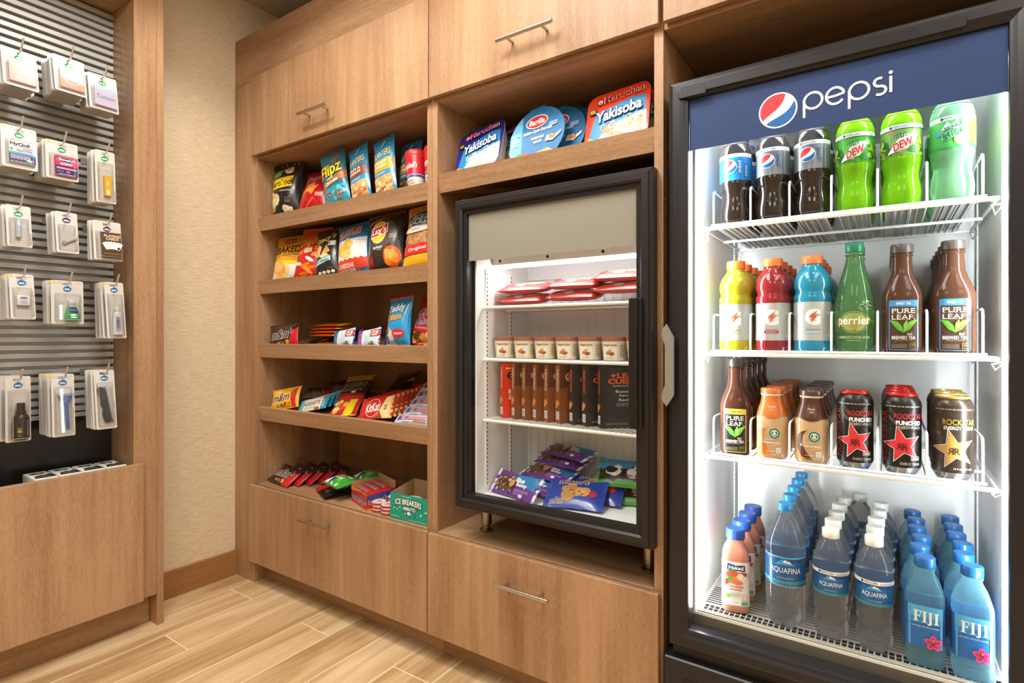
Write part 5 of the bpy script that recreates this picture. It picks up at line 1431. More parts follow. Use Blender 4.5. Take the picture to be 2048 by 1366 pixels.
@kind
def breath_box():
    r = root('display_box', 'box'); w, d, h = .168, .115, .104; t = .0014
    teal = P('1a9a86', .35); kraft = P('a8855c', .7); m = MB()
    m.box(-w / 2, w / 2, -d / 2, -d / 2 + t, 0, h * .80, teal); m.box(-w / 2, w / 2, d / 2 - t, d / 2, 0, h, teal)
    m.prism([(-d / 2 + t, 0), (d / 2 - t, 0), (d / 2 - t, h), (-d / 2 + t, h * .80)], -w / 2, -w / 2 + t, teal, axis='x'); m.prism([(-d / 2 + t, 0), (d / 2 - t, 0), (d / 2 - t, h), (-d / 2 + t, h * .80)], w / 2 - t, w / 2, teal, axis='x')
    m.box(-w / 2 + t, w / 2 - t, -d / 2 + t, d / 2 - t, 0, t, kraft); m.box(-w / 2 + t, w / 2 - t, d / 2 - 2 * t, d / 2 - t, t, h - .001, kraft)
    for sx in (-1, 1): m.prism([(-d / 2 + t, t), (d / 2 - t, t), (d / 2 - t, h - .001), (-d / 2 + t, h * .79)], *sorted((sx * (w / 2 - t), sx * (w / 2 - 2 * t))), kraft, axis='x')
    A = Art(); rr = random.Random(3)
    for k in range(26):
        x = rr.uniform(-w * .46, w * .46); y = rr.uniform(.012, .040); s_ = rr.uniform(.002, .006); A.poly([(x, y), (x + s_, y + s_ * .5), (x + s_ * .6, y + s_ * 1.3), (x - s_ * .4, y + s_)], ['3fc0aa', '8fe0d0', '0f7a6c', 'c8f0e8'][k % 4])
    A.text('ICE BREAKERS', -.004, .058, w=.112, h=.0185, col='f4f6f2', bold=.07, arc=.004, outline='12403a', ot=.05); A.text('MINTS', .002, .041, w=.050, h=.0115, col='f4f6f2', bold=.06, outline='12403a', ot=.05); A.ell(.0, .027, .0075, .0055, 'eef2ee'); A.text('WINTERGREEN', -.01, .078, w=.04, h=.004, col='c8ece4'); A.lines(.0, .006, .078, .0095, 1, 'c8ece4', 4); A.lines(-.078, .010, -.04, .014, 2, 'c8ece4', 5)
    A.emit(m, flat(-d / 2), 0); m.build('tray', r)
    for k in range(3):
        m = MB(); m.lathe([(.0, .002), (.034, .002), (.036, .004), (.036, .018), (.034, .020), (.0, .020)], P('e6e8e6', .3), 30, M=TR(-.038 + .001 * k, -.012, .019 * k), caps=(0, 0)); m.build('mint_tin', r)
    return r
@kind
def cube_tin():
    r = root('gum_tin', 'tin'); m = MB()
    m.lathe([(.0, 0), (.020, 0), (.0225, .002), (.0225, .0095), (.0215, .011), (.0, .011)], P('d9cfc4', .35), 32, 2.6, caps=(0, 0))
    m.lathe([(.0226, .0028), (.0229, .003), (.0229, .0085), (.0226, .0087)], P('b02428', .3), 32, 2.6, caps=(0, 0))
    A = Art(); A.ell(0, 0, .018, .018, 'efe9e2'); A.text('ICE', 0, .006, w=.014, h=.006, col='2a2a2a', bold=.05); A.text('CUBES', 0, -.002, w=.024, h=.006, col='2a2a2a', bold=.05); A.rect(-.012, -.012, .012, -.008, 'b82830'); A.emit(m, lambda u, v, o: (u, v, .011 + o), 0); m.build('tin_body', r)
    return r
# --- microwave meals
def rrect(w, h, r, n=6):
    pts = []
    for cx, cz, a0 in ((w / 2 - r, h - r, 0), (-w / 2 + r, h - r, 90), (-w / 2 + r, r, 180), (w / 2 - r, r, 270)):
        for k in range(n + 1): a = R(a0 + 90 * k / n); pts.append((cx + r * math.cos(a), cz + r * math.sin(a)))
    return pts
def noodle_tray(base, edge, food):
    r = root('noodle_tray', 'packaged meal'); w, h = .178, .178
    m = MB(); o1 = rrect(w, h, .030); o2 = [(x * .80, h / 2 + (z - h / 2) * .80) for x, z in o1]; n = len(o1)
    vs = [(x, .0, z) for x, z in o1] + [(x, .003, z) for x, z in o1] + [(x * .95, .004, h / 2 + (z - h / 2) * .95) for x, z in o1] + [(x, .042, z) for x, z in o2]
    fs = [(j * n + i, j * n + (i + 1) % n, (j + 1) * n + (i + 1) % n, (j + 1) * n + i) for j in range(3) for i in range(n)] + [[3 * n + i for i in range(n)]]
    m.add(vs, fs, P('ece6da', .3, coat=.3), True); m.build('plastic_tray', r)
    m = MB(); fn = lambda u, v, o: (u, -.0008 - .004 * max(0, (1 - (2 * u / w) ** 4)) * max(0, (1 - (2 * v / h - 1) ** 4)) - o, v)
    A = Art(); A.poly(rrect(w, h, .030), foil(base)); inner = [(x * .97, h / 2 + (z - h / 2) * .97) for x, z in rrect(w, h, .030)]
    A.poly([(-w * .42, h * .20), (-w * .34, h * .62), (w * .22, h * .76), (w * .44, h * .74), (w * .46, h * .25), (0, h * .02)], '2a8ac4')
    A.poly([(-w * .46, h * .0 + .004), (-w * .44, h * .22), (-w * .30, h * .16), (-w * .26, .002)], 'f0c02c'); A.poly([(-w * .36, .002), (-w * .18, h * .26), (w * .0, h * .36), (w * .46, h * .46), (w * .47, h * .12), (w * .38, .003)], food[0])
    rr = random.Random(3)
    for k in range(46): A.ring(rr.uniform(-w * .20, w * .40), rr.uniform(h * .05, h * .38), w * rr.uniform(.04, .10), w * rr.uniform(.015, .05), w * .008, food[1 + k % (len(food) - 1)], 12, rot=rr.uniform(0, 180))
    A.text('Yakisoba', w * .04, h * .56, w=w * .70, h=h * .20, col='f4f4f0', bold=.06, shear=.15, rot=6, outline='163c84', ot=.07)
    A.text('Maruchan', w * .105, h * .845, w=w * .60, h=h * .115, col='7a141a' if edge else 'e03440', bold=.025, rot=4, outline='f4d8c8' if edge else 'e8ecf4', ot=.02)
    A.ring(-w * .265, h * .81, w * .060, w * .060, .0022, 'c02a34' if not edge else '6a141c', 20); A.ell(-w * .265, h * .81, w * .038, w * .038, 'f0d0c8'); A.ell(-w * .265, h * .80, w * .018, w * .012, 'b02430')
    A.rect(-w * .44, h * .62, -w * .32, h * .72, '1c1a14', r=.001); A.text('BEST', -w * .38, h * .685, w=w * .09, h=h * .03, col='e8c83c', bold=.04); A.text('TASTE', -w * .38, h * .645, w=w * .09, h=h * .03, col='e8c83c', bold=.04)
    A.emit(m, fn, .012); m.build('film_lid', r)
    return r
@kind
def noodles_blue(): return noodle_tray('22208a', 0, ['f0ead6', 'fbf7ea', 'e8dcb8', 'f6efda'])
@kind
def noodles_orange(): return noodle_tray('dc3c1c', 1, ['f2e6d2', 'faf2e2', 'e8b878', 'a8c860', 'e8a080'])
@kind
def pasta_bowl():
    r = root('pasta_bowl', 'packaged meal'); w, h = .180, .188
    outl = []
    for k in range(40):
        a = 2 * math.pi * k / 40; x = .092 * math.cos(a); z = h / 2 + .094 * math.sin(a)
        if z < .018: z = max(z, .0) if abs(x) < .07 else z
        outl.append((x, max(z, .006)))
    m = MB(); m.prism(outl, 0, .003, P('1c6aa0', .35)); 
    n = 40; vs = [(.084 * math.cos(2 * math.pi * k / n), .003, h / 2 + .084 * math.sin(2 * math.pi * k / n)) for k in range(n)] + [(.060 * math.cos(2 * math.pi * k / n), .036, h / 2 + .060 * math.sin(2 * math.pi * k / n)) for k in range(n)]
    m.add(vs, [(i, (i + 1) % n, n + (i + 1) % n, n + i) for i in range(n)] + [[n + i for i in range(n)]], P('e6e4de', .3), True); m.build('bowl', r)
    m = MB(); A = Art(); A.poly([(x * .995, z) for x, z in outl], '1a72ac')
    A.poly([(-.092, .06), (-.090, .118), (-.074, .150), (-.056, .168), (-.050, .172), (-.050, .008), (-.070, .014)], '66b8e0')
    A.poly([(-.040, .006), (-.026, .030), (.0, .040), (.040, .045), (.062, .030), (.060, .020), (.04, .006)], 'e8b05c'); A.blobs(-.030, .006, .062, .042, ['f0c478', 'e89a4c', 'd86a38', 'f4d49c'], 18, .010, 4)
    A.blob(-.058, .026, .014, .012, 'c83424', 3); A.blob(-.036, .036, .014, .012, 'd8482c', 4); A.blob(-.052, .046, .010, .004, '4a8a34', 5)
    A.ell(.0, .140, .037, .0215, 'f2f0ea'); A.ell(.0, .140, .034, .0185, 'c0242e'); A.text('Barilla', .0, .140, w=.052, h=.018, col='f8f4ee', bold=.03, shear=.1)
    A.text('Italian-Style Entrées', .004, .108, w=.096, h=.014, col='f2f4f4', bold=.01, shear=.25); A.text('MARINARA', .006, .086, w=.044, h=.0085, col='f2f4f4', bold=.03); A.text('PENNE', .006, .073, w=.028, h=.0085, col='f2f4f4', bold=.03)
    A.rect(.042, .112, .068, .124, 'e8f0f4', r=.001); A.rect(.0430, .113, .067, .123, '1a72ac', r=.001); A.text('READY IN', .055, .1205, w=.020, h=.003, col='f2f4f4'); A.text('1 MINUTE', .055, .1155, w=.020, h=.004, col='f2f4f4', bold=.03)
    A.poly([(.030, .066), (.056, .074), (.084, .088), (.080, .078), (.056, .062)], 'dfe8ec'); A.blobs(.030, .064, .066, .084, ['f0d8a0', 'e8b878', 'e07a48'], 9, .007, 5)
    for i, t in enumerate(('100%', 'REAL', 'INGREDIENTS')): A.text(t, -.069, .112 - .010 * i, w=.024 if i != 1 else .016, h=.0065, col='f4f8fa', bold=.02)
    A.lines(-.082, .078, -.056, .086, 2, 'e4f2f8', 3)
    A.emit(m, flat(-.0002), 0); m.build('printed_lid', r)
    m = MB(); m.prism([(-.030, .1845), (.020, .1875), (.024, .1925), (.016, .1905), (-.024, .1885)], -.0006, .0026, P('1a72ac', .35)); m.build('lid_tab', r)
    return r

# ---- set them on the shelves
S = [1.481, 1.2255, .9685, .7135]
from mathutils.bvhtree import BVHTree
def world_mesh(o):
    M = Matrix.LocRotScale(o.location, o.rotation_euler, o.scale); vs = []; fs = []
    for q in [o] + (kids(o) or [c for c in bpy.data.objects if c.parent == o]):
        if q.type != 'MESH': continue
        n = len(vs); vs += [M @ v.co for v in q.data.vertices]; fs += [[i + n for i in p.vertices] for p in q.data.polygons]
    return vs, fs
PLACED = {}
def settle(o, key, zf, zlip, x0, x1, y0, yb, push):
    """rest a thing on its shelf, behind the lip, clear of the walls and of what already stands there"""
    vs, fs = world_mesh(o); prev = PLACED.setdefault(key, []); off = Vector((0, 0, 0)); up = Vector(push)
    for it in range(60):
        V = [v + off for v in vs]
        lo = min(v.x for v in V); hi = max(v.x for v in V)
        if lo < x0 + .0008: off.x += x0 + .0008 - lo
        elif hi > x1 - .0008: off.x -= hi - x1 + .0008
        ly = [v.y for v in V if v.z < zlip + .003]
        if ly and min(ly) < y0: off.y += y0 - min(ly)
        my = max(v.y for v in V)
        if my > yb: off.y -= my - yb
        V = [v + off for v in vs]
        dz = max(zf(v.y) - v.z for v in V)
        if dz > -.0003 or (push[2] == 0): off.z += dz + .0005
        V = [v + off for v in vs]
        tree = BVHTree.FromPolygons(V, fs)
        a0 = [min(v[k] for v in V) for k in range(3)]; a1 = [max(v[k] for v in V) for k in range(3)]
        hit = any(all(a0[k] <= b1[k] and b0[k] <= a1[k] for k in range(3)) and tree.overlap(t) for t, b0, b1 in prev)
        if not hit: break
        off += up * .0025
    o.location = o.location + off; prev.append((tree, a0, a1))
def zone(group, z):
    if group in GS:
        i = GS.index(group)
        return (group, lambda y: sh_surf(S[i], y) - .0006, S[i], -2.105, -1.178, 1.2935, 1.672)
    if group == G5: return (group, lambda y: .4046, 0, -2.105, -1.178, 1.2715, 1.672)
    if group == GM: return (group, lambda y: sh_surf(UP, y) - .0006, UP, -1.136, -.4525, 1.2935, 1.672)
    if z < .7: return (group + '4', lambda y: .5352, 2, -.982, -.491, 1.2725, 1.536)
    return (group + '1', lambda y: FS1 + .0049, 2, -.981, -.492, 1.306, 1.516)
def snack(kind_, x, y, z, tilt, roll, yaw, label, grp=None, push=None):
    """leans back by tilt, sideways by roll"""
    M = (RZ(yaw) @ RY(roll) @ RX(-tilt)).to_euler()
    o = put(kind_, (x, y, z), [math.degrees(a) for a in M], label, grp)
    settle(o, *zone(grp, z), push or ((0, 0, 1) if tilt > 58 else (0, 1, 0)))
    return o
def on(i, y, e=0): return sh_surf(S[i], y) + e
G1, G2, G3, G4, G5 = 'snacks on the top snack shelf', 'chip bags on the second snack shelf', 'snacks on the third snack shelf', 'candy on the fourth snack shelf', 'candy on the cabinet floor'
GS = [G1, G2, G3, G4]; UP = 1.4975; GM = 'microwave meals above the freezer'
snack('popcorn', -2.015, 1.345, on(0, 1.315), 5, -3, 14, 'black popcorn bag with a yellow band at the left end of the top shelf', G1)
snack('red_chips', -1.862, 1.345, on(0, 1.33), 22, 0, 14, 'red chip bag with an orange chip, beside the black popcorn bag', G1)
snack('teal_pretzels', -1.672, 1.325, on(0, 1.325), 8, -15, 10, 'teal pretzel bag leaning left with yellow lettering', G1)
snack('nuts_brown', -1.543, 1.325, on(0, 1.325), 8, -15, 0, 'blue nut pouch with a brown band beside the teal pretzel bag', G1)
snack('nuts_yellow', -1.415, 1.322, on(0, 1.32), 8, -12, 0, 'front blue nut pouch with a bright yellow band', G1)
snack('nuts_dark', -1.500, 1.400, on(0, 1.40), 8, -10, 0, 'dark blue nut pouch behind the gap between the two front pouches', G1)
snack('soup_cup', -1.297, 1.345, on(0, 1.30, .012), 8, -8, 0, 'red-lidded soup cup beside the yellow-banded nut pouch', G1)
snack('soup_cup', -1.2185, 1.345, on(0, 1.30, .012), 8, -4, 0, 'red-lidded soup cup against the cabinet divider', G1)
snack('nuts_dark', -1.372, 1.385, on(0, 1.385), 8, -4, 0, 'blue nut pouch right behind the yellow-banded one', G1)
snack('nuts_dark', -1.318, 1.450, on(0, 1.45), 10, 0, 0, 'blue nut pouch behind the left soup cup', G1)
snack('nuts_dark', -1.250, 1.500, on(0, 1.51), 10, 0, 0, 'rearmost blue nut pouch, above the soup cups', G1)
snack('baked_chips', -2.005, 1.330, on(1, 1.33), 20, -5, 22, 'yellow and white chip bag at the left end of the second shelf', G2)
snack('cheese_puffs', -1.865, 1.330, on(1, 1.33), 21, -2, 18, 'orange cheese puff bag with a crumpled top', G2)
snack('pita_chips', -1.737, 1.325, on(1, 1.325), 16, -8, 14, 'black pita chip bag with a pale teal ribbon', G2)
snack('ridged_chips', -1.596, 1.335, on(1, 1.335), 12, -8, 10, 'blue, white and red ridged chip bag', G2)
snack('bbq_chips', -1.431, 1.335, on(1, 1.335), 10, -6, 10, 'dark grey chip bag with a round yellow and red emblem', G2)
snack('thin_pretzels', -1.262, 1.325, on(1, 1.325), 12, -4, 0, 'tall orange pretzel bag against the cabinet divider', G2)
snack('pita_chips', -1.640, 1.420, on(1, 1.42), 22, -14, 0, 'black bag peeking out behind the ridged chip bag', G2)
snack('bbq_chips', -1.345, 1.430, on(1, 1.43), 16, -4, 0, 'dark chip bag behind, between the emblem bag and the pretzels', G2)
snack('pita_chips', -1.505, 1.40, on(1, 1.40), 30, 0, 0, 'black bag wedged low behind the ridged and grey chip bags', G2)
# third shelf
snack('candy_brown', -2.003, 1.318, on(2, 1.318), 12, -6, 12, 'brown chocolate candy bag at the left end of the third shelf', G3)
for i in range(4):
    snack('dark_red_bar', -1.895 + .052 * i, 1.40 + .040 * i, on(2, 1.40 + .040 * i, .010), 62, -10, -6, f'dark caramel bar with red ends, {ORD[i] if i else "nearest"} behind the orange bars', G3)
for i in range(5):
    snack('orange_bar', -1.800 + .003 * i, 1.345 + .004 * i, on(2, 1.335 + .004 * i, .004 + .0095 * i), 80, 0, -2 + i, f'orange peanut butter bar lying flat, {["lowest", "second from the bottom", "middle one", "fourth up", "topmost"][i]} of its stack', G3)
snack('blue_energy', -1.635, 1.316, on(2, 1.316), 15, -7, 0, 'white and blue energy bar with a blue end', G3)
snack('purple_energy', -1.502, 1.316, on(2, 1.316), 15, -7, 0, 'energy bar with a purple end beside the blue-ended bar', G3)
snack('blue_energy', -1.415, 1.365, on(2, 1.365), 15, -3, 0, 'blue energy bar half hidden beside the cracker bag', G3)
snack('bear_crackers', -1.362, 1.325, on(2, 1.32), 11, -5, 0, 'light blue cracker bag with a red top seal', G3)
snack('cookie_bag', -1.250, 1.335, on(2, 1.33), 22, 6, 0, 'red cookie bag against the cabinet divider', G3)
snack('dark_bear_crackers', -1.298, 1.400, on(2, 1.40), 12, -7, 0, 'darker blue cracker bag behind the light blue one', G3)
# fourth shelf
snack('candy_yellow', -1.995, 1.315, on(3, 1.315), 24, -10, 14, 'yellow and red peanut candy bag at the left end', G4)
for i in range(10):
    snack('almond_bar', -1.822 + .0028 * i, 1.316 + .0205 * i, on(3, 1.316 + .0205 * i), 38, -12, 8, f'blue and white almond chocolate bar, {ORD[i]} in the row', G4)
for i in range(3):
    snack('candy_brown', -1.965 + .022 * i, 1.385 + .045 * i, on(3, 1.385 + .045 * i, .006), 48, -4, 2, f'brown candy bag {ORD[i] if i else "first"} behind the yellow candy bag', G4)
snack('gummy_bag', -1.655, 1.325, on(3, 1.325, .004), 46, -6, 12, 'gold-topped gummy candy bag with a yellow bear shape', G4)
snack('dark_gummy_bag', -1.560, 1.452, on(3, 1.452, .004), 52, -10, 0, 'dark gold-topped gummy bag behind the front one', G4)
for i in range(15):
    snack('wafer_bar', -1.468 + .0046 * i, 1.314 + .0178 * i, on(3, 1.314 + .0178 * i), 30, -9, 5, f'red wafer bar with a tan end, {ORD[i]} in the row', G4)
for i in range(5):
    x0 = -1.288 + .012 * i
    snack('nougat_bar', x0, 1.318 + .023 * i, on(3, 1.318 + .023 * i, .008 + .013 * i), 42, -3, -3, f'silver nougat bar with red lettering, {["lowest and frontmost", "second up", "third up", "fourth up", "topmost"][i]} of the pile', G4, (0, .6, .8))
snack('dark_gummy_bag', -1.275, 1.520, on(3, 1.52, .004), 52, 0, 0, 'dark gummy bag at the back behind the silver nougat bars', G4)
# cabinet floor
FL = .4052
o_ = put('mint_box', (-1.515, 1.352, FL), (0, 0, -20), 'red open display box of mint rolls', G5)
PLACED.setdefault(G5, []).append((lambda v: (BVHTree.FromPolygons(*v), [min(p[k] for p in v[0]) for k in range(3)], [max(p[k] for p in v[0]) for k in range(3)]))(world_mesh(o_)))
for i in range(5):
    a = snack('candy_brown', -2.020 + .028 * i, 1.300 + .036 * i, FL + .004, 56, 3, -5 - 2 * i, f'brown and red chocolate candy bag, {ORD[i]} of the fan', G5, (.3, 1, 0))
for i in range(2): snack('black_candy', -1.745 + .03 * i, 1.298 + .080 * i, FL + .011 + .004 * i, 84, 0, -24, ['red and black candy bag lying flat beside the chocolate fan', 'black candy bag lying behind the red and black one'][i], G5, (.2, .3, .9))
for i in range(2): snack('green_candy', -1.672 + .030 * i, 1.290 + .110 * i, FL + .019, 82, 0, -14, ['green and white mint bag beside the red mint display box', 'green mint bag behind the red mint display box'][i], G5, (-.2, 0, .9))
k = 0
for x, y, n, wh in ((-1.427, 1.300, 3, 'left front stack'), (-1.378, 1.296, 3, 'right front stack'), (-1.400, 1.347, 4, 'rear stack')):
    for j in range(n):
        put('cube_tin', (x + .001 * (j % 2), y, FL + .0118 * j), (0, 0, 10 * j), f'small red and white gum tin, {["bottom", "second up", "third up", "top"][j]} of the {wh}', 'gum tins beside the teal box')
put('breath_box', (-1.264, 1.335, FL), (0, 0, 2), 'teal open display box of breath mints against the divider', G5)
# meals on the upper shelf of the middle cabinet
def up(y, e=0): return sh_surf(UP, y) + e
snack('noodles_blue', -1.037, 1.318, up(1.318), 24, -9, 0, 'blue noodle tray at the front', GM)
snack('noodles_blue', -1.000, 1.400, up(1.40), 24, -6, 0, 'blue noodle tray tucked behind the front blue one', GM)
snack('pasta_bowl', -.815, 1.316, up(1.316), 15, -5, 0, 'round blue pasta bowl at the front of its row', GM)
for i in range(3): snack('pasta_bowl', -.782 + .020 * i, 1.372 + .050 * i, up(1.372 + .050 * i), 15, -3, 0, f'round blue pasta bowl, {ORD[i + 1]} in its row', GM)
snack('noodles_orange', -.575, 1.318, up(1.318), 20, -4, 0, 'orange noodle tray at the right end of the shelf', GM)
snack('noodles_orange', -.553, 1.400, up(1.40), 20, -2, 0, 'orange noodle tray behind the front orange one', GM)

# ---------------- inside the freezer ----------------
@kind
def frozen_red():
    def f(A, L, h):
        A.text('HOT DOG', -L * .1, h * .5, w=L * .4, h=h * .3, col='f0dcd4', bold=.04); A.blob(L * .2, h * .45, L * .14, h * .28, 'e8c8a0', 3); A.blob(-L * .34, h * .4, L * .06, h * .2, '8a1c22', 4); A.ell(-L * .05, h * .2, L * .1, h * .1, 'e8d8d0')
    o = wrap_bar('frozen_sandwich', .168, .100, .030, 'd85a54', 'cc4a44', f, 30, .12); o['category'] = 'frozen food'; return o
@kind
def ice_cup():
    r = root('ice_cream_cup', 'cup'); pr = [(.0275, 0), (.0285, .001), (.0338, .0505), (.0341, .0515)]
    m = MB(); m.lathe(pr, P('ece2cc', .4), 40); A = Art(); rr = random.Random(5)
    for k in range(90): A.ell(rr.uniform(-.09, .09), rr.uniform(.012, .048), .0008, .0008, 'c8a468', n=6); A.items[-1] = A.items[-1] + (1,)
    A.rect(-.022, .004, .018, .036, 'f2ece0'); A.text('Häagen-Dazs', -.002, .041, w=.036, h=.0055, col='4a2a34', bold=.02); A.text('STRAWBERRY', -.002, .0075, w=.022, h=.003, col='8a3a34'); A.lines(.026, .010, .046, .044, 8, '8a7a6a', 4)
    A.blob(-.006, .020, .007, .0055, 'c8803c', 3); A.blob(.003, .018, .007, .0055, 'a85a34', 4); A.blob(-.001, .026, .005, .004, 'd89a58', 6)
    A.emit(m, around(pr, 2, .032), .006, off0=.0005); m.build('cup_body', r)
    m = MB(); m.lathe([(.0335, .052), (.0351, .052), (.0351, .060), (.0345, .0625), (.0, .0625)], P('9a5a44', .4), 40, caps=(1, 0)); m.build('lid', r, label='reddish brown lid'); return r
def meal_box(base, spine, art):
    r = root('frozen_meal_box', 'box'); w, h, d = .140, .162, .029
    m = MB(); m.box(0, w, 0, d, 0, h, P(base, .35, coat=.2), .0008)
    A = Art(); art(A, w, h); A.emit(m, lambda u, v, o: (u, -o, v), 0, off0=.0003)
    A = Art(); A.rect(.0, 0, d, h, spine); A.rect(d * .18, .010, d * .82, .032, 'efece4'); A.lines(d * .26, .013, d * .74, .029, 5, '3a3632', 3)
    A.text('FROZEN ENTREE' if base == 'x' else ('LEAN CUISINE' if base[0] in '23' else "STOUFFER'S"), d * .5, h * .74, w=h * .38, h=d * .42, col='e8682c' if base[0] in '23' else 'e8d8b8', bold=.04, rot=90)
    A.blobs(d * .1, .036, d * .9, .066, ['e8a04c', 'f0c884', 'c8682c'], 7, .007, 4)
    A.emit(m, lambda u, v, o: (-o, d - u, v), 0, off0=.0003); m.build('carton', r); return r
@kind
def box_orange():
    def f(A, w, h): A.ell(w * .2, h * .78, w * .12, h * .07, '1c1412'); A.text('S', w * .2, h * .78, w=w * .1, h=h * .08, col='f0e8dc'); A.text('Macaroni', w * .42, h * .48, w=w * .6, h=h * .09, col='f8e8d8', bold=.03); A.text('& Cheese', w * .42, h * .38, w=w * .6, h=h * .09, col='f8e8d8', bold=.03); A.rect(w * .05, h * .9, w * .3, h * .92, 'f4ece4')
    return meal_box('dc3c20', 'c83418', f)
@kind
def box_brown():
    def f(A, w, h):
        A.poly([(0, h * .6), (w * .5, h * .66), (w, h * .9), (w, h), (0, h)], '5a2c18'); A.ell(w * .42, h * .80, w * .30, h * .12, 'e0d2b0'); A.ell(w * .42, h * .80, w * .28, h * .105, 'a8281c'); A.text("Stouffer's", w * .42, h * .80, w=w * .5, h=h * .08, col='f4ecd8', bold=.02, shear=.2)
        A.blobs(w * .2, h * .10, w * .95, h * .55, ['b8642c', 'd88c44', '8a3c1c', 'e8b070'], 18, w * .13, 4); A.text('LASAGNA', w * .5, h * .08, w=w * .5, h=h * .05, col='e8d8b8', bold=.03)
    return meal_box('7c4424', '8f5530', f)
@kind
def box_black():
    def f(A, w, h):
        A.text('+LEAN', w * .50, h * .86, w=w * .62, h=h * .085, col='e8622c', bold=.05); A.text('CUISINE', w * .50, h * .765, w=w * .72, h=h * .085, col='e8622c', bold=.05); A.text('MARKETPLACE', w * .48, h * .69, w=w * .5, h=h * .026, col='d8d2c8')
        for i, t in enumerate(('Butternut', 'Squash', 'Ravioli')): A.text(t, w * .5, h * (.60 - .068 * i), w=w * (.42 if i == 0 else .30), h=h * .042, col='f0ece4')
        A.lines(w * .3, h * .36, w * .7, h * .42, 3, '9a948a', 3); A.ring(w * .98, h * .5, w * .22, h * .2, .001, 'c8c0b4'); A.lines(w * .1, h * .06, w * .9, h * .10, 2, '8a847a', 6)
    return meal_box('2c2826', '3a322c', f)
@kind
def eclair():
    def f(A, L, h):
        A.poly([(-L * .0, h), (L * .5, h), (L * .5, h * .42), (L * .2, h * .50), (-L * .05, h * .75)], '1f78b8'); A.text('Blue', L * .10, h * .72, w=L * .18, h=h * .20, col='f6f4f0', bold=.05); A.text('Bunny', L * .16, h * .52, w=L * .22, h=h * .20, col='f6f4f0', bold=.05); A.text('CHOCOLATE', L * .20, h * .30, w=L * .28, h=h * .09, col='d8b8e0'); A.text('ECLAIR', L * .16, h * .18, w=L * .2, h=h * .09, col='d8b8e0')
        A.blob(-L * .20, h * .48, L * .24, h * .33, '6a4830', 3, .05); A.blobs(-L * .42, h * .12, L * .02, h * .84, ['8a6444', 'e0cca8', '4a2e1c', 'b8946a', '6a4630'], 60, L * .022, 5); A.poly([(-L * .02, h * .3), (L * .04, h * .45), (L * .02, h * .72), (-L * .06, h * .6)], 'c89058'); A.ell(L * .24, h * .10, L * .04, h * .06, 'f0eef4')
    o = wrap_bar('ice_cream_bar', .185, .078, .019, '6a3490', 'e8e8ee', f, 31); o['category'] = 'ice cream'; return o
@kind
def cookie_sandwich():
    def f(A, L, h):
        A.blobs(-L * .25, h * .15, L * .30, h * .85, ['c8945c', 'b07c48'], 6, L * .12, 3); A.text("m&m's", -L * .06, h * .88, w=L * .5, h=h * .2, col='4a2a1c', bold=.06, outline='f4f0ea', ot=.05); A.text('m&m', -L * .28, h * .18, w=L * .22, h=h * .18, col='4a2a1c', bold=.06, outline='f4f0ea', ot=.05); A.blob(L * .30, h * .45, L * .06, h * .12, 'b82430', 4); A.blobs(-L * .1, h * .35, L * .2, h * .6, ['d8a870', '8a5a34'], 8, L * .03, 7)
    o = wrap_bar('cookie_sandwich', .165, .110, .026, '1f3f9c', '2a4aa8', f, 32); o['category'] = 'ice cream'; return o
@kind
def cow_bar():
    def f(A, L, h):
        A.rect(-L * .5, h * .6, L * .5, h, '3f98c8'); A.poly([(-L * .5, 0), (L * .5, 0), (L * .5, h * .18), (-L * .5, h * .22)], '4a9a3c'); A.blobs(-L * .36, h * .15, L * .3, h * .75, ['1c1816', '1c1816', 'ece8e0'], 9, L * .12, 3); A.poly([(L * .1, h * .6), (L * .2, h * .95), (L * .3, h * .6)], 'ece8e0'); A.text("Ben & Jerry's", L * .2, h * .34, w=L * .4, h=h * .16, col='b82430', bold=.04)
    o = wrap_bar('ice_cream_bar', .170, .100, .024, '2c2824', '3f9848', f, 33); o['category'] = 'ice cream'; return o
GF = 'frozen food in the small freezer'
for j in range(2):
    for i, x in enumerate((-.898, -.726, -.574)):
        snack('frozen_red', x + (.006 if j else 0), 1.352 + .004 * j, FS1 + .018 + .031 * j + (.002 * i if j else 0), 78, 0, (-3, 2, 1)[i] + 3 * j, f'red frozen package, {["left", "middle", "right"][i]} one of the {["lower", "upper"][j]} layer', GF)
names = ['first from the left', 'second from the left', 'third from the left', 'middle one', 'third from the right', 'second from the right', 'nearest the door handle']
for i in range(7): put('ice_cup', (-.9462 + .0703 * i, 1.3635, FS2 + .005), (0, 0, (24, 20, 18, 15, 12, 10, 8)[i] - 6), f'small tan ice cream cup with a brown lid, {names[i]}', 'ice cream cups in the freezer')
for i in range(6): put('ice_cup', (-.9400 + .0706 * i, 1.4370, FS2 + .005), (0, 0, (i * 53) % 60), f'ice cream cup in the second row, {names[i]}', 'ice cream cups in the freezer')
bx = ['box_orange'] + ['box_brown'] * 5 + ['box_black'] * 3
bxn = ['orange-red frozen meal box at the left end of the row'] + [f'brown frozen meal box, {ORD[i] if i else "first"} from the orange-red one' for i in range(5)] + ['black frozen meal box next to the brown ones', 'black frozen meal box second from the door handle', 'black frozen meal box with its whole front showing']
for i, (k_, lab) in enumerate(zip(bx, bxn)):
    x = [.978 * q for q in (-.960, -.918, -.880, -.842, -.803, -.764, -.722, -.678, -.632)][i]
    put(k_, (x, 1.342 - (0 if i < 7 else .006 * (i - 6)), FS3 + .005), (0, 0, 57 if i < 6 else (52 if i < 8 else 42)), lab, GF)
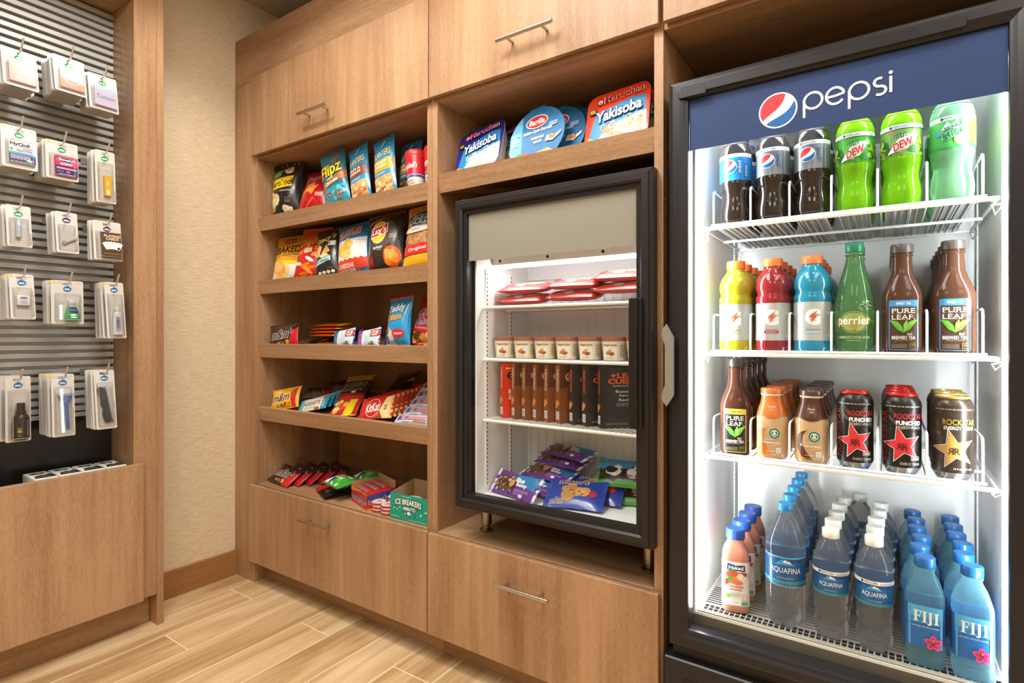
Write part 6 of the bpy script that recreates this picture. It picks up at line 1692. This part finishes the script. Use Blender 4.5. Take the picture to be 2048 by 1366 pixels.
for i, (x, y, z, ya, la) in enumerate(((-.905, 1.330, .520, -14, 'purple and blue ice cream bar standing at the front'), (-.885, 1.385, .527, -10, 'purple ice cream bar second in the pile'), (-.860, 1.425, .545, -14, 'purple ice cream bar third in the pile'), (-.835, 1.465, .562, -10, 'purple ice cream bar fourth in the pile'), (-.815, 1.500, .580, -16, 'topmost purple ice cream bar at the back'))):
    snack('eclair', x * .985, y - .025, z + .012, (38, 66, 72, 74, 74)[i], 0, ya, la, GF)
snack('cookie_sandwich', -.690, 1.300, .532, 60, -2, 12, 'front blue cookie ice cream pack', GF, (0, 1, 0))
snack('cookie_sandwich', -.668, 1.372, .548, 58, -2, 8, 'blue cookie ice cream pack behind the front one', GF, (0, 1, 0))
snack('cow_bar', -.575, 1.302, .532, 60, 0, 16, 'black and blue ice cream bar with cow patches at the front', GF, (0, 1, 0))
snack('cow_bar', -.590, 1.42, .552, 50, 0, 12, 'blue and black ice cream bar behind the front one', GF, (0, 0, 1))
# ---------------- hanging packs on the slat panel ----------------
CARD = P('cfcdc9', .35, coat=.3, name='pack_plastic')
EDGE = glassy('blister_plastic', (.97, .97, .96), 1.45, .55, .04)
OV = {'g': '1fa05e', 'p': '4f2a66', 'b': '1f72b0'}
def pack(w, h, ov, side, prod, dp=.0085, bl=None, sun=False):
    """flat plastic card with a clear blister; origin at the hanging slot, faces -y"""
    r = root('blister_pack', 'packaged toiletry'); top = .013
    m = MB(); pts = [(x, z - h + top) for x, z in rrect(w, h, .005, 3)]
    k = max(range(len(pts)), key=lambda i: pts[i][1] + pts[i][0] * .01)          # keyhole cut for the hanging slot
    hole = [(0, .0074), (.010, .0074), (.012, .0056), (.012, .0010), (.010, -.0010), (-.010, -.0010), (-.012, .0010), (-.012, .0056), (-.010, .0074), (0, .0074)]
    i0 = next(i for i in range(len(pts)) if pts[i][0] > 0 >= pts[(i + 1) % len(pts)][0] and pts[i][1] > top - .002)
    m.prism(pts[:i0 + 1] + [(0, top)] + hole + [(0, top)] + pts[i0 + 1:], 0, .0012, CARD)
    A = Art()
    A.ell(0, -.0135, .0105, .0085, OV[ov]); A.text('etc.', .0004, -.0135, w=.0145, h=.0062, col='f6f6f4', bold=.06)
    if sun: A.ell(-w * .40, .006, .0042, .0042, 'f0c050'); A.lines(-w * .30, .003, -.004, .0085, 2, 'dcaeb0', 4); A.lines(w * .25, .004, w * .42, .008, 2, 'b4b2ae', 3)
    if side: A.text(side, w * .42, -h + top + .006 + .0058 * len(side) * .56, w=.0058 * len(side), h=.0062 if side != 'personal care' else .0072, col='7d7a77', rot=90)
    A.emit(m, flat(0), 0); m.build('backing_card', r)
    b = bl or (-w * .40, -h + top + .008, w * .40, -.027)
    m = MB(); dpt = dp; x0, z0, x1, z1 = b; k = .004
    q = [(x0, 0, z0), (x1, 0, z0), (x1, 0, z1), (x0, 0, z1)]; q2 = [(x0 + k, -dpt, z0 + k), (x1 - k, -dpt, z0 + k), (x1 - k, -dpt, z1 - k), (x0 + k, -dpt, z1 - k)]
    m.add([(a, b_ - .0003, c) for a, b_, c in q] + q2, [(i, (i + 1) % 4, 4 + (i + 1) % 4, 4 + i) for i in range(4)] + [(4, 5, 6, 7)], EDGE)
    m.build('clear_blister', r)
    m = MB()
    for a_, b_ in (((x0 + k, z0 + k), (x1 - k, z0 + k)), ((x1 - k, z0 + k), (x1 - k, z1 - k)), ((x1 - k, z1 - k), (x0 + k, z1 - k)), ((x0 + k, z1 - k), (x0 + k, z0 + k))):
        m.tube([(a_[0], -dpt, a_[1]), (b_[0], -dpt, b_[1])], .0005, P('c9c7c3', .25), 4)
    m.build('blister_rim', r)
    prod(r, w, h, b)
    return r
def flatprod(name, x0, z0, x1, z1, base, art, d=.006):
    def f(r, w, h, b):
        m = MB(); m.box(x0, x1, -.0004 - d, -.0004, z0, z1, P(base, .3), .0006); A = Art(); art(A, x0, z0, x1 - x0, z1 - z0); A.emit(m, flat(-.0004 - d), 0); m.build(name, r)
    return f
def a_pink(A, x, z, w, h): A.ell(x + w * .3, z + h * .24, w * .1, h * .08, 'f8ecec'); A.text('EVE', x + w * .25, z + h * .82, w=w * .36, h=h * .14, col='f8f0f0', bold=.04); A.blob(x + w * .6, z + h * .5, w * .3, h * .22, 'f4c4c2', 3); A.lines(x + w * .08, z + h * .62, x + w * .6, z + h * .70, 2, 'f6dcdc', 3)
def a_orange(A, x, z, w, h): A.poly([(x, z), (x + w, z), (x + w, z + h * .35), (x, z + h * .5)], 'ea8a6e'); A.ring(x + w * .5, z + h * .52, w * .36, h * .30, .002, 'f6ece8'); A.text('mini', x + w * .5, z + h * .52, w=w * .5, h=h * .24, col='a8c4dc', bold=.06)
def a_lilac(A, x, z, w, h): A.rect(x, z + h * .82, x + w, z + h, 'b9d0ea'); A.rect(x, z, x + w, z + h * .2, 'd9c6e2'); A.text('Tucson', x + w * .5, z + h * .5, w=w * .86, h=h * .22, col='8a9a9c', bold=.03, shear=.2); A.lines(x + w * .1, z + h * .68, x + w * .8, z + h * .76, 2, 'e8e4f0', 4)
def a_nyquil(A, x, z, w, h):
    A.rect(x, z, x + w, z + h * .38, '3a2f7c'); A.rect(x, z + h * .38, x + w, z + h * .48, '4fb8e0'); A.text('NyQuil', x + w * .42, z + h * .84, w=w * .74, h=h * .20, col='2c2468', bold=.05)
    A.text('SEVERE+', x + w * .72, z + h * .69, w=w * .40, h=h * .06, col='3c3470'); A.text('VapoCOOL', x + w * .58, z + h * .57, w=w * .64, h=h * .10, col='2c2468', bold=.02, shear=.1); A.poly([(x + w * .02, z + h * .64), (x + w * .18, z + h * .64), (x + w * .10, z + h * .52)], '1f9a68')
    A.lines(x + w * .06, z + h * .16, x + w * .8, z + h * .36, 5, 'd8d8ec', 3); A.ell(x + w * .76, z + h * .14, w * .13, h * .06, '9ac8b0'); A.lines(x + w * .05, z + h * .02, x + w * .9, z + h * .06, 1, 'e8e8f4', 5)
def a_benadryl(A, x, z, w, h):
    A.rect(x, z, x + w, z + h * .50, '3a2f74'); A.rect(x, z + h * .50, x + w, z + h, 'e2336e'); A.ell(x + w * .50, z + h * .80, w * .43, h * .12, 'f4f0f4'); A.ell(x + w * .50, z + h * .80, w * .41, h * .105, '3a2f7c'); A.text('Benadryl', x + w * .5, z + h * .80, w=w * .66, h=h * .13, col='f8f6fa', bold=.05)
    A.text('ALLERGY', x + w * .5, z + h * .60, w=w * .62, h=h * .09, col='f8e8f0', bold=.06, shear=.3); A.rect(x + w * .05, z + h * .32, x + w * .95, z + h * .41, 'e88aa4', r=.001); A.ell(x + w * .56, z + h * .20, w * .09, h * .05, 'e86a9c'); A.lines(x + w * .15, z + h * .05, x + w * .9, z + h * .10, 1, 'f0e8f4', 3); A.lines(x + w * .05, z + h * .19, x + w * .35, z + h * .22, 1, 'f0e8f4', 4)
def a_halls(A, x, z, w, h): A.text('HALLS', x + w * .45, z + h * .18, w=h * .26, h=w * .4, col='f8f4e4', bold=.06, rot=90, shear=.2); A.text('HALLS', x + w * .45, z + h * .62, w=h * .2, h=w * .25, col='f8f4e4', bold=.04, rot=90); A.poly([(x + w * .7, z + h), (x + w, z + h * .8), (x + w, z + h)], 'e89018')
def a_cards(A, x, z, w, h):
    A.rect(x, z, x + w, z + h * .22, '4a3220'); A.lines(x + w * .05, z + h * .08, x + w * .95, z + h * .15, 1, 'b09a60', 3, .8); A.text('PLAYING', x + w * .5, z + h * .84, w=w * .8, h=h * .11, col='d8c8a8', bold=.05); A.text('CARDS', x + w * .5, z + h * .72, w=w * .62, h=h * .11, col='d8c8a8', bold=.05)
    for k in range(5):
        a = R(28 - 14 * k); cx = x + w * (.2 + .15 * k); cz = z + h * .42; cw, ch = w * .12, h * .15
        A.poly([(cx + dx * math.cos(a) - dz * math.sin(a), cz + h * .03 * math.sin(math.pi * (k + .5) / 5) + dx * math.sin(a) + dz * math.cos(a)) for dx, dz in ((-cw, -ch), (cw, -ch), (cw, ch), (-cw, ch))], ['ece8e0', 'f4f0ea'][k % 2])
        A.ell(cx, cz + h * .10, w * .012, h * .012, ['b02028', '1c1a18'][k % 2], n=8)
    A.blob(x + w * .78, z + h * .34, w * .07, h * .05, '1c1a18', 2)
def clipper(r, w, h, b):
    m = MB(); M = TR(.004, -.004, -.078) @ RY(-32)
    m.box(-.021, .024, -.003, .0, .001, .0045, CHROME, .0004, M=M); m.box(-.021, .024, -.003, .0, -.0045, -.001, CHROME, .0004, M=M); m.box(-.012, .023, -.0045, -.0032, -.002, .006, CHROME, .0004, M=M); m.lathe([(0, -.006), (.0018, -.006), (.0018, .007), (0, .007)], CHROME, 10, M=M @ TR(-.015, -.001, 0), caps=(0, 0)); m.build('nail_clipper', r)
def balm(r, w, h, b):
    m = MB(); M = TR(-.004, -.0075, -.086) @ RY(2); m.lathe([(.0065, 0), (.0068, .002), (.0068, .038), (.0065, .0385), (.0065, .052), (.005, .053)], P('cfdde8', .3), 20, M=M)
    A = Art(); A.lines(-.005, .006, .005, .034, 8, '8aa8c8', 3); A.emit(m, around([(.0068, 0), (.0068, .05)], 2, .0068), 0, M=M); m.build('lip_balm', r)
def floss(r, w, h, b):
    m = MB(); m.box(-.016, .014, -.0135, -.0008, -.083, -.053, P('efeeea', .35), .003, segs=2); A = Art(); A.ell(-.001, -.0615, .0085, .0034, '1f5aa8'); A.text('Glide', -.001, -.0615, w=.011, h=.003, col='f0f4f8', bold=.03); A.lines(-.009, -.0775, .007, -.068, 3, '8aa4c8', 3); A.emit(m, flat(-.0135), 0); m.build('floss_box', r)
MW = [(.012, 0), (.0185, .002), (.0195, .008), (.0185, .020), (.0150, .034), (.0105, .044), (.0080, .049)]
def mouthwash(r, w, h, b):
    M = TR(.008, -.010, -.114); m = MB(); m.lathe([q for q in MW if q[1] <= .0445] + [(.0, .0446)], P('1fa86a', .12, coat=.6), 30, 2, M=M @ Matrix.Diagonal((1, .5, 1, 1)).to_4x4(), caps=(1, 0)); m.lathe([(.0105, .0443), (.0085, .0520), (.0085, .0535)], P('c8ccbc', .2), 24, M=M @ Matrix.Diagonal((1, .6, 1, 1)).to_4x4(), caps=(0, 1))
    A = Art(); A.poly([(-.010, .0265), (.0135, .0255), (.0100, .0430), (-.0070, .0430)], '1c3f88'); A.text('Crest', .001, .0345, w=.015, h=.004, col='e8ecf4', bold=.03); A.ell(.002, .0185, .0115, .0058, '7cd48c'); A.text('scope', .002, .0190, w=.017, h=.0055, col='f4f8f4', bold=.05); A.rect(-.006, .0095, .012, .0125, 'e8f4ec'); A.emit(m, lambda u, v, o: (u, -math.sqrt(max(.02, 1 - (u / .021) ** 2)) * interp(MW, v) * .5 - o - .0004, v), .004, M=M)
    m.build('mouthwash_bottle', r)
    m = MB(); m.lathe([(.0088, 0), (.0092, .001), (.0092, .012), (.0085, .0128), (.0, .0128)], P('e8ecec', .15, coat=.4), 24, M=M @ TR(0, 0, .0538) @ Matrix.Diagonal((1, .7, 1, 1)).to_4x4(), caps=(1, 0)); m.build('bottle_cap', r)
def toothpaste(r, w, h, b):
    m = MB(); M = TR(.001, -.0085, -.163)
    n = 16; vs = []; ring = lambda rx, ry, z: [(rx * math.cos(2 * math.pi * k / n), ry * math.sin(2 * math.pi * k / n), z) for k in range(n)]
    for rx, ry, z in ((.0135, .0010, 0), (.0135, .0030, .012), (.0125, .0072, .062), (.0105, .0078, .074), (.006, .006, .077)): vs += ring(rx, ry, z)
    m.add(vs, [(j * n + i, j * n + (i + 1) % n, (j + 1) * n + (i + 1) % n, (j + 1) * n + i) for j in range(4) for i in range(n)] + [list(range(n)), [4 * n + i for i in range(n)]], P('e4e4ea', .3), True, M)
    A = Art(); A.lines(-.007, .012, .007, .060, 12, '7a88c0', 3, .4); A.text('CREST', -.001, .040, w=.036, h=.006, col='3a4a9c', bold=.04, rot=90); A.emit(m, lambda u, v, o: (u, -(.0030 + .0042 * v / .062) * math.sqrt(max(.05, 1 - (u / .014) ** 2)) - o - .0006, v), .004, M=M); m.build('toothpaste_tube', r)
    m = MB(); m.lathe([(.0072, .0775), (.0080, .079), (.0072, .091), (.0, .0915)], P('f0f0ee', .3), 20, M=M, caps=(1, 0)); m.build('tube_cap', r)
def spray(r, w, h, b):
    bl_ = P('2b2827', .3, coat=.3); M = TR(.003, -.0125, -.171); m = MB(); m.lathe([(.016, 0), (.0182, .002), (.0185, .008), (.0185, .062), (.0165, .070), (.0115, .074)], bl_, 30, M=M)
    A = Art(); A.rect(-.013, .038, -.003, .050, '6a747c'); A.rect(-.0122, .0388, -.0038, .0492, '1f1d1c'); A.rect(-.012, .022, -.003, .0285, 'd8d040'); A.lines(-.012, .0305, -.003, .036, 2, 'd8dce0', 3); A.lines(-.011, .010, -.004, .019, 4, '9aa0a4', 5)
    A.text('URBAN STYLE', .012, .034, w=.046, h=.006, col='a8b0b8', rot=90, bold=.02); A.emit(m, around([(.0185, 0), (.0185, .07)], 2, .0185), .004, M=M); m.build('spray_bottle', r)
    m = MB(); m.lathe([(.0118, .0745), (.0118, .084), (.0095, .0845), (.0095, .106), (.0085, .107), (.0, .107)], bl_, 24, M=M, caps=(1, 0)); m.build('spray_cap', r)
def razor(r, w, h, b):
    bl_ = P('1c48a8', .25, coat=.4); m = MB(); M = TR(.004, -.006, -.158) @ RY(-2); m.box(.0, .0085, -.0040, .004, .0, .082, bl_, .0012, M=M, segs=2); m.prism([(-.003, .080), (.0115, .080), (.0165, .092), (.0190, .104), (-.0105, .104), (-.0080, .092)], -.003, .002, bl_, M=M); m.build('razor', r)
    m = MB(); m.box(-.017, .0245, -.0065, .003, .1035, .1090, bl_, .001, M=M); m.box(-.0165, .024, -.0072, -.0065, .1045, .1055, CHROME, M=M); m.box(-.0165, .024, -.0072, -.0065, .1068, .1078, CHROME, M=M); m.build('razor_head', r)
def comb(r, w, h, b):
    bk = P('1d1b1b', .25, coat=.5); m = MB(); M = TR(.004, -.0050, -.158) @ RY(-8)
    m.prism([(-.0095, .004), (.0, .0), (.004, .001), (.004, .112), (.0, .118), (-.009, .117), (-.0125, .110), (-.0085, .085), (-.0110, .062), (-.0070, .048), (-.0120, .030)], -.0022, .0022, bk, M=M)
    for k in range(40): m.box(.004, .0125, -.0015, .0015, .002 + k * .00285, .0038 + k * .00285, bk, M=M)
    m.box(.0122, .0135, -.0015, .0015, .0, .004, bk, M=M); m.build('comb', r)
def gumpack(kind_name, base, art): return lambda: pack(.080, .121, 'g', None, flatprod('flat_packet', -.0275, -.096, .0325, -.034, base, art, .0075), bl=(-.034, -.102, .037, -.029))
BUILD['pk11'] = gumpack('', 'eeb0ae', a_pink); BUILD['pk12'] = gumpack('', 'f0d2c6', a_orange); BUILD['pk13'] = gumpack('', 'cfc4e4', a_lilac)
BUILD['pk21'] = lambda: pack(.081, .126, 'g', None, flatprod('medicine_packet', -.026, -.098, .034, -.034, 'eeeef2', a_nyquil, .0075), sun=True)
BUILD['pk22'] = lambda: pack(.081, .119, 'g', None, flatprod('medicine_packet', -.0195, -.094, .0365, -.034, 'e2336e', a_benadryl, .0075), sun=True)
BUILD['pk23'] = lambda: pack(.0555, .172, 'g', 'health', flatprod('lozenge_box', -.0075, -.138, .0120, -.072, 'f0be1c', a_halls, .012), .0125)
BUILD['pk31'] = lambda: pack(.057, .125, 'g', 'health', balm, .0145); BUILD['pk32'] = lambda: pack(.0565, .130, 'p', 'misc.', clipper)
BUILD['pk33'] = lambda: pack(.079, .130, 'p', None, flatprod('card_deck', -.020, -.106, .0375, -.026, '54392a', a_cards, .013), .0135, bl=(-.033, -.111, .038, -.023))
BUILD['pk41'] = lambda: pack(.0565, .135, 'b', 'personal care', floss, .0142, sun=True); BUILD['pk42'] = lambda: pack(.082, .135, 'b', 'personal care', mouthwash, .0200, sun=True)
BUILD['pk43'] = lambda: pack(.054, .186, 'b', 'personal care', toothpaste, .0170, sun=True)
BUILD['pk51'] = lambda: pack(.0575, .191, 'b', 'hair care', spray, .0318); BUILD['pk52'] = lambda: pack(.0575, .191, 'b', 'personal care', razor, .0136, sun=True); BUILD['pk53'] = lambda: pack(.057, .190, 'b', 'personal care', comb, .0078)
HK = {'pk11': (.5250, 1.840, 15, 8, 'pink flat packet'), 'pk12': (.6435, 1.867, 14, 9, 'orange and white flat packet'), 'pk13': (.7325, 1.847, 11, 6, 'lilac flat packet'),
      'pk21': (.5250, 1.615, 8, 7, 'white and purple cold medicine packet'), 'pk22': (.6265, 1.601, 5, 8, 'pink and purple allergy medicine packet'), 'pk23': (.7395, 1.6045, 5, 5, 'yellow lozenge box'),
      'pk31': (.5235, 1.385, 10, 5, 'pale blue lip balm'), 'pk32': (.6375, 1.3865, 9, 6, 'metal nail clipper'), 'pk33': (.7450, 1.3765, 8, 3, 'brown playing card deck'),
      'pk41': (.5310, 1.1845, 10, 7, 'white dental floss box'), 'pk42': (.6405, 1.1745, 3, 4, 'green mouthwash bottle'), 'pk43': (.7650, 1.1795, 9, 5, 'white toothpaste tube'),
      'pk51': (.5235, .8845, 1, 3, 'black spray bottle'), 'pk52': (.6290, .8850, 4, 7, 'blue razor'), 'pk53': (.7375, .8920, 8, 7, 'black comb')}
DP = dict(pk11=.0095, pk12=.0095, pk13=.0095, pk21=.0095, pk22=.0095, pk23=.0125, pk31=.0145, pk32=.0095, pk33=.0135, pk41=.0142, pk42=.0200, pk43=.0170, pk51=.0362, pk52=.0136, pk53=.0078)
rows_ = {'1': 'top', '2': 'second', '3': 'third', '4': 'fourth', '5': 'bottom'}
for key, (yc, zt, tl, n, what) in HK.items():
    sp = DP[key] + .0026; zh = zt - .013
    for i in range(n):
        x = -2.100 - sp * i
        M = (RZ(90) @ RY(((i * 7) % 5 - 2) * .5 * (i > 0)) @ RX(-tl * (1 - .45 * i / n))).to_euler()
        lab = f'clear pack with a {what}, frontmost on its hook' if i == 0 else f'clear pack with a {what}, {ORD[i]} on its hook'
        put(key, (x, yc - .0015 * ((i * 3) % 4) * (i > 0), zh - .0012), [math.degrees(a) for a in M], lab, f'{what} packs on the slat panel'[:60])
    hook = root('display_hook', 'hook'); hook.location = (0, 0, 0)
    m = MB(); m.tube([(-2.2455, yc, zh + .003), (-2.092, yc, zh + .003), (-2.082, yc, zh + .005), (-2.073, yc, zh + .011), (-2.058, yc, zh + .034)], .0026, CHROME, 10); m.build('rod', hook)
    m = MB(); m.box(-2.2458, -2.2440, yc - .018, yc + .018, zh - .010, zh + .012, P('8d8b86', .35, .6)); m.build('bracket', hook)
    tag(hook, f'chrome hook holding the {what} packs', None, 'chrome hooks')
# small boxes lined up in the bin
@kind
def cable_box():
    r = root('accessory_box', 'box'); m = MB()
    m.box(-.0285, .0285, -.055, .055, -.120, 0, P('e9e8e4', .35), .003, segs=2)
    A = Art(); A.ell(-.002, .026, .019, .0125, '2a2422', rot=-5); A.ring(.0, .026, .006, .006, .002, 'e8e6e0', 14); A.poly([(-.024, -.014), (.006, .004), (.024, .010), (.024, .004), (-.010, -.016)], '8fbf3a'); A.poly([(-.0265, -.052), (.0265, -.052), (.0265, -.004), (.016, .004), (-.018, -.020)], '2a2826'); A.poly([(.0, -.010), (.012, .002), (.020, -.002), (.006, -.014)], 'dcdad4'); A.lines(-.018, -.04, .018, -.024, 2, '8a8884', 3)
    A.emit(m, lambda u, v, o: (u, v, o), 0); m.build('carton', r); return r
for i, y in enumerate((.772, .711, .650, .588)):
    put('cable_box', (-2.149, y, .5745), (0, 0, 90), f'white and black accessory box in the bin, {["nearest the wood stile", "second from the stile", "third from the stile", "farthest from the stile"][i]}', 'accessory boxes in the bin')
